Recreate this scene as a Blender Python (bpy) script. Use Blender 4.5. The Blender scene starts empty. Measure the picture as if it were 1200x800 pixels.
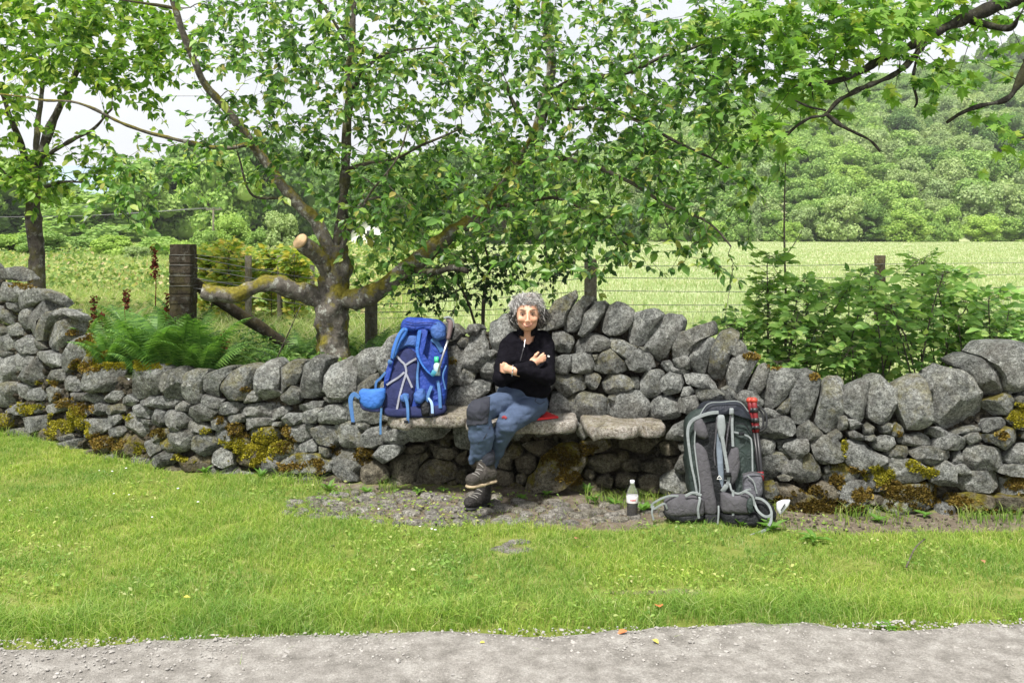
import bpy, math, random
import numpy as np
from mathutils import Vector, Matrix
random.seed(7); rng = np.random.default_rng(7)
SC = bpy.context.scene
COL = SC.collection
R = math.radians

# ---------------------------------------------------------------- camera, sky, sun, exposure
F = 1050.0; HC = 1.62; HOR = 275.0
cd = bpy.data.cameras.new('camera'); cam = bpy.data.objects.new('camera', cd); COL.objects.link(cam)
cam.location = (0, 0, HC); cam.rotation_euler = (R(90), 0, 0)
cd.sensor_width = 36; cd.lens = F / 1200 * 36; cd.shift_y = -(400 - HOR) / 1200; cd.clip_end = 5000; cd.clip_start = 0.05
SC.camera = cam
SUN_EL, SUN_AZ = 62, -25          # azimuth: degrees to the left behind the camera
W = bpy.data.worlds.new('World'); SC.world = W; W.use_nodes = True
wn = W.node_tree; wn.nodes.clear()
sky = wn.nodes.new('ShaderNodeTexSky'); sky.sky_type = 'NISHITA'; sky.sun_disc = False
sky.sun_elevation = R(SUN_EL); sky.sun_rotation = R(180 + SUN_AZ); sky.air_density = 1.0; sky.dust_density = 3.0
tc = wn.nodes.new('ShaderNodeTexCoord'); nz = wn.nodes.new('ShaderNodeTexNoise'); nz.inputs['Scale'].default_value = 2.2; nz.inputs['Detail'].default_value = 6
cr = wn.nodes.new('ShaderNodeValToRGB'); cr.color_ramp.elements[0].position = .3; cr.color_ramp.elements[0].color = (10.5, 10.9, 11.6, 1)
cr.color_ramp.elements[1].position = .72; cr.color_ramp.elements[1].color = (13.6, 13.6, 13.8, 1)
mx = wn.nodes.new('ShaderNodeMix'); mx.data_type = 'RGBA'; mx.inputs[0].default_value = .82
bg = wn.nodes.new('ShaderNodeBackground'); bg.inputs['Strength'].default_value = 0.056
wo = wn.nodes.new('ShaderNodeOutputWorld')
wn.links.new(tc.outputs['Generated'], nz.inputs['Vector']); wn.links.new(nz.outputs['Fac'], cr.inputs['Fac'])
wn.links.new(sky.outputs['Color'], mx.inputs[6]); wn.links.new(cr.outputs['Color'], mx.inputs[7])
wn.links.new(mx.outputs[2], bg.inputs['Color']); wn.links.new(bg.outputs[0], wo.inputs['Surface'])
sd = bpy.data.lights.new('sun', 'SUN'); sd.energy = 4.5; sd.angle = R(7); sd.color = (1, .96, .9)
so = bpy.data.objects.new('sun', sd); COL.objects.link(so)
so.rotation_euler = (R(90 - SUN_EL), 0, R(SUN_AZ))
SC.view_settings.view_transform = 'Standard'; SC.view_settings.look = 'None'
SC.view_settings.exposure = 0.8; SC.view_settings.gamma = 1
SC.cycles.use_denoising = True
SC.cycles.max_bounces = 6; SC.cycles.diffuse_bounces = 3; SC.cycles.glossy_bounces = 2
SC.cycles.transmission_bounces = 6; SC.cycles.transparent_max_bounces = 8

def at(px, py, Y): return np.array([(px - 600) / F * Y, Y, HC - (py - HOR) / F * Y])

# ---------------------------------------------------------------- helpers
def vnoise(P, scale=1.0, seed=0):
    P = np.asarray(P, dtype=np.float64) * scale + seed * 17.31
    i = np.floor(P).astype(np.int64); f = P - i; f = f * f * (3 - 2 * f)
    def h(a, b, c):
        n = (a * 73856093) ^ (b * 19349663) ^ (c * 83492791)
        n = (n ^ (n >> 13)) * 1274126177 & 0x7fffffff
        return ((n ^ (n >> 16)) & 0xffff) / 32767.5 - 1
    x, y, z = i[..., 0], i[..., 1], i[..., 2]; u, v, w = f[..., 0], f[..., 1], f[..., 2]
    r = 0
    for a in (0, 1):
        for b in (0, 1):
            for c in (0, 1):
                r = r + h(x + a, y + b, z + c) * (u if a else 1 - u) * (v if b else 1 - v) * (w if c else 1 - w)
    return r

def mesh(name, V, Fs, smooth=True, attrs=None):
    """V (n,3); Fs: list of int arrays (m,k)"""
    me = bpy.data.meshes.new(name)
    V = np.asarray(V, dtype=np.float32)
    if not isinstance(Fs, list): Fs = [Fs]
    Fs = [np.asarray(f, dtype=np.int32) for f in Fs if len(f)]
    me.vertices.add(len(V)); me.vertices.foreach_set('co', V.ravel())
    nl = sum(f.size for f in Fs); npoly = sum(len(f) for f in Fs)
    me.loops.add(nl); me.polygons.add(npoly)
    me.loops.foreach_set('vertex_index', np.concatenate([f.ravel() for f in Fs]))
    st, o = [], 0
    for f in Fs:
        st.append(o + np.arange(len(f)) * f.shape[1]); o += f.size
    me.polygons.foreach_set('loop_start', np.concatenate(st).astype(np.int32))
    if attrs:
        for k, a in attrs.items():
            at_ = me.attributes.new(k, 'FLOAT', 'POINT'); at_.data.foreach_set('value', np.asarray(a, dtype=np.float32))
    me.update(calc_edges=True)
    me.polygons.foreach_set('use_smooth', np.full(npoly, smooth))
    return me

def link(name, me, mat=None, parent=None, loc=None):
    o = bpy.data.objects.new(name, me)
    if mat is not None and me is not None and len(me.materials) == 0: me.materials.append(mat)
    COL.objects.link(o)
    if loc is not None: o.location = loc
    if parent is not None: o.parent = parent
    return o

def obj(name, V, Fs, mat, parent=None, smooth=True, attrs=None, origin=True, **kw):
    V = np.asarray(V, dtype=np.float64)
    pl = np.array(parent.location) if parent is not None else np.zeros(3)
    if parent is not None and parent.parent is not None: pl = pl + np.array(parent.parent.location)
    c = V.mean(0) if origin else pl.copy()
    me = mesh(name, V - c, Fs, smooth, attrs)
    o = link(name, me, mat, parent, c - pl)
    for k, v in kw.items(): o[k] = v
    return o

def thing(name, label, cat, loc, group=None):
    o = bpy.data.objects.new(name, None); COL.objects.link(o); o.location = [float(v) for v in loc]
    o.empty_display_size = .1
    o['label'] = label; o['category'] = cat
    if group: o['group'] = group
    return o
def tag(o, label, cat, group=None, kind=None):
    o['label'] = label; o['category'] = cat
    if group: o['group'] = group
    if kind: o['kind'] = kind
    return o

def spline(P, n):
    P = np.asarray(P, dtype=float)
    Q = np.vstack([2 * P[0] - P[1], P, 2 * P[-1] - P[-2]])
    t = np.linspace(0, len(P) - 1 - 1e-6, n); i = t.astype(int); u = (t - i)[:, None]
    a, b, c, d = Q[i], Q[i + 1], Q[i + 2], Q[i + 3]
    return .5 * (2 * b + (c - a) * u + (2 * a - 5 * b + 4 * c - d) * u ** 2 + (3 * b - a - 3 * c + d) * u ** 3)

def frames(P):
    T = np.gradient(P, axis=0); T /= np.linalg.norm(T, axis=1)[:, None] + 1e-12
    up = np.array([0, 0, 1.]) if abs(T[0, 2]) < .9 else np.array([1., 0, 0])
    N = np.zeros_like(P); n = np.cross(T[0], up); n /= np.linalg.norm(n)
    for i in range(len(P)):
        n = n - T[i] * np.dot(n, T[i]); n /= np.linalg.norm(n) + 1e-12; N[i] = n
    return T, N, np.cross(T, N)

def tube(P, rad, sides=10, rough=0., seed=0, cap=True):
    P = np.asarray(P); rad = np.asarray(rad, dtype=float)
    T, N, B = frames(P); n = len(P)
    a = np.arange(sides) / sides * 2 * np.pi
    D = N[:, None] * np.cos(a)[None, :, None] + B[:, None] * np.sin(a)[None, :, None]
    V = P[:, None] + D * rad[:, None, None]
    if rough:
        V = V + D * (rough * rad[:, None] * (vnoise(V, 9, seed) + .6 * vnoise(V, 23, seed + 3)))[..., None]
    V = V.reshape(-1, 3)
    i = np.arange(n - 1)[:, None] * sides; j = np.arange(sides)[None]; k = (j + 1) % sides
    Fq = np.stack([i + j, i + k, i + sides + k, i + sides + j], -1).reshape(-1, 4)
    out = [Fq]
    if cap:
        V = np.vstack([V, P[0], P[-1]]); c0, c1 = n * sides, n * sides + 1
        jj = np.arange(sides); kk = (jj + 1) % sides
        out.append(np.stack([kk, jj, np.full(sides, c0)], -1))
        b = (n - 1) * sides
        out.append(np.stack([b + jj, b + kk, np.full(sides, c1)], -1))
    return V, out

class MB:
    def __init__(s): s.V = []; s.F = {}; s.n = 0
    def add(s, V, Fs):
        if not isinstance(Fs, list): Fs = [Fs]
        for f in Fs:
            f = np.asarray(f)
            if len(f): s.F.setdefault(f.shape[1], []).append(f + s.n)
        s.V.append(np.asarray(V, dtype=float)); s.n += len(V); return s
    def get(s): return np.vstack(s.V), [np.vstack(f) for f in s.F.values()]
    def build(s, name, mat, parent=None, **kw):
        V, Fs = s.get(); return obj(name, V, Fs, mat, parent, **kw)

def ribbon(P, width, thick, normal, n=None):
    """strap: box section swept along P, wide side across the path, facing `normal`"""
    P = np.asarray(P, dtype=float); P = spline(P, n or max(8, len(P) * 5))
    T = np.gradient(P, axis=0); T /= np.linalg.norm(T, axis=1)[:, None] + 1e-9
    nr = np.asarray(normal, dtype=float); nr = np.broadcast_to(nr, P.shape)
    S = np.cross(T, nr); S /= np.linalg.norm(S, axis=1)[:, None] + 1e-9
    Nn = np.cross(S, T)
    w = np.asarray(width, dtype=float); w = np.interp(np.linspace(0, 1, len(P)), np.linspace(0, 1, w.size), w.ravel()) if w.size > 1 else np.full(len(P), float(w))
    w = w[:, None] / 2; h = thick / 2
    V = np.stack([P - S * w - Nn * h * .4, P - S * w * .8 + Nn * h, P + S * w * .8 + Nn * h, P + S * w - Nn * h * .4, P + S * w * .8 - Nn * h, P - S * w * .8 - Nn * h], 1).reshape(-1, 3)
    i = np.arange(len(P) - 1)[:, None] * 6; j = np.arange(6)[None]; k = (j + 1) % 6
    Fq = np.stack([i + j, i + k, i + 6 + k, i + 6 + j], -1).reshape(-1, 4)
    e = (len(P) - 1) * 6
    return V, [Fq, np.array([[5, 4, 3, 2, 1, 0], [e, e + 1, e + 2, e + 3, e + 4, e + 5]])]

def boxmesh(c, half, Rm=None, bev=.15):
    """box with chamfered edges: 24 verts"""
    hx, hy, hz = half; b = min(half) * bev; V = []; idx = {}
    for sx in (-1, 1):
        for sy in (-1, 1):
            for sz in (-1, 1):
                for ax in range(3):
                    p = [sx * (hx - b), sy * (hy - b), sz * (hz - b)]; p[ax] = (sx * hx, sy * hy, sz * hz)[ax]
                    idx[sx, sy, sz, ax] = len(V); V.append(p)
    f4, f3 = [], []
    def q(l, out, o):
        pts = np.array([V[i] for i in l]); n = np.cross(pts[1] - pts[0], pts[2] - pts[1])
        if np.dot(n, o) < 0: l = l[::-1]
        out.append(l)
    for ax in range(3):
        a, b2 = [k for k in range(3) if k != ax]
        for s in (-1, 1):
            l = []
            for (u, v) in ((-1, -1), (1, -1), (1, 1), (-1, 1)):
                g = [0, 0, 0]; g[ax] = s; g[a] = u; g[b2] = v; l.append(idx[g[0], g[1], g[2], ax])
            o = np.zeros(3); o[ax] = s; q(l, f4, o)
        for u in (-1, 1):
            for v in (-1, 1):
                l = []
                for (s, m) in ((-1, a), (1, a), (1, b2), (-1, b2)):
                    g = [0, 0, 0]; g[ax] = s; g[a] = u; g[b2] = v; l.append(idx[g[0], g[1], g[2], m])
                o = np.zeros(3); o[a] = u; o[b2] = v; q(l, f4, o)
    for sx in (-1, 1):
        for sy in (-1, 1):
            for sz in (-1, 1): q([idx[sx, sy, sz, k] for k in range(3)], f3, np.array([sx, sy, sz]))
    V = np.array(V)
    if Rm is not None: V = V @ np.asarray(Rm).T
    return V + np.asarray(c), [np.array(f4), np.array(f3)]

def loft(outline, nrm, rings, M=28, jit=0., cuts=0, rough=0., seed=0, cutk=.8, chaikin=1, rfreq=14, ck=.14):
    """closed solid whose silhouette is `outline` (world pts); rings: (scale, offset along nrm)"""
    r_ = np.random.default_rng(seed)
    O = np.asarray(outline, dtype=float)
    for _ in range(chaikin):
        Nx = np.roll(O, -1, 0); O = np.stack([(1 - ck) * O + ck * Nx, ck * O + (1 - ck) * Nx], 1).reshape(-1, 3)
    d = np.linalg.norm(np.roll(O, -1, 0) - O, axis=1); s = np.concatenate([[0], np.cumsum(d)]); OO = np.vstack([O, O[:1]])
    t = np.linspace(0, s[-1], M, endpoint=False)
    P = np.stack([np.interp(t, s, OO[:, k]) for k in range(3)], 1)
    c = P.mean(0); nrm = np.asarray(nrm, dtype=float); nrm = nrm / np.linalg.norm(nrm)
    size = np.sqrt(((P - c) ** 2).sum(1).mean())
    if jit: P = P + (P - c) * (jit * vnoise(P, 18, seed))[:, None]
    Vs = [c[None] + nrm * rings[0][1]]
    for (sc, off) in rings[1:-1]: Vs.append(c + (P - c) * sc + nrm * off)
    Vs.append(c[None] + nrm * rings[-1][1])
    V = np.vstack(Vs)
    if cuts:
        tx = np.cross(nrm, [0, 0, 1]); tx /= np.linalg.norm(tx); ty = np.cross(tx, nrm)
        b = rings[0][1]
        for q in range(cuts):
            a = r_.uniform(0, 2 * np.pi); ti = r_.uniform(.12, .85)
            n = nrm * math.cos(ti) + (tx * math.cos(a) + ty * math.sin(a)) * math.sin(ti)
            h = (V - c) @ n; lim = h.max() * r_.uniform(cutk, .97)
            ex = np.maximum(h - lim, 0); V = V - n * ex[:, None] * .9
    if rough:
        g = V - c; L = np.linalg.norm(g, axis=1)[:, None] + 1e-9
        V = V + g / L * (rough * size * (vnoise(V, rfreq, seed) + .5 * vnoise(V, rfreq * 2.4, seed + 1)))[:, None]
    nr = len(rings) - 2; Fs = []
    j = np.arange(M); k = (j + 1) % M
    Fs.append(np.stack([np.zeros(M, int), 1 + k, 1 + j], -1))
    last = len(V) - 1; b = 1 + (nr - 1) * M
    Fs.append(np.stack([b + j, b + k, np.full(M, last)], -1))
    i = 1 + np.arange(nr - 1)[:, None] * M
    Fs.append(np.stack([i + j, i + k, i + M + k, i + M + j], -1).reshape(-1, 4))
    # orientation
    if np.dot(np.cross(V[1 + k[0]] - V[0], V[1] - V[0]), nrm) < 0: Fs = [f[:, ::-1] for f in Fs]
    return V, Fs

# ---------------------------------------------------------------- implicit surfaces (for the person, boots, soft bags)
class Field:
    def __init__(s, lo, hi, h):
        s.lo = np.array(lo, float); s.h = h; s.n = np.ceil((np.array(hi) - s.lo) / h).astype(int) + 1
        s.ax = [s.lo[k] + np.arange(s.n[k]) * h for k in range(3)]
        s.D = np.full(s.n, 1.0, np.float32)
    def sl(s, lo, hi, pad):
        r = []
        for k in range(3):
            a = int(max(0, math.floor((lo[k] - pad - s.lo[k]) / s.h))); b = int(min(s.n[k], math.ceil((hi[k] + pad - s.lo[k]) / s.h) + 1)); r.append(slice(a, max(a, b)))
        return tuple(r)
    def pts(s, S): return np.stack(np.meshgrid(s.ax[0][S[0]], s.ax[1][S[1]], s.ax[2][S[2]], indexing='ij'), -1)
    def put(s, S, d, k, sub):
        A = s.D[S]
        if sub:
            d = -d; h = np.clip(.5 - .5 * (d - A) / k, 0, 1); s.D[S] = d * (1 - h) + A * h + k * h * (1 - h)
        else:
            h = np.clip(.5 + .5 * (d - A) / k, 0, 1); s.D[S] = d * (1 - h) + A * h - k * h * (1 - h)
    def cap(s, a, b, ra, rb=None, k=.015, sub=False, flat=None):
        a = np.array(a, float); b = np.array(b, float); rb = ra if rb is None else rb; m = max(ra, rb)
        S = s.sl(np.minimum(a, b) - m, np.maximum(a, b) + m, k * 2 + .03); P = s.pts(S); ab = b - a
        t = np.clip(((P - a) @ ab) / max(ab @ ab, 1e-9), 0, 1)
        q = P - a - t[..., None] * ab
        if flat is not None:  # flat=(axis vector, factor>1 squeezes along it)
            f = np.asarray(flat[0], float); f = f / np.linalg.norm(f); q = q + (q @ f)[..., None] * f * (flat[1] - 1)
        s.put(S, np.linalg.norm(q, axis=-1) - (ra + (rb - ra) * t), k, sub); return s
    def chain(s, pts, rads, k=.015):
        for i in range(len(pts) - 1): s.cap(pts[i], pts[i + 1], rads[i], rads[i + 1], k)
        return s
    def ell(s, c, r, k=.015, Rm=None, sub=False):
        c = np.array(c, float); r = np.array(r, float); m = r.max()
        S = s.sl(c - m, c + m, k * 2 + .02); q = s.pts(S) - c
        if Rm is not None: q = q @ np.asarray(Rm)
        k0 = np.linalg.norm(q / r, axis=-1); k1 = np.linalg.norm(q / (r * r), axis=-1) + 1e-9
        s.put(S, k0 * (k0 - 1) / k1, k, sub); return s
    def box(s, c, half, rd, k=.01, Rm=None, sub=False):
        c = np.array(c, float); half = np.array(half, float); m = np.linalg.norm(half)
        S = s.sl(c - m, c + m, k * 2 + .02); q = s.pts(S) - c
        if Rm is not None: q = q @ np.asarray(Rm)
        q = np.abs(q) - (half - rd)
        s.put(S, np.linalg.norm(np.maximum(q, 0), axis=-1) + np.minimum(q.max(-1), 0) - rd, k, sub); return s
    def wrinkle(s, amp, sc, seed=0, stretch=(1, 1, 1)):
        P = s.pts((slice(None),) * 3) * np.array(stretch)
        near = np.abs(s.D) < .03
        if near.any():
            Q = P[near]; s.D[near] += amp * (1 - np.abs(vnoise(Q, sc, seed)) * 2) + amp * .5 * vnoise(Q, sc * 2.3, seed + 5)
        return s
    def mesh(s):
        D = s.D; ins = D < 0
        nx, ny, nz = s.n
        c = ins[:-1, :-1, :-1].astype(np.int8); cnt = np.zeros((nx - 1, ny - 1, nz - 1), np.int8)
        for a in (0, 1):
            for b in (0, 1):
                for e in (0, 1): cnt += ins[a:nx - 1 + a, b:ny - 1 + b, e:nz - 1 + e]
        act = (cnt > 0) & (cnt < 8); I = np.argwhere(act)
        ids = np.full(act.shape, -1, np.int64); ids[act] = np.arange(len(I))
        acc = np.zeros((len(I), 3)); w = np.zeros(len(I))
        for ax in range(3):
            o = [k for k in range(3) if k != ax]
            for u in (0, 1):
                for v in (0, 1):
                    p = I.copy(); p[:, o[0]] += u; p[:, o[1]] += v; q = p.copy(); q[:, ax] += 1
                    a = D[tuple(p.T)]; b = D[tuple(q.T)]; m = (a < 0) != (b < 0)
                    t = np.where(m, a / np.where(m, a - b, 1), 0)
                    pt = p.astype(float); pt[:, ax] += t
                    acc += pt * m[:, None]; w += m
        V = s.lo + acc / w[:, None] * s.h
        Fs = []
        for ax in range(3):
            o = [(ax + 1) % 3, (ax + 2) % 3]
            A = np.take(ins, range(0, s.n[ax] - 1), ax); B = np.take(ins, range(1, s.n[ax]), ax)
            E = np.argwhere(A != B); E = E[(E[:, o[0]] > 0) & (E[:, o[1]] > 0) & (E[:, o[0]] < s.n[o[0]] - 1) & (E[:, o[1]] < s.n[o[1]] - 1)]
            if not len(E): continue
            def g(du, dv):
                e = E.copy(); e[:, o[0]] += du; e[:, o[1]] += dv; return ids[tuple(e.T)]
            q = np.stack([g(-1, -1), g(0, -1), g(0, 0), g(-1, 0)], -1)
            fl = ~ins[tuple(E.T)]; q[fl] = q[fl][:, ::-1]; Fs.append(q)
        return V, np.vstack(Fs)

def sub_patch(V, Fq, mask_fn, off):
    """faces of a skin whose centre passes mask_fn, lifted by off along vertex normals (a sewn-on patch)"""
    C = V[Fq].mean(1); keep = Fq[mask_fn(C)]
    N = np.zeros_like(V); fn = np.cross(V[Fq[:, 2]] - V[Fq[:, 0]], V[Fq[:, 3]] - V[Fq[:, 1]])
    for k in range(4): np.add.at(N, Fq[:, k], fn)
    N /= np.linalg.norm(N, axis=1)[:, None] + 1e-12
    u, inv = np.unique(keep, return_inverse=True); inv = inv.reshape(keep.shape)
    A = V[u] + N[u] * off; Bk = V[u] - N[u] * .002; n = len(u)
    Fs = [inv, inv[:, ::-1] + n]
    e = np.concatenate([inv[:, [k, (k + 1) % 4]] for k in range(4)]); es = set(map(tuple, e.tolist()))
    bd = np.array([x for x in es if (x[1], x[0]) not in es])
    if len(bd): Fs.append(np.stack([bd[:, 1], bd[:, 0], bd[:, 0] + n, bd[:, 1] + n], -1))
    return np.vstack([A, Bk]), [np.vstack(Fs)]

def inpoly(px, py, poly):
    poly = np.asarray(poly, float); r = np.zeros(np.shape(px), bool); n = len(poly)
    for i in range(n):
        x0, y0 = poly[i]; x1, y1 = poly[(i + 1) % n]
        c = ((y0 > py) != (y1 > py)) & (px < (x1 - x0) * (py - y0) / (y1 - y0 + 1e-12) + x0); r ^= c
    return r
def proj(P): return 600 + P[..., 0] / P[..., 1] * F, HOR - (P[..., 2] - HC) / P[..., 1] * F

# ---------------------------------------------------------------- materials
class NT:
    def __init__(s, name):
        s.m = bpy.data.materials.new(name); s.m.use_nodes = True; s.t = s.m.node_tree; s.t.nodes.clear()
        s.out = s.t.nodes.new('ShaderNodeOutputMaterial'); s.b = s.t.nodes.new('ShaderNodeBsdfPrincipled')
        s.t.links.new(s.b.outputs[0], s.out.inputs['Surface']); s.geo = s.n('NewGeometry')
    def n(s, t, **kw):
        x = s.t.nodes.new('ShaderNode' + t)
        for k, v in kw.items(): setattr(x, k, v)
        return x
    def l(s, a, b): s.t.links.new(a, b)
    def noise(s, scale, detail=5, rough=.6, vec=None, dist=0):
        x = s.n('TexNoise'); x.inputs['Scale'].default_value = scale; x.inputs['Detail'].default_value = detail
        x.inputs['Roughness'].default_value = rough; x.inputs['Distortion'].default_value = dist
        s.l(vec if vec is not None else s.geo.outputs['Position'], x.inputs['Vector']); return x.outputs['Fac']
    def ramp(s, fac, stops):
        x = s.n('ValToRGB'); e = x.color_ramp.elements
        while len(e) < len(stops): e.new(.5)
        for q, (p, c) in zip(e, stops): q.position = p; q.color = tuple(c) + (1,) if not np.isscalar(c) else (c, c, c, 1)
        s.l(fac, x.inputs['Fac']); return x.outputs['Color']
    def mix(s, fac, a, b, mode='MIX'):
        x = s.n('Mix', data_type='RGBA', blend_type=mode)
        for v, i in ((fac, 0), (a, 6), (b, 7)):
            if hasattr(v, 'is_linked'): s.l(v, x.inputs[i])
            elif np.isscalar(v): x.inputs[i].default_value = v if i == 0 else (v, v, v, 1)
            else: x.inputs[i].default_value = tuple(v) + (1,)
        return x.outputs[2]
    def math(s, op, a, b=0., c=None, clamp=False):
        x = s.n('Math', operation=op, use_clamp=clamp)
        for i, v in enumerate((a, b, c)):
            if v is None: continue
            if hasattr(v, 'is_linked'): s.l(v, x.inputs[i])
            else: x.inputs[i].default_value = v
        return x.outputs[0]
    def bump(s, h, strength=.5, dist=.01, prev=None):
        x = s.n('Bump'); x.inputs['Strength'].default_value = strength; x.inputs['Distance'].default_value = dist
        s.l(h, x.inputs['Height'])
        if prev is not None: s.l(prev, x.inputs['Normal'])
        return x.outputs[0]
    def fin(s, col, rough=.8, nrm=None, spec=.3):
        if hasattr(col, 'is_linked'): s.l(col, s.b.inputs['Base Color'])
        else: s.b.inputs['Base Color'].default_value = tuple(col) + (1,)
        if hasattr(rough, 'is_linked'): s.l(rough, s.b.inputs['Roughness'])
        else: s.b.inputs['Roughness'].default_value = rough
        s.b.inputs['Specular IOR Level'].default_value = spec
        if nrm is not None: s.l(nrm, s.b.inputs['Normal'])
        return s.m

def stone_mat(name, dark, light, lichen=.5, brown=0.):
    s = NT(name); oi = s.n('ObjectInfo')
    a = s.ramp(s.noise(9, 8, .65), [(.3, dark), (.72, light)])
    g = s.noise(160, 3, .7); a = s.mix(.8, a, s.ramp(g, [(.3, .15), (.7, .85)]), 'OVERLAY')
    a = s.mix(.6, a, s.ramp(s.noise(42, 7, .75), [(.38, .08), (.62, .92)]), 'OVERLAY')
    br = s.ramp(oi.outputs['Random'], [(0, .72), (1, 1.22)]); a = s.mix(1, a, br, 'MULTIPLY')
    wb = s.ramp(s.noise(5, 4, .6), [(.45, 0.), (.7, 1.)])
    a = s.mix(s.math('MULTIPLY', wb, .3 + brown), a, (.17, .135, .09))
    v = s.n('TexVoronoi'); v.inputs['Scale'].default_value = 26; s.l(s.geo.outputs['Position'], v.inputs['Vector'])
    vv = s.math('ADD', v.outputs['Distance'], s.math('MULTIPLY', s.math('SUBTRACT', s.noise(90, 3), .5), .5))
    sp = s.ramp(vv, [(.12, 1.), (.24, 0.)]); sel = s.ramp(s.noise(6.5, 3), [(.5, 0.), (.62, 1.)])
    a = s.mix(s.math('MULTIPLY', s.math('MULTIPLY', sp, sel), lichen), a, (.52, .53, .48))
    li = s.ramp(s.noise(20, 6, .75), [(.56, 0.), (.66, 1.)]); a = s.mix(s.math('MULTIPLY', li, .28 * lichen), a, (.42, .43, .38))
    at_ = s.n('Attribute', attribute_name='moss', attribute_type='OBJECT')
    sn = s.n('SeparateXYZ'); s.l(s.geo.outputs['Normal'], sn.inputs[0])
    mz = s.math('ADD', s.math('MULTIPLY', sn.outputs['Z'], .14), s.noise(13, 6, .7))
    mm = s.math('MULTIPLY', s.ramp(mz, [(.5, 0.), (.62, 1.)]), at_.outputs['Fac'])
    mc = s.ramp(s.noise(30, 4), [(.3, (.10, .075, .012)), (.5, (.19, .16, .02)), (.7, (.30, .27, .03))])
    a = s.mix(mm, a, mc)
    vb = s.n('TexVoronoi', feature='F1'); vb.inputs['Scale'].default_value = 21; vb.inputs['Randomness'].default_value = 1
    wp = s.n('VectorMath', operation='MULTIPLY_ADD'); nc = s.n('TexNoise'); nc.inputs['Scale'].default_value = 30; s.l(s.geo.outputs['Position'], nc.inputs['Vector'])
    s.l(nc.outputs['Color'], wp.inputs[0]); wp.inputs[1].default_value = (.05, .05, .05); s.l(s.geo.outputs['Position'], wp.inputs[2]); s.l(wp.outputs[0], vb.inputs['Vector'])
    h = s.math('ADD', s.math('ADD', s.math('MULTIPLY', s.noise(30, 9, .78), 1.3), s.math('MULTIPLY', vb.outputs['Distance'], .5)), s.math('MULTIPLY', s.noise(150, 4, .7), .45))
    pit = s.ramp(s.noise(75, 5, .75), [(.36, .3), (.48, 1.)]); a = s.mix(.8, a, pit, 'MULTIPLY')
    return s.fin(a, .95, s.bump(h, 1., .035), .15)

def soil_mat(name, cols, sc=6, bump=.02, attr=None, alt=None):
    s = NT(name)
    a = s.ramp(s.noise(sc, 8, .65), [(.3, cols[0]), (.5, cols[1]), (.72, cols[2])])
    if attr:
        b = s.ramp(s.noise(sc * 2.2, 8, .65), [(.3, alt[0]), (.52, alt[1]), (.74, alt[2])])
        at_ = s.n('Attribute', attribute_name=attr); f = s.math('ADD', at_.outputs['Fac'], s.math('MULTIPLY', s.math('SUBTRACT', s.noise(9, 6), .5), .9))
        a = s.mix(s.ramp(f, [(.4, 0.), (.62, 1.)]), a, b)
    a = s.mix(.5, a, s.ramp(s.noise(120, 4, .7), [(.3, .2), (.7, .8)]), 'OVERLAY')
    h = s.math('ADD', s.noise(45, 8, .7), s.math('MULTIPLY', s.noise(180, 3), .4))
    return s.fin(a, .95, s.bump(h, .8, bump), .15)

def leaf_mat(name, stops, trans=.35, rough=.45, spec=.4, objvar=0., hv=(.78, .85, .9), hue=None):
    s = NT(name)
    c = s.ramp(s.geo.outputs['Random Per Island'], stops)
    if objvar:
        oi = s.n('ObjectInfo'); c = s.mix(1, c, s.ramp(oi.outputs['Random'], [(0, (1 - objvar, 1 - objvar * .8, 1 - objvar * .6)), (.5, (1, 1, 1)), (1, (1 + objvar, 1 + objvar * .75, 1))]), 'MULTIPLY')
    c = s.mix(.35 if hv[0] > .7 else .8, c, s.ramp(s.noise(hue or 1.7, 3), [(.34, hv), (.66, (1.2, 1.12, .95))]), 'MULTIPLY')
    s.fin(c, rough, None, spec)
    tr = s.n('BsdfTranslucent'); tcg = s.mix(1, c, (1.15, 1.25, .65), 'MULTIPLY'); s.l(tcg, tr.inputs['Color'])
    ms = s.n('MixShader'); ms.inputs[0].default_value = trans
    s.l(s.b.outputs[0], ms.inputs[1]); s.l(tr.outputs[0], ms.inputs[2]); s.l(ms.outputs[0], s.out.inputs['Surface'])
    return s.m

def bark_mat(name, dark, light, moss=.5, lich=.4, mosscol=(.16, .15, .02)):
    s = NT(name); mp = s.n('Mapping'); s.l(s.geo.outputs['Position'], mp.inputs[0]); mp.inputs['Scale'].default_value = (1, 1, .6)
    a = s.ramp(s.noise(28, 8, .7, mp.outputs[0]), [(.3, dark), (.7, light)])
    l_ = s.ramp(s.noise(17, 5, .7), [(.55, 0.), (.62, 1.)]); a = s.mix(s.math('MULTIPLY', l_, lich), a, (.42, .43, .38))
    sn = s.n('SeparateXYZ'); s.l(s.geo.outputs['Normal'], sn.inputs[0])
    mz = s.math('ADD', s.math('MULTIPLY', sn.outputs['Z'], .13), s.noise(6, 6, .65))
    a = s.mix(s.math('MULTIPLY', s.ramp(mz, [(.5, 0.), (.6, 1.)]), moss), a, s.ramp(s.noise(40, 4), [(.3, tuple(.5 * x for x in mosscol)), (.7, tuple(1.5 * x for x in mosscol))]))
    return s.fin(a, .95, s.bump(s.noise(50, 8, .75, mp.outputs[0]), 1, .02), .15)

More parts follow.
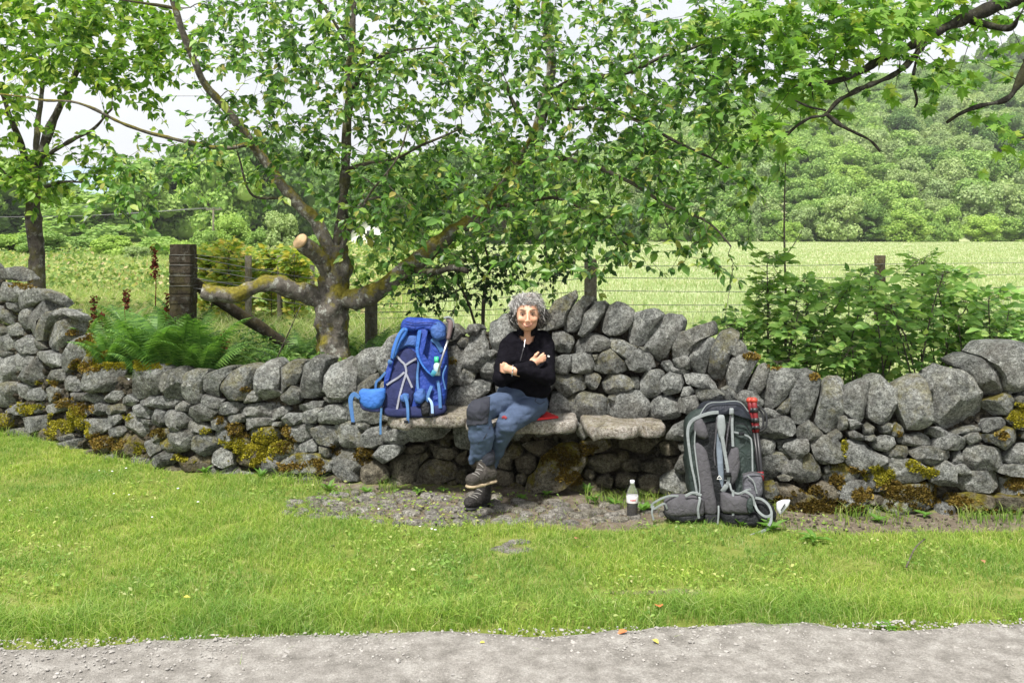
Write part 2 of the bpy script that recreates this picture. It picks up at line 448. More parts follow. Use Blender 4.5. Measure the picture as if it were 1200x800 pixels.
def cloth_mat(name, col, rough=.8, weave=900, wr=18, wstr=.5, var=.18, spec=.25, sheen=0.):
    s = NT(name)
    a = s.mix(1, tuple(col), s.ramp(s.noise(22, 5), [(.3, (1 - var,) * 3), (.7, (1 + var,) * 3)]), 'MULTIPLY')
    h = s.bump(s.noise(wr, 4, .55, dist=1.2), wstr, .02); h2 = s.bump(s.noise(weave, 2), .3, .001, h)
    m = s.fin(a, rough, h2, spec)
    if sheen: s.b.inputs['Sheen Weight'].default_value = sheen
    return m
def plain(name, col, rough=.5, metal=0., var=.08, spec=.4):
    s = NT(name); a = s.mix(1, tuple(col), s.ramp(s.noise(40, 4), [(.3, (1 - var,) * 3), (.7, (1 + var,) * 3)]), 'MULTIPLY')
    m = s.fin(a, rough, s.bump(s.noise(200, 3), .15, .001), spec); s.b.inputs['Metallic'].default_value = metal; return m

M_stone = stone_mat('weathered whinstone', (.10, .105, .10), (.41, .42, .395), 1.)
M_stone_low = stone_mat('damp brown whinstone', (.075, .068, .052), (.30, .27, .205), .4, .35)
M_slab = stone_mat('pink grey seat slab', (.36, .325, .285), (.74, .68, .61), .3, .0)
M_pave = stone_mat('worn paving stone', (.19, .175, .15), (.44, .42, .38), .2, .1)
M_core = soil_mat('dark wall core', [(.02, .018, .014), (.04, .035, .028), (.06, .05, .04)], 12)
# ================================================================ THE GROUND
BX = np.array([-500, -300, -150, 0, 100, 200, 300, 400, 450, 550, 650, 750, 850, 950, 1050, 1200, 1400, 1700, 2000.])
BY = np.array([455, 472, 488, 505, 530, 553, 557, 565, 570, 573, 580, 585, 595, 600, 602, 603, 605, 606, 607.])
def Yw(px): return HC * F / (np.interp(px, BX, BY) - HOR)
def Yroad(x): return 3.60 + .045 * x
def bare(px, py):
    """0..1: trodden soil in front of the seats and along the wall foot (from above it is an oval patch on the ground)"""
    def e(cx, cy, rx, ry): return np.clip(1.35 - np.sqrt(((px - cx) / rx) ** 2 + ((py - cy) / ry) ** 2), 0, 1)
    base = np.interp(px, BX, BY)
    strip = np.clip(1 - np.abs(py - base - 3) / 12, 0, 1) * np.interp(px, [300, 380, 900, 930, 1200], [0, .8, .8, 1, .9])
    return np.maximum.reduce([e(560, 590, 215, 27), e(700, 605, 110, 18), e(600, 645, 26, 9) * .7, e(1050, 612, 210, 15) * .95, strip, e(780, 693, 120, 7) * .55, e(395, 590, 70, 16) * .6])

def grid(xs, ys, zf):
    X, Y = np.meshgrid(xs, ys, indexing='ij'); Z = zf(X, Y); V = np.stack([X, Y, Z], -1).reshape(-1, 3)
    n, m = X.shape; i = np.arange(n - 1)[:, None] * m; j = np.arange(m - 1)[None]
    return V, np.stack([i + j, i + m + j, i + m + j + 1, i + j + 1], -1).reshape(-1, 4)
def zlawn(X, Y):
    P = np.stack([X, Y, np.zeros_like(X)], -1)
    z = .012 * vnoise(P, 2.2, 3) + .006 * vnoise(P, 9, 4)
    e = np.clip((Y - Yroad(X)) / .25, -1, 1)
    return z + .015 * e - .015
M_lawn = soil_mat('lawn soil', [(.12, .15, .03), (.20, .24, .05), (.30, .30, .11)], 7, .02, 'bare', [(.10, .078, .056), (.18, .148, .112), (.29, .255, .21)])
xs = np.unique(np.concatenate([np.linspace(-60, -6, 28), np.linspace(-6, 6, 301), np.linspace(6, 60, 28)]))
ys = np.unique(np.concatenate([np.linspace(-40, 2.8, 20), np.linspace(2.8, 7.8, 136)]))
V, Fq = grid(xs, ys, zlawn)
px_, py_ = 600 + V[:, 0] / np.maximum(V[:, 1], .5) * F, HOR + HC / np.maximum(V[:, 1], .5) * F
ground = obj('ground', V, Fq, M_lawn, attrs={'bare': np.where(V[:, 1] > 2, bare(px_, py_), 0)}, origin=False)
tag(ground, 'short trodden lawn and bare soil between the gravel road and the wall', 'ground', kind='structure')
M_road = soil_mat('pale gravel road', [(.155, .145, .13), (.245, .23, .21), (.36, .345, .32)], 14, .012)
xs = np.unique(np.concatenate([np.linspace(-60, -5, 40), np.linspace(-5, 5, 260), np.linspace(5, 60, 40)]))
t = np.concatenate([np.linspace(0, 1, 50), np.linspace(1.15, 40, 25)])
X, T = np.meshgrid(xs, t, indexing='ij')
edge = Yroad(X) + .07 * vnoise(np.stack([X, 0 * X, 0 * X], -1), 2.1, 9) + .03 * vnoise(np.stack([X, 0 * X, 0 * X], -1), 11, 8)
Yv = edge - T; P3 = np.stack([X, Yv, 0 * X], -1)
Z = .004 + .010 * vnoise(P3, 3, 5) + .004 * vnoise(P3, 14, 6) + np.clip(T, 0, .06) * .15 + .010
n, m = X.shape; i = np.arange(n - 1)[:, None] * m; j = np.arange(m - 1)[None]
road = obj('gravel_road', np.stack([X, Yv, Z], -1).reshape(-1, 3), np.stack([i + j, i + j + 1, i + m + j + 1, i + m + j], -1).reshape(-1, 4), M_road, origin=False)
tag(road, 'pale gritty gravel road along the bottom of the view', 'road', kind='structure')

# the higher field, the meadow and the wooded hill behind the wall: one fan-shaped sheet out to the horizon
CX = np.array([-900, 200, 420, 600, 720, 850, 950, 1050, 1200, 1400, 2200.]); CY = np.array([262, 262, 258, 235, 185, 138, 114, 104, 86, 76, 70.])
def zfield(X, Y):
    px = 600 + X / Y * F
    z = .33 + .22 * np.clip((380 - px) / 250, 0, 1) * np.clip((16 - Y) / 8, 0, 1) + .05 * vnoise(np.stack([X, Y, 0 * X], -1), .35, 2) * np.clip((60 - Y) / 50, 0, 1)
    crest = HC + (HOR - np.interp(px, CX, CY)) / F * 430
    u = np.clip((Y - 172) / 258, 0, 1); return z + (crest - .4) * (u ** .85) * np.clip((Y - 165) / 20, 0, 1)
M_field = NT('far field grass')
c = M_field.ramp(M_field.noise(.35, 6), [(.3, (.28, .35, .15)), (.5, (.35, .40, .20)), (.7, (.43, .43, .27))])
c = M_field.mix(.5, c, M_field.ramp(M_field.noise(6, 6), [(.3, .3), (.7, .7)]), 'OVERLAY')
M_field = M_field.fin(c, .95, M_field.bump(M_field.noise(8, 6), .8, .1), .1)
S = np.linspace(-1.25, 1.25, 141); Yr = np.concatenate([np.linspace(0, 1, 30) * 4 + 0, 5 + np.geomspace(.5, 1200, 90)])
Sg, Tg = np.meshgrid(S, Yr, indexing='ij'); Y0 = Yw(600 + Sg * F) + .22; Yv = Y0 + Tg; Xv = Sg * Yv
n, m = Sg.shape; i = np.arange(n - 1)[:, None] * m; j = np.arange(m - 1)[None]
field = obj('field', np.stack([Xv, Yv, zfield(Xv, Yv)], -1).reshape(-1, 3), np.stack([i + j, i + m + j, i + m + j + 1, i + j + 1], -1).reshape(-1, 4), M_field, origin=False)
tag(field, 'pale hay field and rough meadow behind the wall rising to the wooded hill', 'field', kind='structure')
s = NT('hazy blue hill'); M_hill = s.fin(s.ramp(s.noise(.02, 5), [(.3, (.22, .32, .40)), (.7, (.30, .40, .48))]), 1, None, 0)  # blue of the distance haze is put into the hill colour
xs = np.linspace(-1700, 300, 60); ys = np.linspace(1300, 2000, 20)
V, Fq = grid(xs, ys, lambda X, Y: 2 + 128 * np.exp(-((X + 850) / 420) ** 2 - ((Y - 1650) / 260) ** 2) * (1 + .2 * vnoise(np.stack([X, Y, 0 * X], -1), .006, 1)))
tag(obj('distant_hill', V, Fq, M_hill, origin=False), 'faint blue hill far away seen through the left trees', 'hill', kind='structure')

# ================================================================ THE DRY STONE WALL
TILES = {
 (0, 300): """0,8 8,6 14,9 17,13 12,15 6,14 0,14|0,15 8,16 16,18 22,20 13,22 9,27 3,26 0,27|24,19 33,22 37,26 38,30 34,30 28,25|12,22 20,19 28,23 34,29 32,31 25,26 18,29 13,32 10,30 11,26|3,27 10,27 11,32 8,33 4,30|11,32 16,30 17,34 16,43 12,42 10,38|17,32 21,27 27,26 32,30 30,33 26,34 22,38 21,46 17,48 16,42|22,38 27,34 33,31 42,32 38,37 30,40 27,45 26,50 22,49 21,44|27,46 31,39 38,37 46,38 45,45 43,50 38,54 31,56 26,54|34,31 40,32 47,35 49,38 46,39 40,36|42,50 47,46 52,48 52,54 50,60 44,62 40,68 35,65 38,58|0,31 5,32 10,35 9,39 5,41 0,38|0,41 4,43 5,45 1,47 -3,46|5,41 9,39 13,44 14,46 8,47 4,45|0,47 5,45 10,49 7,53 3,56 -2,55|7,53 11,49 15,46 18,50 19,54 23,56 19,58 13,57|19,48 24,50 26,54 22,55 19,52|0,55 4,56 6,57 5,59 -3,59|9,57 15,58 20,60 16,64 12,68 9,64|-4,60 6,59 9,64 12,68 9,73 4,74 -4,73|12,68 17,64 21,59 25,63 27,69 25,74 18,76 9,72|22,56 28,56 34,59 38,60 35,65 28,66 25,62 21,59|28,67 35,66 38,70 34,74 30,76 27,74|34,74 40,70 45,72 47,77 44,80 38,79|*44,68 48,61 52,56 60,56 58,61 52,66 50,71 46,71|50,73 53,66 60,63 68,63 70,68 66,74 64,79 55,80 50,78|67,70 72,63 80,62 90,65 95,68 93,76 88,82 82,84 76,84 70,78""",
 (0, 420): """-3,13 6,14 9,18 11,24 9,27 3,29 -3,28|9,15 15,15 18,18 17,23 15,25 11,21|17,18 24,17 25,21 24,25 20,25 17,23|26,18 30,16 34,19 34,23 28,27 25,26|41,20 47,21 52,25 48,26 43,24|48,21 54,20 60,24 61,27 55,27 51,24|61,22 65,19 70,19 71,22 67,26 62,26|3,30 9,26 14,26 18,27 17,32 12,34 7,32|*17,28 22,26 26,27 26,31 20,33 17,32|26,28 33,25 37,24 43,26 40,30 33,32 28,33|42,27 48,26 52,28 51,33 46,36 41,37 41,32|51,28 57,26 62,28 62,33 57,34 52,32|62,28 68,27 74,28 72,32 65,33 62,32|*-4,32 4,33 8,34 12,36 6,40 -4,41|12,35 20,34 26,33 30,36 30,40 26,42 19,43 15,40|18,43 26,42 30,46 30,50 26,52 21,49|*29,37 35,36 42,37 44,41 38,45 34,47 30,45|47,46 51,41 51,36 56,35 63,36 64,40 58,45 52,48|34,46 40,44 43,46 41,49 35,48|32,50 40,48 48,47 52,50 50,53 40,56 33,55|62,33 68,33 70,35 67,39 63,38|70,36 75,31 79,34 84,38 88,42 87,45 80,46 73,42 69,41|62,42 68,40 71,43 70,46 63,46|70,24 75,21 79,25 76,28 71,27|80,24 86,22 92,23 97,21 100,26 98,30 92,30 86,27|77,27 83,27 86,30 86,35 80,34 78,31|86,31 90,29 94,31 95,36 92,40 88,38|95,30 100,31 104,34 104,42 100,43 96,38|81,35 86,36 86,39 83,38|*53,48 60,45 64,47 64,52 60,55 54,52|*64,47 72,44 80,45 86,48 84,54 78,57 70,57 63,55|*86,45 92,40 96,42 94,46 89,49|84,49 92,49 94,53 88,57 85,53|*93,48 100,46 106,49 104,53 98,55 94,53|88,58 96,54 99,58 96,63 90,64 86,61""",
 (200, 410): """-6,14 0,10 6,9 12,11 13,13 8,15 5,24 2,28 -3,27 -6,22|8,15 14,12 21,12 19,17 17,23 18,28 16,31 10,30 6,26|18,17 22,14 30,11 34,11 34,14 30,18 28,23 27,28 21,27 17,22|30,19 35,13 42,10 49,12 49,19 45,24 42,29 33,29 29,25|42,26 49,23 52,27 50,30 42,31|50,13 54,9 59,8 62,11 63,16 61,23 64,27 58,29 54,29 50,22|63,12 68,8 75,8 75,14 72,20 68,22 66,27 61,24 63,17|64,27 70,22 74,25 74,31 70,33 65,30|77,11 84,5 90,7 88,13 87,20 88,26 82,29 75,28 74,23|88,13 93,7 100,3 106,6 108,14 107,23 101,28 92,27 88,22|1,32 6,30 10,32 9,36 3,36|11,34 17,32 24,34 27,36 22,41 15,42 10,38|19,27 26,29 30,30 28,34 21,33 18,30|28,31 36,30 42,32 39,37 32,38 27,37|40,36 46,32 55,31 61,30 62,33 59,36 57,40 48,39 41,38|0,36 5,38 7,43 5,46 0,46|6,46 12,41 18,43 23,46 20,49 12,48 5,48|21,42 26,38 31,40 32,44 28,48 22,45|33,38 38,37 42,39 41,42 36,43 33,41|42,41 46,39 55,40 59,41 57,44 50,45 44,47 41,45|60,35 66,33 69,35 64,40 59,41|64,39 69,37 75,37 77,40 72,44 65,44|75,33 82,30 88,30 87,33 80,36 75,35|77,37 83,34 88,35 86,40 84,43 78,42|86,38 92,33 98,33 102,36 101,42 94,44 87,43|88,28 96,27 101,28 101,30 92,31|60,42 64,42 63,45 59,44|66,46 72,44 77,42 82,45 81,51 77,54 71,54 66,50 62,49|83,46 88,44 95,45 98,51 94,56 86,55 83,50|*43,48 50,45 58,45 62,48 61,53 55,55 48,53|24,48 30,47 35,49 37,54 34,57 28,56 24,53|-2,50 5,48 13,49 14,53 11,58 6,61 0,62|13,52 18,49 24,53 29,57 26,62 20,63 13,58|*36,50 42,50 44,57 40,60 36,57|75,56 82,53 85,56 84,60 77,61 73,61|*58,56 66,54 73,55 74,60 68,65 62,66 57,61|*35,60 44,57 54,58 58,62 56,68 48,69 40,68 36,66|24,60 30,57 35,61 36,67 30,69 24,66|0,64 8,65 14,62 21,64 21,70 12,72 2,71|50,66 57,64 63,68 60,73 52,72|*63,68 70,62 78,60 86,62 92,66 92,71 84,73 74,72 65,72|66,72 74,73 73,77 66,76|40,71 50,72 48,76 40,76|83,75 100,74 104,80 84,80|86,57 91,58 92,63 88,63""",
 (400, 340): """7,40 13,35 20,35 21,42 19,48 14,51 9,57 6,55 6,46|8,56 14,51 20,48 21,54 16,58 10,59|21,36 26,30 31,28 34,34 32,42 30,50 24,50 20,44|33,31 44,29 44,46 33,50|33,51 46,48 60,52 60,60 40,61|46,32 59,32 60,44 58,47 47,46|60,34 66,31 71,36 71,44 69,54 65,55 62,48|72,36 76,27 82,25 85,33 86,40 87,47 80,48 75,51 71,50 71,42|85,22 92,17 98,16 100,24 101,30 97,36 92,43 88,44 86,36|98,17 106,12 115,12 119,20 117,32 108,40 101,36 101,28|69,44 75,37 82,36 84,42 81,46 72,46 69,45|82,36 88,35 91,37 86,41 84,41|*61,39 66,39 68,44 64,46 61,44|61,47 67,46 69,48 66,54 62,58 60,54|66,55 70,47 76,46 78,49 77,54 72,56|79,48 85,42 90,40 89,46 92,52 86,55 80,53|77,46 81,46 80,48 78,47|62,60 70,56 78,54 86,55 85,60 78,65 74,69 64,69 61,65|90,43 100,41 110,44 110,56 98,58 92,53|87,58 98,59 110,58 110,70 92,71""",
 (350, 440): """25,18 32,15 40,20 46,20 48,26 44,28 35,28 26,26|24,15 28,14 31,16 27,19 24,18|20,30 28,27 34,29 36,36 34,42 25,42 22,36|33,28 38,28 41,30 38,32 34,30|36,36 40,31 46,29 48,33 48,40 42,42 35,42|49,24 52,23 55,25 53,27 50,27|49,31 56,32 64,34 64,38 60,41 50,40 48,36|17,48 24,43 31,43 33,47 38,49 36,52 32,56 33,61 26,61 20,57 17,52|33,52 38,50 45,51 49,56 50,61 46,63 39,65 33,61|*32,43 37,43 42,45 40,48 34,48|41,48 47,42 54,41 60,42 58,46 52,50 48,52 45,50|_60,43 66,41 73,41 73,45 66,46 60,45|_51,54 54,49 60,46 69,46 70,50 69,57 67,61 62,64 56,60 52,58|_70,47 75,45 76,48 73,50 71,53|_74,50 80,49 90,51 92,54 91,59 83,63 74,64 69,63 70,57|_75,42 84,42 90,43 92,47 88,50 78,48|_91,48 95,46 98,44 98,53 93,53|_92,56 97,55 98,60 97,64 92,62|_86,62 91,61 93,64 88,65|_80,63 83,62 85,65 81,65|9,59 17,59 26,61 30,63 26,65 14,63""",
 (550, 450): """_14,38 20,37 24,44 23,50 17,49 14,44|_27,44 33,42 38,43 38,49 34,54 28,52 27,47|_30,35 40,33 52,33 50,38 42,42 36,40|*37,54 42,44 50,38 58,37 65,40 66,47 63,54 58,58 52,62 40,64 32,62 34,56|_54,35 60,30 64,35 62,37 56,37|63,26 67,22 70,25 72,29 68,31 66,34 62,30|*64,36 72,32 80,33 82,38 77,41 70,42 66,40|_67,45 75,42 82,41 88,44 87,49 80,52 73,52 69,49|_89,45 98,44 100,47 99,51 92,52 89,49|_75,55 81,53 84,56 83,61 77,61 74,58|_86,54 92,53 97,55 96,60 92,63 86,61|_14,50 24,52 26,58 20,60 13,56|82,8 85,7 86,10 83,11""",
 (600, 330): """20,22 24,12 30,9 36,6 37,10 34,15 31,20 30,25 26,27 20,28|31,22 37,13 42,9 48,9 47,12 43,15 41,21 41,25 36,28 30,28|43,18 47,12 53,11 55,13 54,17 51,21 47,27 42,31 39,30 41,25|53,21 57,15 61,12 66,13 71,17 70,23 67,28 64,30 57,31 53,28|67,25 72,19 78,17 83,16 88,20 83,26 80,32 77,36 71,37 67,33|80,33 84,26 91,20 97,20 100,24 99,30 93,37 90,45 85,46 78,39|24,30 29,29 35,32 36,35 33,41 27,41 24,36|36,38 43,31 49,31 57,34 57,39 51,41 36,41|58,33 64,34 70,37 73,38 71,42 67,45 60,41 58,38|24,45 29,43 34,43 34,50 32,54 26,53|34,43 40,42 46,42 48,48 46,53 40,54 34,52|49,47 53,42 58,40 62,44 67,48 67,52 62,54 54,54 49,51|67,47 72,41 78,41 82,45 84,51 80,52 73,53 69,51|25,54 32,54 40,54 43,57 43,62 38,64 31,67 26,62 24,57|43,54 50,55 52,57 49,63 45,63 43,60|52,60 56,55 63,55 70,57 71,61 67,65 60,67 54,65|47,43 50,43 50,46 48,46|70,56 74,56 75,59 74,63 71,62|33,75 34,68 42,65 52,66 56,70 55,78 50,81 40,80 34,78|56,73 64,66 70,64 75,65 79,70 80,74 78,79 72,81 60,81 56,78|22,66 27,66 32,71 33,76 29,78 22,78|74,38 79,38 78,41 75,40|56,68 60,67 61,69 57,71""",
 (740, 370): """23,25 24,18 29,10 37,7 44,5 45,12 40,14 35,18 32,24 26,28|24,26 32,23 34,26 33,32 28,31 25,30|34,22 35,17 40,14 47,13 49,16 46,22 45,27 43,33 37,32 33,28|46,28 47,20 51,14 57,12 62,15 59,19 57,25 56,33 53,39 47,38 44,34|59,17 62,15 67,18 68,22 61,24 58,22|57,36 58,28 63,24 70,23 76,26 74,30 69,36 66,44 62,46 58,42|69,43 71,37 75,29 78,28 81,31 80,36 79,41 74,46|79,42 81,34 86,31 96,32 100,32 98,38 94,43 90,49 85,53 79,53 75,49|18,28 22,27 25,31 33,33 32,35 25,34 19,33 17,30|31,35 36,34 44,35 48,40 49,43 42,43 33,40|5,38 9,33 15,32 20,34 17,38 18,44 15,47 11,49 6,46|17,38 22,34 28,36 29,41 27,46 20,47 17,42|30,42 34,41 36,44 34,47 29,47|37,44 42,43 50,44 54,46 54,50 46,51 40,50|53,44 57,42 61,45 63,50 58,51 54,48|9,56 14,49 20,48 26,52 28,60 25,62 16,62 8,61|26,49 32,47 38,47 39,53 35,58 28,56|38,54 43,52 44,57 38,60|73,55 80,54 88,57 89,60 78,61 73,59|86,55 90,50 93,48 94,54 92,57 88,58|78,66 82,62 90,60 95,63 96,68 92,71 86,74 78,73 75,70|75,73 82,74 84,76 83,82 77,83 75,79|47,52 60,52 66,58 66,70 48,70""",
 (740, 460): """21,24 24,20 30,17 31,22 30,28 24,28 20,27|_16,30 22,28 27,30 27,36 20,37 17,35|27,30 31,30 33,34 29,36|_5,42 14,39 25,38 28,39 24,45 16,48 7,46|24,46 28,38 33,36 34,42 34,47 28,48|_4,50 10,48 16,49 17,58 12,59 5,56|17,51 22,48 30,48 33,52 32,58 27,60 20,62 17,58|36,36 46,34 58,36 60,50 46,54 36,50|36,55 50,54 62,53 60,66 40,66|34,18 48,16 56,30 44,33 33,30|58,24 72,22 72,40 60,42|76,37 88,36 94,39 92,43 86,48 82,53 77,54 76,45|85,29 92,28 100,28 100,35 96,39 90,36 86,33|88,45 94,40 100,38 101,52 96,51 89,48|86,50 90,48 95,50 92,52 87,52|86,53 92,53 100,57 104,63 96,66 88,62 86,57|*78,56 84,54 87,60 84,64 79,62""",
 (880, 420): """24,18 28,11 34,8 39,10 43,14 42,20 40,28 36,34 31,38 26,36 24,28|39,37 41,28 44,16 47,11 53,10 56,14 55,22 54,32 52,42 47,43 42,41|55,28 58,20 63,14 68,12 72,14 72,19 69,26 67,34 65,38 60,34 56,30|57,36 62,36 66,39 64,42 59,42|71,22 74,16 79,11 83,15 87,19 88,26 86,32 84,37 77,38 71,34|29,47 30,41 35,37 40,41 44,45 40,47 34,48|20,50 26,48 33,48 34,54 30,58 25,59 19,53|36,50 42,47 50,48 53,51 54,59 48,61 42,62 38,57|56,49 62,47 68,50 74,55 80,58 79,61 74,64 68,66 60,64 56,58|57,44 61,42 66,45 66,48 60,47|47,46 52,43 55,45 53,48 49,48|54,35 57,34 57,41 54,43|67,40 70,39 73,41 72,45 67,45|77,40 81,38 84,39 82,44 78,44|74,47 79,45 84,46 85,50 80,54 74,53 72,50|68,46 73,45 74,47 71,49 68,48|22,66 26,61 34,56 37,58 41,64 43,69 38,72 30,73 24,70|43,64 46,62 47,66 44,68|*44,70 48,64 54,62 62,64 66,67 64,71 58,72 52,76 46,74|37,76 42,73 48,75 52,80 50,85 42,86 36,82|53,75 58,71 66,72 70,76 68,84 62,90 56,88 53,82|*66,70 74,66 80,64 82,70 80,76 72,78""",
 (1000, 400): """27,28 32,22 39,19 42,21 44,30 45,40 45,48 40,50 33,50 30,43 28,36|47,30 48,24 46,20 51,15 57,17 66,19 71,24 75,31 77,38 76,46 70,50 60,52 54,51 48,46 46,38 48,36|43,24 46,19 48,23 47,30 44,28|63,15 72,11 79,11 84,14 80,19 84,16 89,22 91,28 86,33 78,31 74,26 70,20 64,17|78,10 85,4 92,3 104,3 104,22 100,28 94,32 90,27 89,20 84,14|*77,36 84,33 92,30 95,35 93,42 86,44 80,40|*91,46 94,42 100,38 104,38 104,52 96,51|77,49 80,46 87,45 90,48 88,53 82,54 77,53|25,57 32,55 40,54 46,57 46,60 40,62 33,61 28,60|46,51 51,50 56,53 59,56 56,58 49,56 45,54|48,61 53,57 61,55 66,58 68,61 66,64 58,64 49,63|66,57 70,54 74,54 77,58 76,61 70,61|20,65 27,62 34,62 35,66 30,69 22,68|35,66 42,62 50,63 57,65 59,69 54,72 48,74 40,71|60,66 64,64 65,68 64,73 59,72|66,65 70,61 80,62 87,64 90,70 88,74 78,76 70,77 65,73|*78,56 84,55 90,51 98,53 98,58 94,62 90,64 85,61 80,60|90,68 95,62 100,60 104,60 104,72 92,71|60,74 66,72 70,77 66,79 61,77|84,76 92,73 104,72 104,79 92,79|*23,53 26,48 30,51 31,55 26,56 23,55|60,54 66,51 73,50 75,52 66,54""",
}
T12 = """55,24 60,23 68,24 75,27 77,31 70,34 60,34 56,30|78,29 84,25 88,27 89,34 88,37 82,37 78,35|90,32 96,29 104,29 111,31 111,36 104,39 95,39 91,36|*111,32 120,31 124,31 124,38 112,40|*85,40 95,39 105,40 106,46 94,47 86,45|*107,41 120,40 124,42 124,48 108,48|*56,37 66,35 78,36 83,40 82,46 72,48 60,48 54,44|*10,42 18,40 30,42 40,44 44,48 36,52 20,51 12,48|40,46 50,46 56,49 52,54 42,52"""
polys = []
for (ox, oy), s_ in TILES.items():
    for q in s_.split('|'):
        fl = q[0] if q[0] in '*_' else ''
        polys.append((np.array([[ox + 2 * float(v.split(',')[0]), oy + 2 * float(v.split(',')[1])] for v in q.lstrip('*_').split()]), fl))
for q in T12.split('|'):
    fl = q[0] if q[0] in '*_' else ''
    polys.append((np.array([[900 + 2.5 * float(v.split(',')[0]), 480 + 2.5 * float(v.split(',')[1])] for v in q.lstrip('*_').split()]), fl))
# stones the picture hides (behind the sitter and the packs) and beyond its edges: fill the free spaces of the face
TOPX = [-320, -220, -100, 0, 40, 90, 110, 180, 230, 300, 380, 420, 450, 470, 520, 560, 600, 640, 700, 760, 800, 850, 900, 950, 1050, 1120, 1160, 1200, 1300, 1420]
TOPY = [262, 268, 285, 315, 333, 392, 426, 430, 436, 432, 422, 420, 408, 398, 384, 378, 360, 356, 360, 378, 398, 412, 440, 452, 456, 440, 420, 412, 408, 402]
gx, gy = np.meshgrid(np.arange(-310, 1415, 4.), np.arange(262, 612, 4.), indexing='ij'); G = np.stack([gx.ravel(), gy.ravel()], -1)
G = G[(G[:, 1] > np.interp(G[:, 0], TOPX, TOPY) + 6) & (G[:, 1] < np.interp(G[:, 0], BX, BY) + 3)]
dist = np.full(len(G), 1e9)
for (p, fl) in polys:
    near = (np.abs(G - p.mean(0)) < 90).all(1); g = G[near]
    a = p; b = np.roll(p, -1, 0); dd = np.full(len(g), 1e9)
    for u, v in zip(a, b):
        t = np.clip(((g - u) @ (v - u)) / ((v - u) @ (v - u) + 1e-9), 0, 1)[:, None]; dd = np.minimum(dd, np.linalg.norm(g - u - t * (v - u), axis=1))
    dd[inpoly(g[:, 0], g[:, 1], p)] = 0; dist[near] = np.minimum(dist[near], dd)
rr = np.random.default_rng(5)
for _ in range(330):
    k = np.argmax(np.minimum(dist, 19) + rr.uniform(0, .8, len(G)) * (dist > 4)); d = min(dist[k], 21)
    if d < 5.5: break
    c = G[k]; sc = np.hypot(*(c - 0)) * 0 + 1; n_ = rr.integers(5, 8); a = (np.arange(n_) + rr.uniform(-.25, .25, n_)) / n_ * 2 * np.pi
    el = rr.uniform(1.05, 1.5) if d > 8 else 1.1
    p = c + np.stack([np.cos(a) * d * el, np.sin(a) * d / el * 1.12], -1) * rr.uniform(.9, 1.16, (n_, 1))
    hid = (450 < c[0] < 820 and c[1] > 512 and c[1] < 590)
    polys.append((p, '_' if hid else ''))
    # cover its disc
    t = (G - c) / [el, 1 / el * 1.12]; dist = np.minimum(dist, np.maximum(np.linalg.norm(t, axis=1) - d, 0))

wall = thing('dry_stone_wall', 'long low dry stone wall of lichened grey boulders with yellow moss', 'wall', at(600, 575, Yw(600)) * [1, 1, 0])
def wface(px, py, off=0.):
    z = HC - (py - HOR) / F * Yw(px)
    Y = Yw(px) + off + .07 * np.clip(z, 0, 1.4); return at(px, py, Y)
def wnorm(px):
    a, b = at(px - 25, 500, Yw(px - 25)), at(px + 25, 500, Yw(px + 25)); t = (b - a); n = np.array([t[1], -t[0], 0]); return n / np.linalg.norm(n)
bvhV, bvhF, nb = [], [], 0
def parea(p): x, y = p[:, 0], p[:, 1]; return .5 * abs(np.dot(x, np.roll(y, -1)) - np.dot(y, np.roll(x, -1)))
inview = [(p[:, 0].max() > 0 and p[:, 0].min() < 1200) for p, _ in polys]
order = np.argsort([-parea(p) * v for (p, _), v in zip(polys, inview)]); big = set(order[:298].tolist())
small = {M_stone: MB(), M_stone_low: MB()}
for q, (p, fl) in enumerate(polys):
    c = p.mean(0); off = .10 if fl == '_' else 0.
    off += rr.uniform(-.025, .02); p = c + (p - c) * (1.04 if c[0] < 140 else 1.12 if fl != '_' else 1.10)
    O = np.array([wface(x, y, off) for x, y in p]); n = wnorm(c[0]); n = n + [0, -1.2 * (c[0] < 140), 0]; n = n + [rr.uniform(-.12, .12), 0, rr.uniform(-.12, .25)]
    size = np.linalg.norm(O - O.mean(0), axis=1).mean()
    top = p[:, 1].min() < np.interp(c[0], TOPX, TOPY) + 10
    b = np.clip(size * rr.uniform(.4, .7), .02, .075); D = .16 if not top else rr.uniform(.24, .34) if c[0] > 140 else .045
    if not top and c[0] < 140: D = .09
    if top: rings = [(0, b), (.3, b), (.58, b * .99), (.78, b * .93), (.9, b * .76), (.965, b * .4), (1.0, -.02), (1.0, -.09), (.98, -D * .6), (.90, -D * .9), (.65, -D), (0, -D - .01)]
    else: rings = [(0, b), (.3, b), (.58, b * .99), (.78, b * .93), (.9, b * .74), (.965, b * .36), (1.0, -.02), (1.0, -.07), (.9, -D * .8), (.7, -D), (0, -D - .005)]
    V, Fs = loft(O, n, rings, 50, jit=.05, cuts=rr.integers(12, 18), rough=.035, seed=q + 11, cutk=.3, rfreq=20, ck=.055)
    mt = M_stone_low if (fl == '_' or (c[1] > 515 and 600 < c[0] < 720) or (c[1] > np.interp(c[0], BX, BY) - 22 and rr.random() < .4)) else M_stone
    bvhV.append(V); bvhF += [tuple(int(v) + nb for v in f) for F_ in Fs for f in F_]; nb += len(V)
    if q in big:
        o = obj('stone', V, Fs, mt, wall); o.data.set_sharp_from_angle(angle=R(17))
        o['moss'] = .9 if fl == '*' else float(rr.choice([0., .12, .35], p=[.55, .3, .15]))
    else: small[mt].add(V, Fs)
for mt, mb_ in small.items(): o = mb_.build('small_stones', mt, wall, kind='stuff', moss=.2); o.data.set_sharp_from_angle(angle=R(17))
print('stones', len(polys))
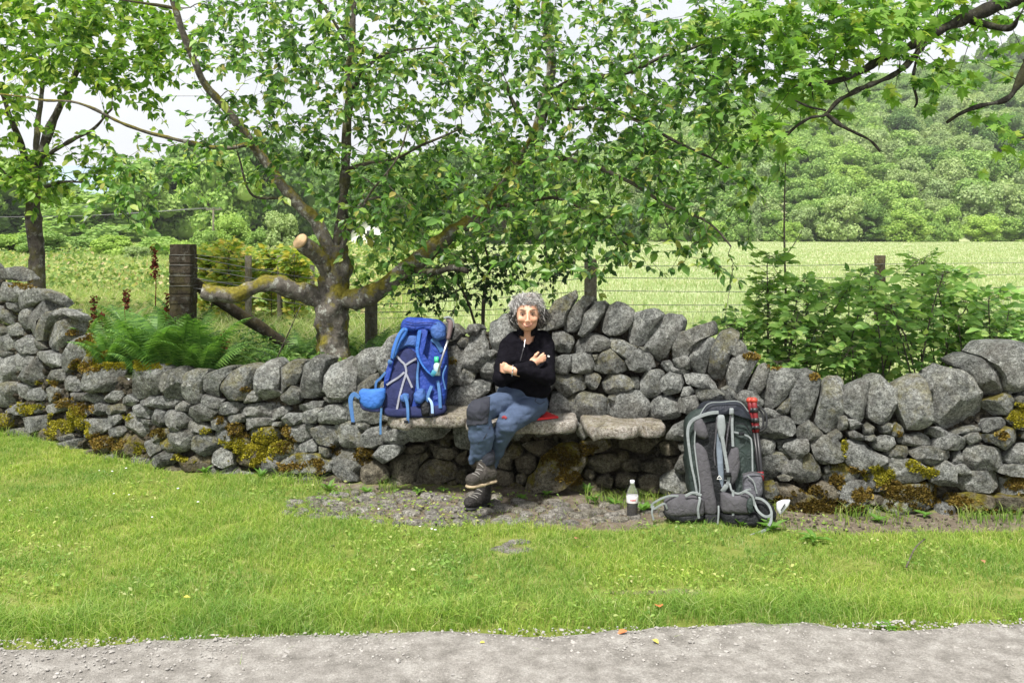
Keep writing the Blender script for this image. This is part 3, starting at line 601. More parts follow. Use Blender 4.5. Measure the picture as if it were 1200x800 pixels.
# rubble packed behind the face stones, and the solid heart of the wall
M_rub = stone_mat('joint-shade packing rubble', (.035, .031, .026), (.13, .118, .095), .1, .2)  # rubble colour darkened to carry the deep shade of the joints
ico = []
def icos():
    t = (1 + 5 ** .5) / 2; v = np.array([(-1, t, 0), (1, t, 0), (-1, -t, 0), (1, -t, 0), (0, -1, t), (0, 1, t), (0, -1, -t), (0, 1, -t), (t, 0, -1), (t, 0, 1), (-t, 0, -1), (-t, 0, 1)]) / math.sqrt(1 + t * t)
    f = np.array([(0, 11, 5), (0, 5, 1), (0, 1, 7), (0, 7, 10), (0, 10, 11), (1, 5, 9), (5, 11, 4), (11, 10, 2), (10, 7, 6), (7, 1, 8), (3, 9, 4), (3, 4, 2), (3, 2, 6), (3, 6, 8), (3, 8, 9), (4, 9, 5), (2, 4, 11), (6, 2, 10), (8, 6, 7), (9, 8, 1)])
    return v, f
def subdiv(v, f):
    e = {}; v = list(map(tuple, v)); out = []
    def m(a, b):
        k = (min(a, b), max(a, b))
        if k not in e:
            p = (np.array(v[a]) + v[b]) / 2; p /= np.linalg.norm(p); e[k] = len(v); v.append(tuple(p))
        return e[k]
    for a, b, c in f:
        x, y, z = m(a, b), m(b, c), m(c, a); out += [(a, x, z), (b, y, x), (c, z, y), (x, y, z)]
    return np.array(v), np.array(out)
IV, IF = icos(); IV2, IF2 = subdiv(IV, IF); IV3, IF3 = subdiv(IV2, IF2)
def scatter_rocks(C, Rr, base=(IV2, IF2), seed=0, flat=1.):
    r = np.random.default_rng(seed); v, f = base; n = len(C)
    S_ = Rr[:, None, None] * r.uniform(.6, 1.3, (n, 1, 3)) * np.array([1, 1, flat]); V = v[None] * S_ * (1 + .22 * r.standard_normal((n, len(v), 1)))
    a = r.uniform(0, 6.3, n); ca, sa = np.cos(a)[:, None], np.sin(a)[:, None]
    V = np.stack([V[..., 0] * ca - V[..., 1] * sa, V[..., 0] * sa + V[..., 1] * ca, V[..., 2]], -1) + C[:, None]
    Fx = f[None] + (np.arange(n) * len(v))[:, None, None]; return V.reshape(-1, 3), Fx.reshape(-1, 3)
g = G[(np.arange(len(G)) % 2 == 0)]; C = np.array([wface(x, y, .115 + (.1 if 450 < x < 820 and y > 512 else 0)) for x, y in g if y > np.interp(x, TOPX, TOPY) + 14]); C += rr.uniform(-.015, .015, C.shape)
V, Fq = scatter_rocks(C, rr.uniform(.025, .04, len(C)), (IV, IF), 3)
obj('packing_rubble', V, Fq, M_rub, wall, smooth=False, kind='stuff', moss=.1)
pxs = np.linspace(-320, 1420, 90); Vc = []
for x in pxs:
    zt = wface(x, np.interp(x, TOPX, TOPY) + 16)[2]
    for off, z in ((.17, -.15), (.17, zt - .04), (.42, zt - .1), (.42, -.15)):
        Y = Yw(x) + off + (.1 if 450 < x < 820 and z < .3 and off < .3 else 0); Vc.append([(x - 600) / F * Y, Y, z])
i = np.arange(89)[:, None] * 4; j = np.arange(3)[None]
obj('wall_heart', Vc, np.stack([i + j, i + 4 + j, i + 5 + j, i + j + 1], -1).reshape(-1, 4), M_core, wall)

# the seat slabs built into the wall
def slab(px0, px1, yt, yb, Yf, seed, tilt=0.):
    z1 = HC - (yt - HOR) / F * (Yf + .2) ; z0 = HC - (yb - HOR) / F * Yf + .018
    x0, x1 = (px0 - 600) / F * Yf, (px1 - 600) / F * Yf; r = np.random.default_rng(seed)
    n_ = 14; f_ = np.stack([np.linspace(x0, x1, n_), Yf + .02 * r.standard_normal(n_), np.zeros(n_)], -1); f_[0, 1] += .06; f_[-1, 1] += .05
    Yb = Yf + .5; O = np.vstack([f_, [[x1 + .02, Yb, 0], [x0 - .02, Yb, 0]]]); O[:, 2] = (z0 + z1) / 2
    h = (z1 - z0) / 2
    V, Fs = loft(O, [0, 0, 1], [(0, h), (.5, h), (.9, h * .98), (.975, h * .9), (1.0, h * .6), (1.0, 0), (.985, -h * .6), (.96, -h * .9), (.8, -h), (0, -h)], 60, jit=.02, rough=.008, seed=seed, chaikin=0, rfreq=10)
    V[:, 2] += .008 * vnoise(V, 6, seed) + np.where(V[:, 2] < O[0, 2], .010 * vnoise(V, 15, seed + 4) + .006, 0) + tilt * (V[:, 0] - (x0 + x1) / 2) - .0
    return obj('seat_slab', V, Fs, M_slab, wall, moss=.3 if seed % 2 else .0)
slab(453, 548, 481, 508, 5.42, 1, .03); slab(546, 677, 486, 514, 5.36, 2, .02); slab(687, 781, 491, 519, 5.30, 3, -.01)
# ================================================================ PLANTS
def basis(d, up):
    d = d / (np.linalg.norm(d, axis=1)[:, None] + 1e-9); s = np.cross(d, up); s /= np.linalg.norm(s, axis=1)[:, None] + 1e-9
    return s, d, np.cross(s, d)
OVATE = (np.array([(0, 0, 0), (-.23, .25, .06), (0, .3, -.02), (.23, .25, .06), (-.26, .58, .05), (0, .6, -.05), (.26, .58, .05), (0, 1, -.16)]),
         np.array([(0, 2, 1), (0, 3, 2), (1, 2, 5), (1, 5, 4), (2, 3, 6), (2, 6, 5), (4, 5, 7), (5, 6, 7)]))
NARROW = (OVATE[0] * [.62, 1, 1], OVATE[1])
_a = [(0, 0), (-.12, .12), (-.42, .08), (-.30, .24), (-.55, .42), (-.34, .44), (-.38, .66), (-.16, .6), (0, 1), (.16, .6), (.38, .66), (.34, .44), (.55, .42), (.30, .24), (.42, .08), (.12, .12)]
LOBED = (np.array([(0, .38, .03)] + [(x, y, -.10 * abs(x) - .05 * y + .04 * ((k % 2) * 1.)) for k, (x, y) in enumerate(_a)]),
         np.array([(0, 1 + (k + 1) % 16, 1 + k) for k in range(16)]))
CARD = (np.array([(-.5, 0, 0), (.5, .1, .05), (.42, 1, -.05), (-.4, .85, .08)]), np.array([(0, 1, 2), (0, 2, 3)]))
def leaves(P, d, up, size, tmpl=OVATE):
    V0, F0 = tmpl; s, d, n = basis(d, up); n_ = len(P)
    V = P[:, None] + size[:, None, None] * (V0[None, :, 0:1] * s[:, None] + V0[None, :, 1:2] * d[:, None] + V0[None, :, 2:3] * n[:, None])
    return V.reshape(-1, 3), (F0[None] + (np.arange(n_) * len(V0))[:, None, None]).reshape(-1, 3)
def leaf_set(parent, P, d, up, size, tmpl, mat, n_parts=0, name='foliage', near=None, leafname='leaf'):
    """the n_parts leaves that show largest become parts of their own, the rest one mass"""
    d = d.copy(); up = up.copy(); k0 = np.array([], int)
    if n_parts:
        px, py = proj(P); vis = (px > 5) & (px < 1195) & (py > 4) & (py < 790)
        key = np.where(vis, size / P[:, 1], 0) * (1 + 0 * size); k0 = np.argsort(-key)[:n_parts]
    rest = np.setdiff1d(np.arange(len(P)), k0)
    V, Fq = leaves(P[rest], d[rest], up[rest], size[rest], tmpl)
    o = obj(name, V, Fq, mat, parent, smooth=False, origin=False, kind='stuff')
    if n_parts:
        me = mesh(leafname, tmpl[0], tmpl[1], False); me.materials.append(mat)
        s, dd, n = basis(d[k0], up[k0])
        for q, k in enumerate(k0):
            Mx = Matrix([list(s[q]) + [0], list(dd[q]) + [0], list(n[q]) + [0], [0, 0, 0, 1]]).to_3x3().transposed().to_4x4()
            ob = bpy.data.objects.new(leafname, me); COL.objects.link(ob); ob.parent = parent
            ob.matrix_local = Matrix.Translation(Vector(P[k]) - parent.location) @ Mx @ Matrix.Scale(float(size[k]), 4)
    return o

class Tree:
    def __init__(s, name, label, cat, base, seed, **kw):
        s.root = thing(name, label, cat, base, **kw); s.r = np.random.default_rng(seed); s.nodes = []; s.rad = []; s.tw = MB(); s.L = []; s.seed = seed
    def limb(s, pts, r0, r1, mat, name='branch', sides=12, n=None, rough=.28, gnarl=.02):
        """pts: (px, py, Y)"""
        if s.root.name.startswith(('cherry', 'sycamore')) and name != 'trunk': r0, r1 = r0 * .86, r1 * .86
        P = np.array([at(*p) for p in pts]); n = n or len(P) * 7; P = spline(P, n)
        P = P + gnarl * np.stack([vnoise(P, 5, s.seed + k) for k in range(3)], -1) * np.linspace(.2, 1, n)[:, None]
        rad = np.linspace(0, 1, n) ** .8 * (r1 - r0) + r0
        if name == 'trunk': rad[:4] *= [1.25, 1.12, 1.05, 1.02]
        V, Fs = tube(P, rad, sides, rough, s.seed)
        o = obj(name, V, Fs, mat, s.root); s.nodes.append(P); s.rad.append(rad); return o
    def twigs(s, C, per, leaf, mat_twig, droop=.25, length=(.25, .5), maxlen=1.2, rtw=.004, spread=1., updir=.35, leafdroop=.35, alt=None):
        r = s.r; N = np.vstack(s.nodes); Rn = np.concatenate(s.rad)
        # nearest first, so that twigs grow on one another
        d0 = np.array([np.min(((N - c) ** 2).sum(1)) for c in C]); C = C[np.argsort(d0)]
        Nl = [N]; Rl = [Rn]; allN = N; allR = Rn
        for c in C:
            d = np.linalg.norm(allN - c, axis=1) + np.where(allR > .05, .25, 0); k = int(np.argmin(d)); a = allN[k]; L = np.linalg.norm(c - a)
            out = (c - a) / (L + 1e-6)
            if L < .05: out = r.standard_normal(3); out /= np.linalg.norm(out)
            tip = c + out * r.uniform(*length) * .5 + np.array([0, 0, -droop]) * r.uniform(.1, .6) * .4 + r.standard_normal(3) * .06
            mid = a * .5 + c * .5 + r.standard_normal(3) * .08 * min(L, 1) + np.array([0, 0, .08 * L])
            P = spline([a, mid, c, tip], 9); rb = min(allR[k] * .6, rtw * (1 + 1.6 * L))
            V, Fs = tube(P, np.linspace(rb, rtw * .35, 9), 4, 0, 0, False); s.tw.add(V, Fs)
            allN = np.vstack([allN, P[3:8]]); allR = np.concatenate([allR, np.full(5, rb * .7)])
            t0 = 0 if L < .35 else 1 - .45 / L
            n_ = per; t = np.concatenate([r.uniform(max(t0, .3), 1, n_ - 3), [1, 1, .97]]) * 8; i = np.minimum(t.astype(int), 7); f = (t - i)[:, None]
            Q = P[i] * (1 - f) + P[i + 1] * f; T = P[i + 1] - P[i]; T /= np.linalg.norm(T, axis=1)[:, None] + 1e-9
            rd = r.standard_normal((n_, 3)); rd[:, 2] *= .5
            dr = T * .55 + rd * .75 * spread + np.array([0, 0, -leafdroop]); s.L.append((Q, dr))
    def finish(s, size, tmpl, mat, mat_twig, n_parts, tilt=.55, sv=.22):
        Q = np.vstack([a for a, b in s.L]); D = np.vstack([b for a, b in s.L]); r = s.r; n = len(Q)
        up = np.array([0, 0, 1.]) + tilt * r.standard_normal((n, 3)); up[:, 1] -= .5
        sz = size * np.exp(sv * r.standard_normal(n)); sz = np.clip(sz, size * .45, size * 1.6)
        leaf_set(s.root, Q, D, up, sz, tmpl, mat, n_parts); s.tw.build('twigs', mat_twig, s.root, kind='stuff', origin=False)
        print(s.root.name, 'leaves', n)

M_bark = bark_mat('mossy cherry bark', (.045, .04, .035), (.25, .225, .19), .9, .8, (.19, .165, .02))
M_bark2 = bark_mat('dark lichened bark', (.025, .022, .018), (.13, .115, .095), .5, .4, (.10, .10, .02))
M_syc = bark_mat('black mossy bark', (.012, .011, .009), (.06, .055, .045), .35, .12, (.05, .055, .012))
M_twig = bark_mat('twig bark', (.05, .042, .034), (.21, .18, .15), .05, .3)
M_cut = plain('fresh cut wood', (.62, .42, .24), .8)
GREENS = [(0, (.035, .085, .025)), (.25, (.075, .17, .04)), (.55, (.135, .285, .06)), (.8, (.26, .43, .095)), (.96, (.42, .50, .13)), (1, (.40, .34, .10))]
M_leaf = leaf_mat('cherry leaf', GREENS, .5, .38, .5)
M_leaf_syc = leaf_mat('sycamore leaf', [(0, (.06, .15, .025)), (.4, (.13, .28, .04)), (.75, (.23, .39, .06)), (1, (.38, .46, .09))], .5, .5, .3)
M_leaf_left = leaf_mat('light oak leaf', [(0, (.06, .14, .02)), (.4, (.15, .29, .04)), (.75, (.26, .42, .06)), (1, (.42, .48, .10))], .5, .5, .3)
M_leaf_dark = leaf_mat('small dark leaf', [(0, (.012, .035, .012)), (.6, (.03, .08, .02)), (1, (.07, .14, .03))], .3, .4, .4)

def regions(rg, spec, step=1.):
    """spec rows: px, py, rx, ry, count, Ymin, Ymax -> cluster centres"""
    out = []
    for (cx, cy, rx, ry, n, y0, y1) in spec:
        a = rg.uniform(0, 6.283, n); q = np.sqrt(rg.uniform(0, 1, n)); Y = rg.uniform(y0, y1, n)
        for x, y, yy in zip(cx + rx * q * np.cos(a), cy + ry * q * np.sin(a), Y): out.append(at(x, y, yy))
    return np.array(out)

# ---- the big old cherry behind the wall
YC = 6.75
T = Tree('cherry_tree', 'big gnarled cherry tree with mossy trunk and sawn stub behind the wall', 'tree', at(391, 432, YC) * [1, 1, 0] + [0, 0, .35], 21)
T.limb([(391, 440, YC), (390, 395, YC), (389, 350, YC), (394, 318, YC), (392, 288, YC)], .145, .10, M_bark, 'trunk', 18, 40, .30, .0)
T.limb([(385, 352, YC), (352, 342, YC - .1), (322, 332, YC - .2), (298, 337, YC - .25), (268, 345, YC - .3), (236, 341, YC - .35)], .09, .062, M_bark, n=44, rough=.35)
st = T.limb([(392, 325, YC), (372, 300, YC - .12), (352, 282, YC - .25)], .088, .064, M_bark, 'stub', 14, 18, .22, 0)
c0 = at(352, 282, YC - .25); ax = at(352, 282, YC - .25) - at(372, 300, YC - .12); ax /= np.linalg.norm(ax)
V, Fs = tube([c0 - ax * .01, c0 + ax * .012], [.061, .058], 16, .1); obj('cut_face', V, Fs, M_cut, T.root)
T.limb([(388, 300, YC), (372, 262, YC + .05), (345, 235, YC + .1), (315, 195, YC + .1), (290, 160, YC), (262, 125, YC - .1), (238, 95, YC - .2), (215, 40, YC - .35), (196, -30, YC - .5)], .06, .026, M_bark, n=60)
T.limb([(396, 300, YC), (402, 250, YC + .15), (405, 195, YC + .2), (407, 130, YC + .25), (411, 60, YC + .3), (416, -30, YC + .35)], .062, .026, M_bark2, n=50)
T.limb([(398, 295, YC - .05), (412, 262, YC - .15), (424, 238, YC - .2), (440, 230, YC - .25)], .032, .014, M_bark, 'stub', 8, 20)
T.limb([(400, 352, YC), (432, 346, YC - .1), (468, 322, YC - .2), (500, 298, YC - .2), (533, 272, YC - .15), (566, 248, YC - .1), (598, 205, YC), (622, 172, YC), (636, 125, YC), (646, 80, YC), (640, 20, YC), (640, -40, YC)], .092, .034, M_bark, n=84)
T.limb([(480, 316, YC - .2), (505, 320, YC - .35), (532, 312, YC - .5), (550, 318, YC - .55)], .045, .018, M_bark2, n=24)
T.limb([(638, 118, YC), (660, 100, YC - .1), (690, 92, YC - .2), (735, 84, YC - .35), (775, 68, YC - .5), (820, 52, YC - .6), (860, 40, YC - .7)], .03, .012, M_bark2, n=44)
T.limb([(626, 160, YC), (612, 138, YC - .15), (598, 112, YC - .25), (594, 98, YC - .3)], .026, .012, M_bark2, n=20)
T.limb([(602, 200, YC), (640, 186, YC - .3), (690, 192, YC - .6), (740, 215, YC - .8), (780, 240, YC - .9), (830, 260, YC - 1.0), (858, 290, YC - 1.05)], .024, .006, M_twig, n=44)
T.limb([(640, 128, YC), (700, 128, YC - .3), (745, 140, YC - .5), (790, 165, YC - .7), (840, 190, YC - .85), (885, 215, YC - .9)], .022, .005, M_bark2, n=44)
T.limb([(574, 240, YC), (604, 240, YC - .25), (650, 232, YC - .45), (700, 255, YC - .55), (735, 285, YC - .6)], .022, .006, M_bark2, n=36)
T.limb([(296, 168, YC), (262, 174, YC - .1), (225, 168, YC - .2), (185, 158, YC - .3), (135, 140, YC - .45), (90, 122, YC - .55), (40, 115, YC - .65), (-10, 108, YC - .75)], .024, .007, M_bark, n=50, rough=.4)
T.limb([(345, 235, YC + .1), (325, 232, YC), (296, 228, YC - .1), (282, 190, YC - .15), (278, 178, YC - .15)], .016, .006, M_bark2, n=26)
T.limb([(404, 200, YC + .2), (430, 192, YC), (460, 186, YC - .1), (500, 168, YC - .2), (540, 150, YC - .25)], .022, .008, M_bark2, n=30)
T.limb([(408, 110, YC + .25), (440, 70, YC), (470, 60, YC - .1), (510, 55, YC - .2)], .022, .006, M_bark2, n=26)
T.limb([(412, 60, YC + .3), (380, 10, YC + .2), (350, -30, YC + .2)], .022, .008, M_bark2, n=20)
T.limb([(204, 10, YC - .4), (165, 3, YC - .5), (120, -2, YC - .6)], .016, .006, M_bark2, n=20)
T.limb([(398, 285, YC), (430, 232, YC - .5), (462, 190, YC - .8), (478, 150, YC - .9)], .012, .005, M_twig, n=24)
spec = [  # the crown, patch by patch
 (330, 30, 100, 60, 42, 5.9, 7.6), (300, 90, 75, 50, 24, 6.0, 7.4), (375, 110, 60, 70, 36, 5.9, 7.4), (450, 45, 85, 60, 64, 5.6, 7.8),
 (560, 40, 85, 60, 68, 5.6, 7.8), (505, 110, 70, 50, 40, 5.8, 7.6), (470, 165, 60, 40, 26, 6.0, 7.6), (430, 100, 50, 50, 26, 5.8, 7.4), (590, 120, 55, 60, 40, 5.8, 7.6),
 (560, 200, 75, 45, 62, 5.8, 7.8), (485, 235, 70, 45, 62, 5.9, 7.8), (420, 215, 50, 50, 34, 6.0, 7.4), (440, 280, 45, 40, 20, 6.2, 7.4), (540, 270, 75, 40, 46, 6.0, 7.6),
 (640, 190, 60, 60, 60, 5.6, 7.5), (690, 150, 70, 60, 66, 5.4, 7.4), (700, 60, 80, 45, 40, 5.5, 7.6), (650, 90, 45, 40, 28, 5.8, 7.4), (760, 105, 75, 45, 50, 5.4, 7.2), (790, 50, 60, 30, 28, 5.6, 7.0),
 (730, 210, 70, 45, 62, 5.3, 7.2), (790, 170, 60, 50, 54, 5.3, 7.0), (640, 265, 70, 45, 62, 5.6, 7.3), (700, 270, 45, 38, 32, 5.5, 7.0), (840, 120, 50, 50, 38, 5.4, 6.8), (860, 70, 45, 40, 26, 5.4, 6.8),
 (850, 215, 40, 30, 20, 5.4, 6.6), (800, 240, 40, 28, 18, 5.4, 6.6), (825, 275, 26, 22, 9, 5.4, 6.2), (735, 285, 22, 16, 8, 5.4, 6.4), (625, 318, 28, 14, 10, 5.7, 6.8), (885, 180, 28, 45, 18, 5.4, 6.4),
 (805, 305, 16, 16, 4, 5.4, 6.0), (845, 315, 22, 14, 5, 5.4, 6.0), (130, 235, 32, 16, 9, 5.6, 6.6), (170, 205, 50, 18, 12, 5.8, 6.8), (225, 190, 42, 25, 14, 6.2, 7.2), (250, 140, 40, 26, 9, 6.2, 7.2), (300, 130, 40, 25, 10, 6.3, 7.2),
 (340, 170, 45, 30, 18, 6.3, 7.2), (250, 40, 42, 38, 18, 6.0, 7.2), (300, 205, 30, 26, 10, 6.4, 7.4), (120, 175, 50, 18, 6, 6.0, 6.8), (500, 320, 45, 22, 16, 6.2, 7.2), (360, 60, 45, 50, 18, 6.0, 7.5), (600, 10, 340, 30, 90, 5.6, 8.0), (420, -60, 330, 60, 90, 5.4, 8.0), (750, -70, 200, 60, 50, 5.4, 8.0)]
spec = [(a, b, c, d, int(n * (1.02 if a < 620 or b < 140 else .78)), e, f) for a, b, c, d, n, e, f in spec]; C = regions(T.r, spec)
T.twigs(C, 15, None, None, droop=.3, rtw=.0042)
T.finish(.060, OVATE, M_leaf, M_twig, 280)

# ---- the thin bushy sapling hanging dark behind the seats
T = Tree('young_elder_bush', 'small dark thin-stemmed bush behind the seat wall left of the sitter', 'bush', at(545, 385, 7.1) * [1, 1, 0] + [0, 0, .33], 22)
T.limb([(566, 385, 7.1), (568, 340, 7.1), (574, 310, 7.05), (566, 285, 7.0)], .018, .008, M_bark2, 'stem', 7, 20)
T.limb([(560, 390, 7.1), (545, 345, 7.0), (528, 322, 6.95), (515, 300, 6.9)], .014, .006, M_bark2, 'stem', 7, 20)
T.twigs(regions(T.r, [(545, 325, 40, 30, 46, 6.8, 7.4), (590, 310, 28, 30, 26, 6.8, 7.4), (500, 335, 30, 24, 22, 6.8, 7.4), (655, 316, 18, 18, 14, 6.9, 7.3)]), 13, None, None)
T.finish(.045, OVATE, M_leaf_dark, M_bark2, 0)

# ---- left tree
YL = 8.6
T = Tree('oak_tree', 'young light-leaved tree with straight lichened trunk at the far left', 'tree', at(42, 345, YL) * [1, 1, 0] + [0, 0, .5], 23)
T.limb([(44, 345, YL), (42, 290, YL), (40, 240, YL), (38, 205, YL)], .075, .06, M_bark2, 'trunk', 14, 30, .3, .0)
for pts, a, b in (([(38, 215, YL), (28, 180, YL), (12, 135, YL - .2), (-12, 80, YL - .4)], .045, .018), ([(40, 210, YL), (55, 160, YL), (74, 118, YL - .1), (92, 78, YL - .2), (98, 20, YL - .3)], .05, .02),
                  ([(40, 200, YL), (44, 150, YL + .2), (50, 90, YL + .3), (40, 20, YL + .3)], .035, .014), ([(48, 185, YL), (75, 170, YL - .4), (110, 150, YL - .7), (132, 128, YL - .9)], .026, .008),
                  ([(40, 222, YL), (70, 215, YL - .3), (105, 214, YL - .5)], .02, .008), ([(38, 225, YL), (15, 210, YL - .2), (-10, 190, YL - .3)], .02, .008)):
    T.limb(pts, a, b, M_bark2, n=26, sides=8)
T.twigs(regions(T.r, [(40, 30, 75, 45, 95, 7.2, 9.6), (130, 35, 65, 45, 90, 7.2, 9.4), (190, 50, 40, 35, 42, 7.2, 9.0), (60, 75, 70, 22, 40, 7.4, 9.2), (140, 85, 50, 18, 22, 7.4, 9.0), (15, 120, 22, 28, 12, 7.8, 9.2), (30, 215, 50, 22, 34, 7.6, 9.2), (100, 190, 55, 20, 20, 7.6, 9.0), (20, 180, 30, 25, 14, 7.8, 9.2), (165, 110, 30, 14, 8, 7.4, 8.6), (40, -50, 150, 50, 60, 7.2, 9.6), (-80, 100, 60, 110, 60, 7.4, 9.6)]), 16, None, None)
T.finish(.075, OVATE, M_leaf_left, M_bark2, 0)

# ---- sycamore limbs from the right
YS = 5.6
T = Tree('sycamore_tree', 'sycamore whose dark crooked limbs and lobed leaves reach in at the upper right', 'tree', np.array([4.6, 6.3, .33]), 24)
T.limb([(1480, 455, 6.2), (1470, 250, 6.2), (1460, 100, 6.2), (1440, -60, 6.2)], .22, .17, M_syc, 'trunk', 16, 30, .3, 0)
T.limb([(1460, 120, 6.2), (1330, 20, 6.0), (1240, -5, 5.8), (1170, 8, YS), (1118, 28, YS - .1), (1078, 48, YS - .15), (1040, 68, YS - .2), (1000, 88, YS - .25), (968, 98, YS - .3), (940, 100, YS - .3)], .07, .010, M_syc, n=64, rough=.5)
T.limb([(1085, 45, YS - .15), (1062, 78, YS - .3), (1030, 96, YS - .4), (1005, 106, YS - .45), (985, 118, YS - .5), (968, 136, YS - .5), (948, 140, YS - .5), (918, 164, YS - .5)], .026, .008, M_syc, n=44, rough=.6)
T.limb([(968, 134, YS - .5), (985, 146, YS - .5), (1005, 156, YS - .5), (1020, 164, YS - .52), (1030, 177, YS - .52)], .014, .006, M_syc, n=30, rough=.7)
T.limb([(968, 130, YS - .5), (950, 126, YS - .5), (932, 116, YS - .5)], .01, .004, M_syc, n=18, rough=.5)
T.limb([(1300, 10, 5.9), (1240, 45, YS), (1205, 68, YS - .2), (1194, 95, YS - .3), (1176, 118, YS - .3), (1150, 124, YS - .3), (1130, 132, YS - .3), (1112, 144, YS - .3)], .045, .007, M_syc, n=48, rough=.6)
T.limb([(1200, 70, YS - .2), (1215, 140, YS - .3), (1200, 160, YS - .3), (1170, 163, YS - .3)], .02, .005, M_syc, n=26, rough=.5)
T.limb([(1078, 48, YS - .15), (1072, 90, YS - .3), (1076, 118, YS - .35), (1072, 128, YS - .35)], .012, .005, M_syc, n=22, rough=.5)
T.limb([(1130, 22, YS), (1180, 35, YS - .3), (1195, 20, YS - .4)], .03, .01, M_syc, n=22, rough=.5)
T.twigs(regions(T.r, [(970, 20, 75, 26, 44, 4.9, 6.4), (1060, 6, 80, 20, 34, 4.9, 6.4), (1040, 38, 60, 18, 22, 4.8, 5.4), (950, 66, 50, 28, 34, 4.9, 6.2), (860, 30, 50, 30, 16, 5.2, 6.4), (905, 50, 30, 30, 10, 5.2, 6.2), (935, 112, 28, 16, 12, 5.2, 5.7), (1005, 50, 36, 16, 10, 5.3, 6.0), (1075, 78, 30, 14, 7, 5.2, 5.8), (1130, 30, 45, 18, 9, 5.5, 6.2), (1082, 95, 22, 12, 5, 4.9, 5.4), (1180, 12, 35, 14, 8, 5.3, 6.2), (1190, 84, 20, 10, 4, 4.9, 5.5), (1178, 152, 26, 12, 6, 4.9, 5.4), (900, 150, 22, 14, 7, 4.9, 5.4), (870, 20, 40, 25, 10, 5.3, 6.4), (1100, -60, 200, 50, 50, 4.8, 6.4), (1350, 20, 110, 110, 70, 5, 6.8)]), 8, None, None, rtw=.004)
T.finish(.080, LOBED, M_leaf_syc, M_syc, 220, .5)
# moss and lichen beards on the bare twigs are in the bark material

# ---- shrubs behind the wall on the right
M_shrub = leaf_mat('bramble leaf', [(0, (.10, .22, .055)), (.4, (.21, .39, .09)), (.75, (.32, .52, .13)), (1, (.48, .60, .19))], .4, .45, .4)
def shrub(name, label, cat, px, Yb, stems, seed, size=.06, mat=None, per=7, n_parts=0, wid=60, tmpl=OVATE, base=.33):
    r = np.random.default_rng(seed); b = at(px, 400, Yb); b[2] = base; root = thing(name, label, cat, b); st = MB(); Ps, Ds = [], []
    for k in range(stems):
        x0 = px + r.normal(0, wid * .35); ytop = r.uniform(*per[1]) if isinstance(per, tuple) else 330
        a = at(x0, 400, Yb + r.uniform(-.3, .3)); a[2] = base
        q = r.random(); t = at(x0 + r.normal(0, wid * .5), ytop, a[1] + r.uniform(-.35, .25))
        L = np.linalg.norm(t - a); m = a * .45 + t * .55 + [0, 0, .12 * L]; tip = t + [r.normal(0, .08), r.normal(0, .05), -r.uniform(0, .12)]
        P = spline([a, m, t, tip], 16); V, Fs = tube(P, np.linspace(.006, .002, 16), 5, 0, 0, False); st.add(V, Fs)
        for u in np.linspace(2, 15, int(6 + L * 13)):
            i = int(min(u, 14)); f = u - i; c = P[i] * (1 - f) + P[i + 1] * f; tg = P[i + 1] - P[i]; tg /= np.linalg.norm(tg)
            ang = r.uniform(0, 6.28); sd = np.array([math.cos(ang), math.sin(ang), .25]); pl = r.uniform(.05, .16)
            for sg in (1, -1):
                dd = sd * [sg, sg, 1] + tg * .3; e = c + dd / np.linalg.norm(dd) * pl
                V, Fs = tube(np.array([c, e]), [.0018, .0012], 3, 0, 0, False); st.add(V, Fs)
                side = np.cross(dd, [0, 0, 1]); side /= np.linalg.norm(side)
                for w, pos in ((0, e), (1.1, e - dd * .25 * pl), (-1.1, e - dd * .25 * pl)):
                    Ps.append(pos); Ds.append(dd + side * w + [0, 0, -.15] + r.normal(0, .15, 3))
    Ps, Ds = np.array(Ps), np.array(Ds); n = len(Ps)
    up = np.array([0, -.75, .8]) + .5 * r.standard_normal((n, 3)); sz = size * np.exp(.25 * r.standard_normal(n))
    leaf_set(root, Ps, Ds, up, sz, tmpl, mat or M_shrub, n_parts); st.build('stems', M_twig, root, kind='stuff', origin=False); print(name, n); return root
M_fol_lt = leaf_mat('pale elder leaf', [(0, (.10, .21, .04)), (.5, (.19, .36, .07)), (1, (.34, .48, .12))], .45, .5, .3)
G_ = 'wide arching bramble with toothed leaves '
shrub('bramble_bush', G_ + 'just right of the tall bare stem', 'bush', 925, 6.3, 15, 31, .062, None, (0, (322, 430)), 60, 60)
shrub('bramble_bush', G_ + 'right under the lone fence post', 'bush', 1010, 6.2, 16, 32, .064, None, (0, (338, 435)), 60, 60)
shrub('bramble_bush', G_ + 'between the fence post and the tallest grey boulder', 'bush', 1090, 6.2, 16, 33, .062, None, (0, (320, 425)), 60, 60)
shrub('bramble_bush', G_ + 'at the right edge above the biggest coping stone', 'bush', 1175, 6.1, 16, 34, .062, None, (0, (338, 420)), 60, 40)
shrub('elder_sapling', 'pale green upright sapling leaves at the left end of the brambles', 'bush', 900, 6.4, 6, 35, .055, M_fol_lt, (0, (300, 385)), 60, 0)
shrub('ash_sapling', 'tall leafy sapling standing just right of the lone fence post', 'bush', 1080, 6.5, 4, 36, .05, M_fol_lt, (0, (293, 335)), 40, 0, NARROW)
shrub('bramble_bush', 'trailing outer bramble stems leaning left over the coping near the pack', 'bush', 868, 6.3, 5, 37, .055, None, (0, (345, 400)), 40, 0)
shrub('bramble_bush', 'low bramble beyond the right edge of the view', 'bush', 1290, 6.1, 22, 38, .06, None, (0, (340, 430)), 70, 0)
P = spline([at(920, 430, 6.35), at(921, 360, 6.35), at(919, 262, 6.35), at(921, 170, 6.3)], 24); P[0][2] = .33
sapl = thing('bare_sapling', 'thin dark bare stem rising above the left brambles', 'sapling', P[0])
V, Fs = tube(P, np.linspace(.010, .004, 24), 6, .2); obj('stem', V, Fs, M_twig, sapl)
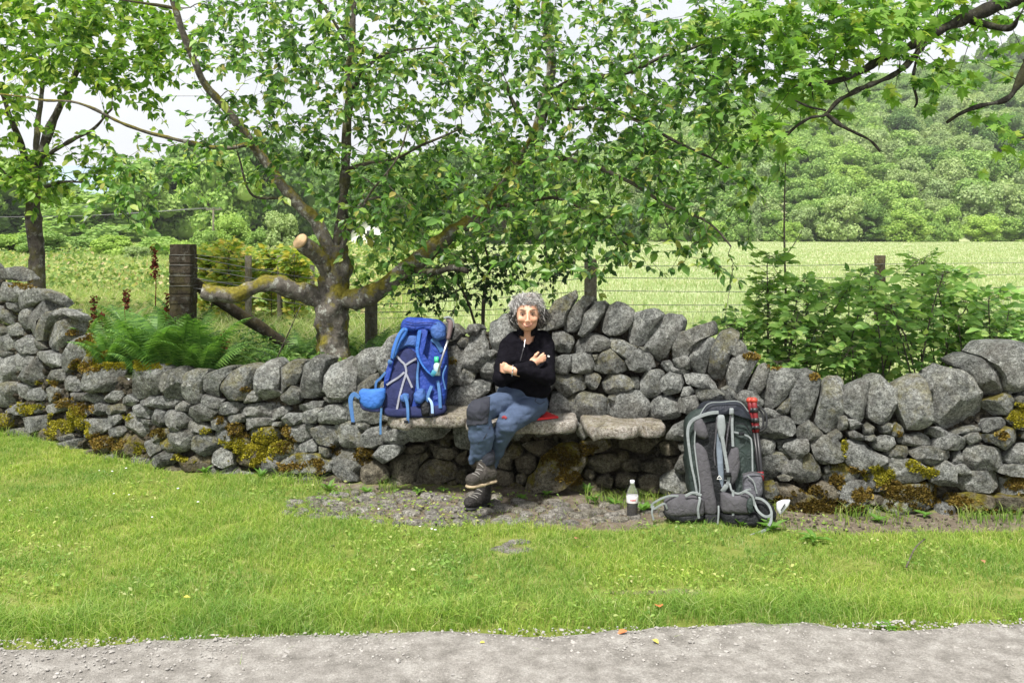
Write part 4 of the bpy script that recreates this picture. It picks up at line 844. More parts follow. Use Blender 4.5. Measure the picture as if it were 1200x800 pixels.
for a, b in (((919, 280), (900, 262)), ((920, 300), (940, 270)), ((919, 330), (905, 310))):
    V, Fs = tube(spline([at(*a, 6.35), at((a[0] + b[0]) / 2, (a[1] + b[1]) / 2 + 2, 6.33), at(*b, 6.3)], 6), np.linspace(.004, .002, 6), 4); obj('side_twig', V, Fs, M_twig, sapl)

rg0 = np.random.default_rng(66); M_und = leaf_mat('undergrowth leaf', [(0, (.05, .12, .03)), (.5, (.11, .22, .045)), (1, (.24, .36, .09))], .4, .5, .3)
# ---- ferns
def frond_mesh(L, seed):
    r = np.random.default_rng(seed); n = 30; t = np.linspace(0, 1, n)
    P = np.stack([0 * t, L * (.22 * t + .42 * t ** 2.2), L * (1.12 * t - .38 * t ** 3.2)], -1) + [0, 0, 0]
    V, Fs = tube(P, np.linspace(.004, .001, n), 4, 0, 0, False); mb = MB().add(V, Fs); T = np.gradient(P, axis=0); T /= np.linalg.norm(T, axis=1)[:, None]
    for k in range(4, n):
        w = L * .21 * math.sin(math.pi * min(1, (t[k] * .9 + .12))) ** .8 * (1 if k < n - 2 else .5)
        for sg in (-1, 1):
            d = np.array([sg, .35, -.12]) ; d = d / np.linalg.norm(d) * w; tt = T[k] * (L * .016)
            vs = [P[k] - tt, P[k] + tt]; m = 5
            for q in range(1, m):
                c = P[k] + d * q / m + [0, 0, -.10 * w * (q / m) ** 2]; ww = (1 - q / m) * 1.15
                vs += [c - tt * ww * (1.2 if q % 2 else .6), c + tt * ww * (.6 if q % 2 else 1.2)]
            vs.append(P[k] + d + [0, 0, -.12 * w]); f = [(2 * q, 2 * q + 1, 2 * q + 3, 2 * q + 2) for q in range(m - 1)]
            mb.add(vs, [np.array(f), np.array([[2 * m - 2, 2 * m - 1, 2 * m]])])
    return mb.get()
M_fern = leaf_mat('fern green', [(0, (.05, .13, .03)), (.5, (.10, .22, .045)), (1, (.18, .33, .07))], .4, .5, .3)
M_fern.node_tree  # random per island gives each pinna its own tone
FR = [mesh('frond', *frond_mesh(l, k), False) for k, l in enumerate((.66, .74, .56))]
for f in FR: f.materials.append(M_fern)
ferns = [(200, 412, 6.35, 1.12, 'nearest tall fern standing in front of the timber post'), (175, 420, 6.4, 1.15, 'near tall fern just left of the timber post front'), (235, 418, 6.35, 1.05, 'near fern right of the timber post front'), (205, 395, 7.3, 1.1, 'fern behind the timber post clump, half hidden'), (128, 430, 6.7, .7, 'fern peeping over the yellow moss crest'), (228, 430, 6.5, .8, 'fern over the coping under the low mossy limb'), (372, 405, 7.4, .9, 'fern behind the cherry trunk, left side'), (318, 432, 6.6, .7, 'fern low against the coping left of the trunk'), (112, 410, 7.1, .75, 'lowest bright fern above the yellow moss on the sloping wall'), (140, 400, 7.0, .9, 'fern at the left side of the big fern clump'), (165, 405, 6.9, 1.05, 'fern left of the square timber post'), (190, 400, 6.8, 1.1, 'tall fern straight in front of the timber post\'s left edge'),
         (217, 405, 6.5, 1.1, 'tall dark fern covering the foot of the timber post'), (245, 410, 6.6, .95, 'fern under the cut end of the low mossy limb'), (190, 430, 6.6, .8, 'low fern in front of the clump above the pale coping'), (330, 425, 6.9, .8, 'fern left of the cherry trunk, outer one'),
         (352, 420, 6.8, .95, 'fern touching the left side of the cherry trunk'), (432, 400, 7.0, 1.0, 'fern right of the cherry trunk'), (462, 395, 7.0, .95, 'fern between the cherry trunk and the blue pack'), (285, 432, 6.7, .6, 'small fern under the leaning brace pole'), (148, 375, 7.6, .9, 'farther fern behind the left clump'), (90, 385, 7.7, .8, 'bright fern at the far left by the wall slope')]
for q, (px, py, Yf, sc, lab) in enumerate(ferns):
    b = at(px, py, Yf); b[2] = zfield(np.array(b[0]), np.array(b[1])) - .02; root = thing('fern', lab, 'fern', b, 'ferns behind the wall'); r = np.random.default_rng(q + 50)
    for k in range(17):
        o = bpy.data.objects.new('frond', FR[r.integers(3)]); COL.objects.link(o); o.parent = root
        o.rotation_euler = (R(r.uniform(-8, 22)), R(r.uniform(-14, 14)), k / 17 * 6.283 + r.uniform(-.3, .3)); s_ = sc * .84 * r.uniform(.7, 1.1); o.scale = (s_,) * 3

n = 15000; px = rg0.uniform(95, 470, n); Yu = rg0.uniform(6.35, 8.2, n); Xu = (px - 600) / F * Yu; zb = zfield(Xu, Yu)
hgt = (.12 + .22 * (vnoise(np.stack([Xu * 2.2, Yu * 2.2, 0 * Xu], -1), 1, 14) + .6)) * np.clip(1.3 - .25 * (Yu - 6.4), .5, 1.2); ok = (Yu > Yw(px) + .25) & (hgt > .05); Pu = np.stack([Xu, Yu, zb + hgt * rg0.uniform(.25, 1, n)], -1)[ok]; m_ = len(Pu)
V, Fq = leaves(Pu, rg0.normal(0, 1, (m_, 3)) * [1, 1, .4], np.array([0, -.6, .8]) + rg0.normal(0, .4, (m_, 3)), rg0.uniform(.025, .07, m_), NARROW)
tag(obj('undergrowth', V, Fq, M_und, smooth=False, origin=False), 'tangled low green weeds between the ferns behind the wall', 'weed', kind='stuff')
# ---- dock plants gone to seed (dark red-brown spikes)
M_dock = leaf_mat('red brown dock seed', [(0, (.05, .012, .008)), (.6, (.13, .03, .018)), (1, (.22, .06, .03))], .2, .8, .2)
docks = [(181, 290, 342, 7.0, 'tallest dock spike, left of the timber post'), (110, 348, 400, 7.3, 'thick dark red dock spike nearest the wall slope'), (118, 368, 410, 7.2, 'dock spike low beside the thick red one'), (148, 338, 370, 7.2, 'small dock spike between the ferns'), (196, 345, 400, 6.6, 'dock spike close to the post foot'), (200, 378, 410, 6.5, 'short dock spike among the post ferns'), (262, 392, 420, 6.7, 'short dock spike under the mossy limb'), (107, 378, 405, 7.25, 'shortest dock spike over the wall slope')]
for q, (px, y0, y1, Yd, lab) in enumerate(docks):
    r = np.random.default_rng(q + 80); a, b = at(px + 1, y1 + 20, Yd), at(px, y0, Yd); root = thing('dock_plant', 'rusty ' + lab, 'weed', a, 'dock plants behind the wall')
    P = spline([a, (a + b) / 2 + r.normal(0, .01, 3), b], 10); V, Fs = tube(P, np.linspace(.005, .002, 10), 5); obj('stem', V, Fs, M_dock, root)
    n = 170 if q < 3 else 90; t = r.uniform(.55, 1, n); t = np.where((t * 9).astype(int) % 2 == 0, t, t - .04); C = a + (b - a) * t[:, None] + r.normal(0, .012, (n, 3)) * [1, 1, 1]
    V, Fq = leaves(C, r.normal(0, 1, (n, 3)), r.normal(0, 1, (n, 3)), r.uniform(.012, .022, n), CARD); obj('seed_head', V, Fq, M_dock, root, smooth=False)

# ================================================================ GRASS
def blades(P, h, w, lean, r, bend=.5):
    n = len(P); a = r.uniform(0, 6.283, n); s = np.stack([np.cos(a), np.sin(a), 0 * a], -1); b = r.uniform(0, 6.283, n)
    ld = np.stack([np.cos(b), np.sin(b), 0 * b], -1) * (lean * r.uniform(.2, 1, n))[:, None]; u = np.array([0, 0, 1.])
    w = w[:, None] / 2; h = h[:, None]; m = P + h * .55 * (u + ld * .5); t = P + h * (u * (1 - .35 * bend * lean) + ld * 1.5)
    V = np.stack([P - s * w, P + s * w, m - s * w * .7, m + s * w * .7, t], 1).reshape(-1, 3); i = np.arange(n)[:, None] * 5
    return V, [i + np.array([[0, 1, 3, 2]]), i + np.array([[2, 3, 4]])]
rg = np.random.default_rng(99)
M_grass = leaf_mat('lawn grass', [(0, (.14, .25, .045)), (.35, (.25, .39, .07)), (.7, (.37, .50, .11)), (.9, (.49, .54, .18)), (1, (.66, .62, .34))], .5, .5, .35, hv=(.55, .72, .7), hue=1.3)
N0 = 330000
Y = rg.uniform(3.3, 7.6, N0); X = rg.uniform(-.68, .68, N0) * Y
keep = rg.random(N0) < (Y / 7.6) ** -0 * np.clip(5.2 / Y, 0, 1) ** .5; X, Y = X[keep], Y[keep]
px = 600 + X / Y * F; py = HOR + HC / Y * F
yw = Yw(px) - .03; P3 = np.stack([X, Y, 0 * X], -1)
nz1 = vnoise(P3, 1.6, 31); nz2 = vnoise(P3, 5.5, 32); nz3 = vnoise(P3, 16, 33)
br_ = bare(px, py) + .28 * nz2 + .22 * nz3
edge = Y - Yroad(X) - .10 * nz2 - .05 * nz3
ok = (Y < yw) & (edge > 0) & (rg.random(len(X)) < np.clip(1.15 - 1.5 * br_, .10, 1)) & (rg.random(len(X)) < np.clip(edge / .10, .1, 1)) & ((nz3 + .5 * nz2 > -.75))
ok &= rg.random(len(X)) < np.clip(1.25 + 1.1 * nz1 + .5 * nz2, .3, 1)
ok |= (edge > -.25) & (edge < 0) & (rg.random(len(X)) < .035)
X, Y, nz1, nz2, br_ = X[ok], Y[ok], nz1[ok], nz2[ok], br_[ok]
Z = zlawn(X, Y) - .004
h = .026 + .012 * nz1 + .010 * nz2 + rg.gamma(2, .006, len(X)); h *= np.clip(1.1 - .6 * np.clip(br_, 0, 1), .4, 1.2) * (1 + .9 * np.exp(-((Y - Yroad(X) - .18) / .13) ** 2))
V, Fs = blades(np.stack([X, Y, Z], -1), np.clip(h, .012, .12), rg.uniform(.0022, .0045, len(X)), .9, rg)
tag(obj('lawn_grass', V, Fs, M_grass, smooth=False, origin=False), 'short bright green lawn grass in front of the wall', 'grass', kind='stuff'); print('blades', len(X))
# tufts along the wall foot
N1 = 2600; px = rg.uniform(0, 1200, N1); Y = Yw(px) - rg.gamma(1.5, .04, N1) - .03; sel = (vnoise(np.stack([px, 0 * px, 0 * px], -1), .02, 3) > np.where((px > 420) & (px < 860), .4, -.1)); px, Y = px[sel], Y[sel]
X = (px - 600) / F * Y; V, Fs = blades(np.stack([X, Y, 0 * X], -1), rg.uniform(.03, .11, len(X)), rg.uniform(.003, .006, len(X)), .8, rg)
tag(obj('wall_foot_grass', V, Fs, M_grass, smooth=False, origin=False), 'longer grass tufts along the foot of the wall', 'grass', kind='stuff')
# clover and small flat leaves in the lawn, daisies
n = 9000; Y = rg.uniform(3.7, 6.6, n); X = rg.uniform(-.62, .62, n) * Y; P3 = np.stack([X, Y, 0 * X], -1); sel = (vnoise(P3, 2.5, 51) > .1) & (Y < Yw(600 + X / Y * F) - .05); P3 = P3[sel]; P3[:, 2] = .018 + rg.uniform(0, .02, len(P3))
V, Fq = leaves(P3, rg.normal(0, 1, P3.shape) * [1, 1, .25], np.array([0, -.2, 1]) + rg.normal(0, .3, P3.shape), rg.uniform(.012, .028, len(P3)), OVATE)
tag(obj('clover_leaves', V, Fq, M_grass, smooth=False, origin=False), 'clover and small flat weed leaves among the lawn grass', 'weed', kind='stuff')
M_white = plain('white petal', (.85, .85, .82), .6)
n = 130; Y = rg.uniform(3.8, 6.3, n); X = rg.uniform(-.6, .6, n) * Y; cl = vnoise(np.stack([X, Y, 0 * X], -1), 1.4, 77) > .15; X, Y = X[cl], Y[cl]; ok = Y < Yw(600 + X / Y * F) - .1; X, Y = X[ok], Y[ok]; C = np.stack([X, Y, 0 * X + .045], -1)
V, Fq = scatter_rocks(C, rg.uniform(.005, .009, len(C)), (IV, IF), 9, .4)
tag(obj('clover_flowers', V, Fq, M_white, origin=False), 'tiny white clover heads and daisies dotted in the lawn', 'flower', kind='stuff')
# gravel
M_peb = plain('road gravel', (.30, .285, .265), .9, 0, .35)
n = 4200; X = rg.uniform(-2.6, 2.6, n); T_ = rg.gamma(1.3, .13, n); Y = Yroad(X) - T_ + .04; rad = np.exp(rg.normal(-5.75, .5, n)); rad = np.clip(rad, .0015, .022)
V, Fq = scatter_rocks(np.stack([X, Y, 0 * X + .022 + rad * .1], -1), rad, (IV, IF), 12, .6)
tag(obj('road_pebbles', V, Fq, M_peb, smooth=False, origin=False, moss=0.), 'loose grey pebbles scattered along the gravel road edge', 'pebbles', kind='stuff')
n = 900; px = rg.uniform(330, 1190, n); py = np.where(px < 780, rg.normal(592, 18, n), rg.normal(610, 8, n)); Y = HC * F / (py - HOR); ok = Y < Yw(px) - .03; px, Y = px[ok], Y[ok]
V, Fq = scatter_rocks(np.stack([(px - 600) / F * Y, Y, 0 * Y + .004], -1), np.exp(rg.normal(-5.2, .5, len(px))), (IV, IF), 13, .5)
tag(obj('soil_grit', V, Fq, M_stone_low, smooth=False, origin=False, moss=0.), 'grit and small stones on the bare soil before the seats', 'grit', kind='stuff')
# flat worn stones sunk in the ground before the seats (parts of the ground)
rp = np.random.default_rng(17); pv = []
for _ in range(4000):
    cx, cy = rp.uniform(330, 790), rp.uniform(575, 660); s_ = .55 + .9 * (cy - 575) / 85
    ins = ((cx - 560) / 235) ** 2 + ((cy - 594) / 23) ** 2 < 1 or ((cx - 602) / 22) ** 2 + ((cy - 643) / 8) ** 2 < 1
    rx, ry = rp.uniform(7, 19), rp.uniform(2.4, 4.6)
    if ins and cy > np.interp(cx, BX, BY) + 7 and all(abs(cx - a) / (rx + c) + abs(cy - b) / (ry + d) > .98 or (abs(cx - a) > (rx + c) * .9 or abs(cy - b) > (ry + d) * .9) for a, b, c, d in pv) and len(pv) < 95: pv.append((cx, cy, rx, ry))
for q, (cx, cy, rx, ry) in enumerate(pv):
    r = np.random.default_rng(q + 300); a = (np.arange(9) + r.uniform(-.35, .35, 9)) / 9 * 6.283; rd = r.uniform(.65, 1.08, 9); O = []
    for u, w in zip(a, rd):
        Y = HC * F / (cy + ry * w * math.sin(u) - HOR); O.append([(cx + rx * w * math.cos(u) - 600) / F * Y, Y, .0])
    V, Fs = loft(O, [0, 0, 1], [(0, .018), (.6, .018), (.88, .012), (1.0, .0), (1, -.03), (0, -.035)], 18, jit=.12, rough=.05, seed=q, rfreq=12); obj('paving_stone', V, Fs, M_pave, ground, moss=.15 if q % 3 == 0 else 0.)
# long grass of the field and the meadow
M_mead = leaf_mat('hay meadow grass', [(0, (.15, .25, .06)), (.35, (.24, .34, .09)), (.65, (.36, .42, .15)), (.88, (.46, .45, .24)), (1, (.54, .45, .30))], .4, .6, .2, hue=.25)
N2 = 330000; u = rg.uniform(0, 1, N2); S_ = rg.uniform(-.72, .72, N2); Ymin = Yw(600 + S_ * F) + .45; Y = Ymin * (168 / Ymin) ** (u ** 1.15); X = S_ * Y
z = zfield(X, Y); px = 600 + S_ * F; left = px < 480
h = np.where(left, rg.uniform(.18, .5, N2), rg.uniform(.06, .2, N2)) * np.where(Y < 7.6, np.where(left, .75, .8), 1) * (1 + .3 * vnoise(np.stack([X, Y, 0 * X], -1), .8, 6)) 
M_hay = leaf_mat('pale pasture grass', [(0, (.25, .35, .14)), (.4, (.32, .41, .19)), (.75, (.40, .46, .24)), (1, (.50, .47, .33))], .4, .7, .1, hue=.12)
for nm, mt, sel, lab in (('meadow_grass', M_mead, left, 'long rough grass of the meadow left of the cherry tree'), ('pasture_grass', M_hay, ~left, 'fine pale pasture grass of the big field at right')):
    hh = h[sel] if nm[0] == 'm' else h[sel] * .8
    V, Fs = blades(np.stack([X, Y, z - .01], -1)[sel], hh, ((.0035 + .0011 * Y) if nm[0] == 'm' else (.003 + .0007 * Y))[sel] * rg.uniform(.6, 1.3, sel.sum()), .8, rg)
    tag(obj(nm, V, Fs, mt, smooth=False, origin=False), lab, 'grass', kind='stuff')
n = 60000; Yu = 8.5 * (60 / 8.5) ** rg.uniform(0, 1, n); Su = rg.uniform(-.62, -.08, n); Xu = Su * Yu; cl = vnoise(np.stack([Xu * 3 / Yu * 4, np.log(Yu) * 9, 0 * Xu], -1), 1, 61); ok = cl > -.05; Xu, Yu, cl = Xu[ok], Yu[ok], cl[ok]; m_ = len(Xu)
Pu = np.stack([Xu, Yu, zfield(Xu, Yu) + (.15 + .5 * cl) * rg.uniform(.3, 1.1, m_) * np.clip(Yu / 14, .7, 1.4)], -1)
V, Fq = leaves(Pu, rg.normal(0, 1, (m_, 3)), np.array([0, -.4, .8]) + rg.normal(0, .5, (m_, 3)), (.018 + .0028 * Yu) * rg.uniform(.6, 1.3, m_), CARD)
tag(obj('meadow_weeds', V, Fq, leaf_mat('meadow weeds', [(0, (.10, .18, .05)), (.4, (.20, .30, .08)), (.75, (.34, .40, .13)), (.93, (.48, .46, .22)), (1, (.55, .40, .28))], .4, .6, .2), smooth=False, origin=False), 'mixed pale and green tall weeds across the left meadow', 'weed', kind='stuff')
# ================================================================ FAR TREES
def crown(seed, H=1., spread=.5, n=2600, leaf=.055, lobes=16, conic=False):
    r = np.random.default_rng(seed); C, Rr = [], []
    for k in range(lobes):
        t = r.uniform(.10, .90); rad = spread * (1 - abs(t - .5) * .9) if not conic else spread * (1.05 - t)
        a = r.uniform(0, 6.283); q = rad * r.uniform(.2, .75); C.append([q * math.cos(a), q * math.sin(a), t * H]); Rr.append(r.uniform(.09, .22) * (1 if not conic else .7))
    C, Rr = np.array(C), np.array(Rr); k = r.integers(0, lobes, n); d = r.standard_normal((n, 3)); d /= np.linalg.norm(d, axis=1)[:, None]; d[:, 2] = np.where(d[:, 2] < -.3, -d[:, 2], d[:, 2])
    P = C[k] + d * Rr[k][:, None] * r.uniform(.62, 1.1, (n, 1)); up = d + 1.5 * r.standard_normal((n, 3)) + [0, 0, .5]
    V, Fq = leaves(P, np.cross(d, r.standard_normal((n, 3))), up, leaf * r.uniform(.6, 1.35, n), CARD)
    cv = (IV2[None] * Rr[:, None, None] * .6 + C[:, None]).reshape(-1, 3); cf = (IF2[None] + (np.arange(lobes) * len(IV2))[:, None, None]).reshape(-1, 3)
    return MB().add(V, Fq).add(cv, cf).get()
def ctrunk(H=1.): 
    mb = MB().add(*tube(spline([(0, 0, -.05), (.01, 0, .2), (0, .01, .5 * H), (0, 0, .75 * H)], 8), np.linspace(.035, .01, 8), 6, .2))
    for a in range(4): mb.add(*tube(spline([(0, 0, .25 + .08 * a), (.12 * math.cos(a * 1.7), .12 * math.sin(a * 1.7), .42 + .08 * a), (.25 * math.cos(a * 1.7), .25 * math.sin(a * 1.7), .6 + .06 * a)], 6), np.linspace(.014, .004, 6), 5))
    return mb.get()
FM = {'mid': leaf_mat('far mid green', [(0, (.18, .31, .08)), (.5, (.27, .41, .12)), (1, (.37, .50, .17))], .35, .8, .1, .10, hue=.03),
      'bright': leaf_mat('far bright green', [(0, (.22, .36, .08)), (.5, (.31, .45, .11)), (1, (.41, .54, .16))], .35, .8, .1, .08, hue=.03),
      'grey': leaf_mat('far grey green', [(0, (.22, .32, .13)), (.5, (.31, .41, .18)), (1, (.41, .50, .25))], .35, .8, .1, .10, hue=.03),
      'dark': leaf_mat('far dark green', [(0, (.09, .17, .055)), (.5, (.14, .24, .08)), (1, (.21, .32, .11))], .35, .8, .1, .12, hue=.03)}
def ordn(i): return ['first', 'second', 'third', 'fourth', 'fifth', 'sixth', 'seventh', 'eighth', 'ninth', 'tenth', 'eleventh', 'twelfth', 'thirteenth', 'fourteenth', 'fifteenth', 'sixteenth', 'seventeenth', 'eighteenth', 'nineteenth', 'twentieth', 'twenty-first', 'twenty-second', 'twenty-third', 'twenty-fourth', 'twenty-fifth', 'twenty-sixth'][i]
WD = {'mid': 'mid green round', 'bright': 'bright yellow-green', 'grey': 'pale grey-green', 'dark': 'dark green'}
CR = {}
for k in FM:
    L_ = []
    for v in range(4):
        me = mesh('crown', *crown(100 + 10 * len(CR) + v, 1., .50, 8000, .034, 38), smooth=False); me.materials.append(FM[k]); L_.append(me)
    CR[k] = L_
TM = mesh('trunk', *ctrunk()); TM.materials.append(M_bark2)
CNF = mesh('crown', *crown(777, 1., .22, 2600, .04, 22, True), smooth=False); CNF.materials.append(FM['dark'])
rf = np.random.default_rng(404)
def far_tree(x, y, z, H, kind, label, group=None, wide=1., cat='tree', name='tree', me=None):
    root = thing(name, label, cat, (x, y, z), group); a = rf.uniform(0, 6.28); w = H * wide; sx_ = rf.uniform(.85, 1.2)
    for nm, m_ in (('crown', me or CR[kind][rf.integers(4)]), ('trunk', TM)):
        o = bpy.data.objects.new(nm, m_); COL.objects.link(o); o.parent = root; o.rotation_euler = (0, 0, a); o.scale = (w * sx_, w / sx_, H)
    return root
# the wood on the hill: rows up the slope
pts = []
Yr = 174.
while Yr < 430:
    sp = 7.0 + (Yr - 178) * .014; x = (690 - 600) / F * Yr
    while x < .72 * Yr: 
        pts.append((x + rf.uniform(-2.4, 2.4), Yr + rf.uniform(-3, 3))); x += sp
    Yr += 7.5 + (Yr - 178) * .03
pts = sorted(pts, key=lambda p: p[1]); pts = [p for p in pts if p[1] < 432 or rf.random() < .6]
print('hill trees', len(pts)); far = MB(); farn = 0
for q, (x, y) in enumerate(pts):
    z = float(zfield(np.array(x), np.array(y))); H = rf.uniform(7.5, 11.5); nn = vnoise(np.array([x, y, 0.]), .02, 5) + rf.uniform(-.5, .5)
    k = 'dark' if nn < -.42 else 'grey' if nn < .08 else 'mid' if nn < .6 else 'bright'
    if q < 285:
        zone = 'on the lower slope of the wooded hill' if y < 235 else 'halfway up the wooded hill' if y < 330 else 'near the top of the wooded hill'
        far_tree(x, y, z - 1, H, k, WD[k] + ' tree ' + zone, WD[k] + ' trees ' + zone, rf.uniform(.85, 1.15))
    else:
        V, Fs = [np.array([v.co[:] for v in CR['mid'][q % 4].vertices]), np.array([p.vertices[:] for p in CR['mid'][q % 4].polygons])] if q < 289 else cache[q % 4]
        if q < 289:
            cache = globals().setdefault('cache', {}); cache[q % 4] = (V, Fs)
        a = rf.uniform(0, 6.28); ca, sa = math.cos(a), math.sin(a); Vt = np.stack([(V[:, 0] * ca - V[:, 1] * sa) * H, (V[:, 0] * sa + V[:, 1] * ca) * H, V[:, 2] * H], -1) + [x, y, z - 1]
        sel = (np.arange(len(Fs)) % 2 == 0) ; far.add(Vt, Fs); farn += 1
if farn: tag(far.build('far_wood', FM['mid'], None, smooth=False), 'topmost wood along the crest of the hill', 'wood', kind='stuff')
for px, H in ((1130, 15), (1150, 18), (1163, 21), (1176, 19), (1188, 23), (1200, 20), (1215, 22), (1240, 21)):
    Yt = 425.; x = (px - 600) / F * Yt; far_tree(x, Yt, float(zfield(np.array(x), np.array(Yt))) - 1, H, 'dark', 'dark pointed conifer on the skyline at the top right', 'conifers on the hill crest', .9, 'conifer', 'conifer', CNF)
# trees and bushes along the far edge of the field
edge = [(1063, 52, 36, 'bright'), (1152, 46, 30, 'bright'), (1198, 34, 28, 'grey'), (985, 60, 52, 'grey'), (940, 42, 40, 'grey'), (905, 36, 34, 'mid'), (862, 48, 38, 'mid'), (1020, 40, 44, 'dark'), (820, 50, 44, 'grey'), (780, 50, 50, 'mid'), (742, 52, 46, 'dark'), (705, 55, 58, 'mid'), (668, 52, 54, 'dark'), (1110, 36, 40, 'mid'), (880, 30, 60, 'grey'), (1245, 50, 44, 'mid'), (1300, 50, 50, 'grey'), (1035, 36, 26, 'mid'), (925, 30, 24, 'bright'), (1095, 30, 22, 'mid'), (1185, 44, 26, 'mid'), (1222, 50, 34, 'dark'), (1010, 60, 24, 'dark'), (960, 50, 20, 'mid'), (845, 40, 24, 'bright')]
for q, (px, w, h, k) in enumerate(edge):
    Yt = 158 + (q % 3) * 4.; H = h / F * Yt; rk = sorted(-e[0] for e in edge).index(-px)
    far_tree((px - 600) / F * Yt, Yt, .2 - H * .12, H * 1.15, k, WD[k] + (' low bushy' if w > h else ' upright') + ' tree at the far field edge, ' + ordn(rk) + ' from the right', None, w / h * .95)
# left belt beyond the meadow
belt = [(-60, 120, 105, 'mid'), (-10, 90, 70, 'dark'), (25, 95, 78, 'mid'), (70, 80, 52, 'dark'), (110, 85, 44, 'mid'), (150, 60, 60, 'mid'), (185, 70, 80, 'mid'), (222, 80, 96, 'dark'), (258, 70, 92, 'mid'), (295, 75, 104, 'dark'), (335, 70, 98, 'dark'), (375, 70, 86, 'mid'), (415, 70, 80, 'dark'), (455, 80, 84, 'mid'), (500, 80, 90, 'dark'), (545, 80, 92, 'mid'), (590, 80, 90, 'dark'), (635, 80, 86, 'mid'), (-130, 120, 110, 'dark')]
WHERE = lambda px: 'beyond the left tree' if px < 90 else 'above the timber post' if px < 240 else 'behind the leaning cherry limb' if px < 360 else 'behind the cherry stems' if px < 480 else 'behind the cherry\'s right limb'
for q, (px, w, h, k) in enumerate(belt):
    Yt = 118 + (q % 4) * 7.; H = h / F * Yt + 1.5; rk = sorted(b[0] for b in belt).index(px)
    far_tree((px - 600) / F * Yt, Yt, -.6, H * 1.12, k, WD[k] + ' belt tree ' + WHERE(px) + ', ' + ordn(rk) + ' from the left', 'belt trees past the meadow', w / h * 1.25)
bush = [(272, 46, 38, 'bright', 52), (330, 40, 40, 'grey', 54), (300, 26, 26, 'mid', 50), (238, 30, 24, 'mid', 50), (190, 46, 22, 'mid', 46), (130, 50, 22, 'bright', 46), (95, 50, 20, 'mid', 50), (50, 60, 26, 'mid', 48), (10, 60, 24, 'bright', 48), (380, 40, 24, 'mid', 48), (-50, 80, 26, 'mid', 48), (160, 30, 16, 'grey', 40), (215, 36, 20, 'bright', 40), (465, 40, 22, 'mid', 60), (520, 46, 22, 'bright', 60)]
for q, (px, w, h, k, Yt) in enumerate(bush):
    H = h / F * Yt * 1.2; far_tree((px - 600) / F * Yt, Yt, .3 - H * .25, H * 1.3, k, ['rounded ', 'spreading '][w > 42] + WD[k] + ' meadow-end bush ' + WHERE(px) + ', ' + ordn(sorted(b[0] for b in bush).index(px)) + ' from the left', 'bushes at the end of the meadow', w / h * .8, 'bush', 'bush')
near_b = [(248, 330, 10.5, .75, 'bright'), (285, 325, 11., .8, 'bright'), (318, 318, 11.5, .8, 'bright'), (345, 322, 10.8, .7, 'mid'), (268, 345, 9.8, .5, 'bright')]
ms = leaf_mat('yellowing bramble leaf', [(0, (.12, .22, .03)), (.5, (.25, .34, .045)), (.8, (.42, .40, .05)), (1, (.52, .40, .10))], .45, .5, .3)
for q, (px, py, Yb, H, k) in enumerate(near_b):
    shrub('meadow_bush', 'yellow-green bushy weed ' + ['right of the timber post', 'left of the thin grey post', 'right of the thin grey post', 'nearest the sawn stub', 'lowest, over the mossy limb'][q], 'bush', px, Yb, 12, 500 + q, .075, ms, (0, (285, 335)), 34, 0, base=.4)
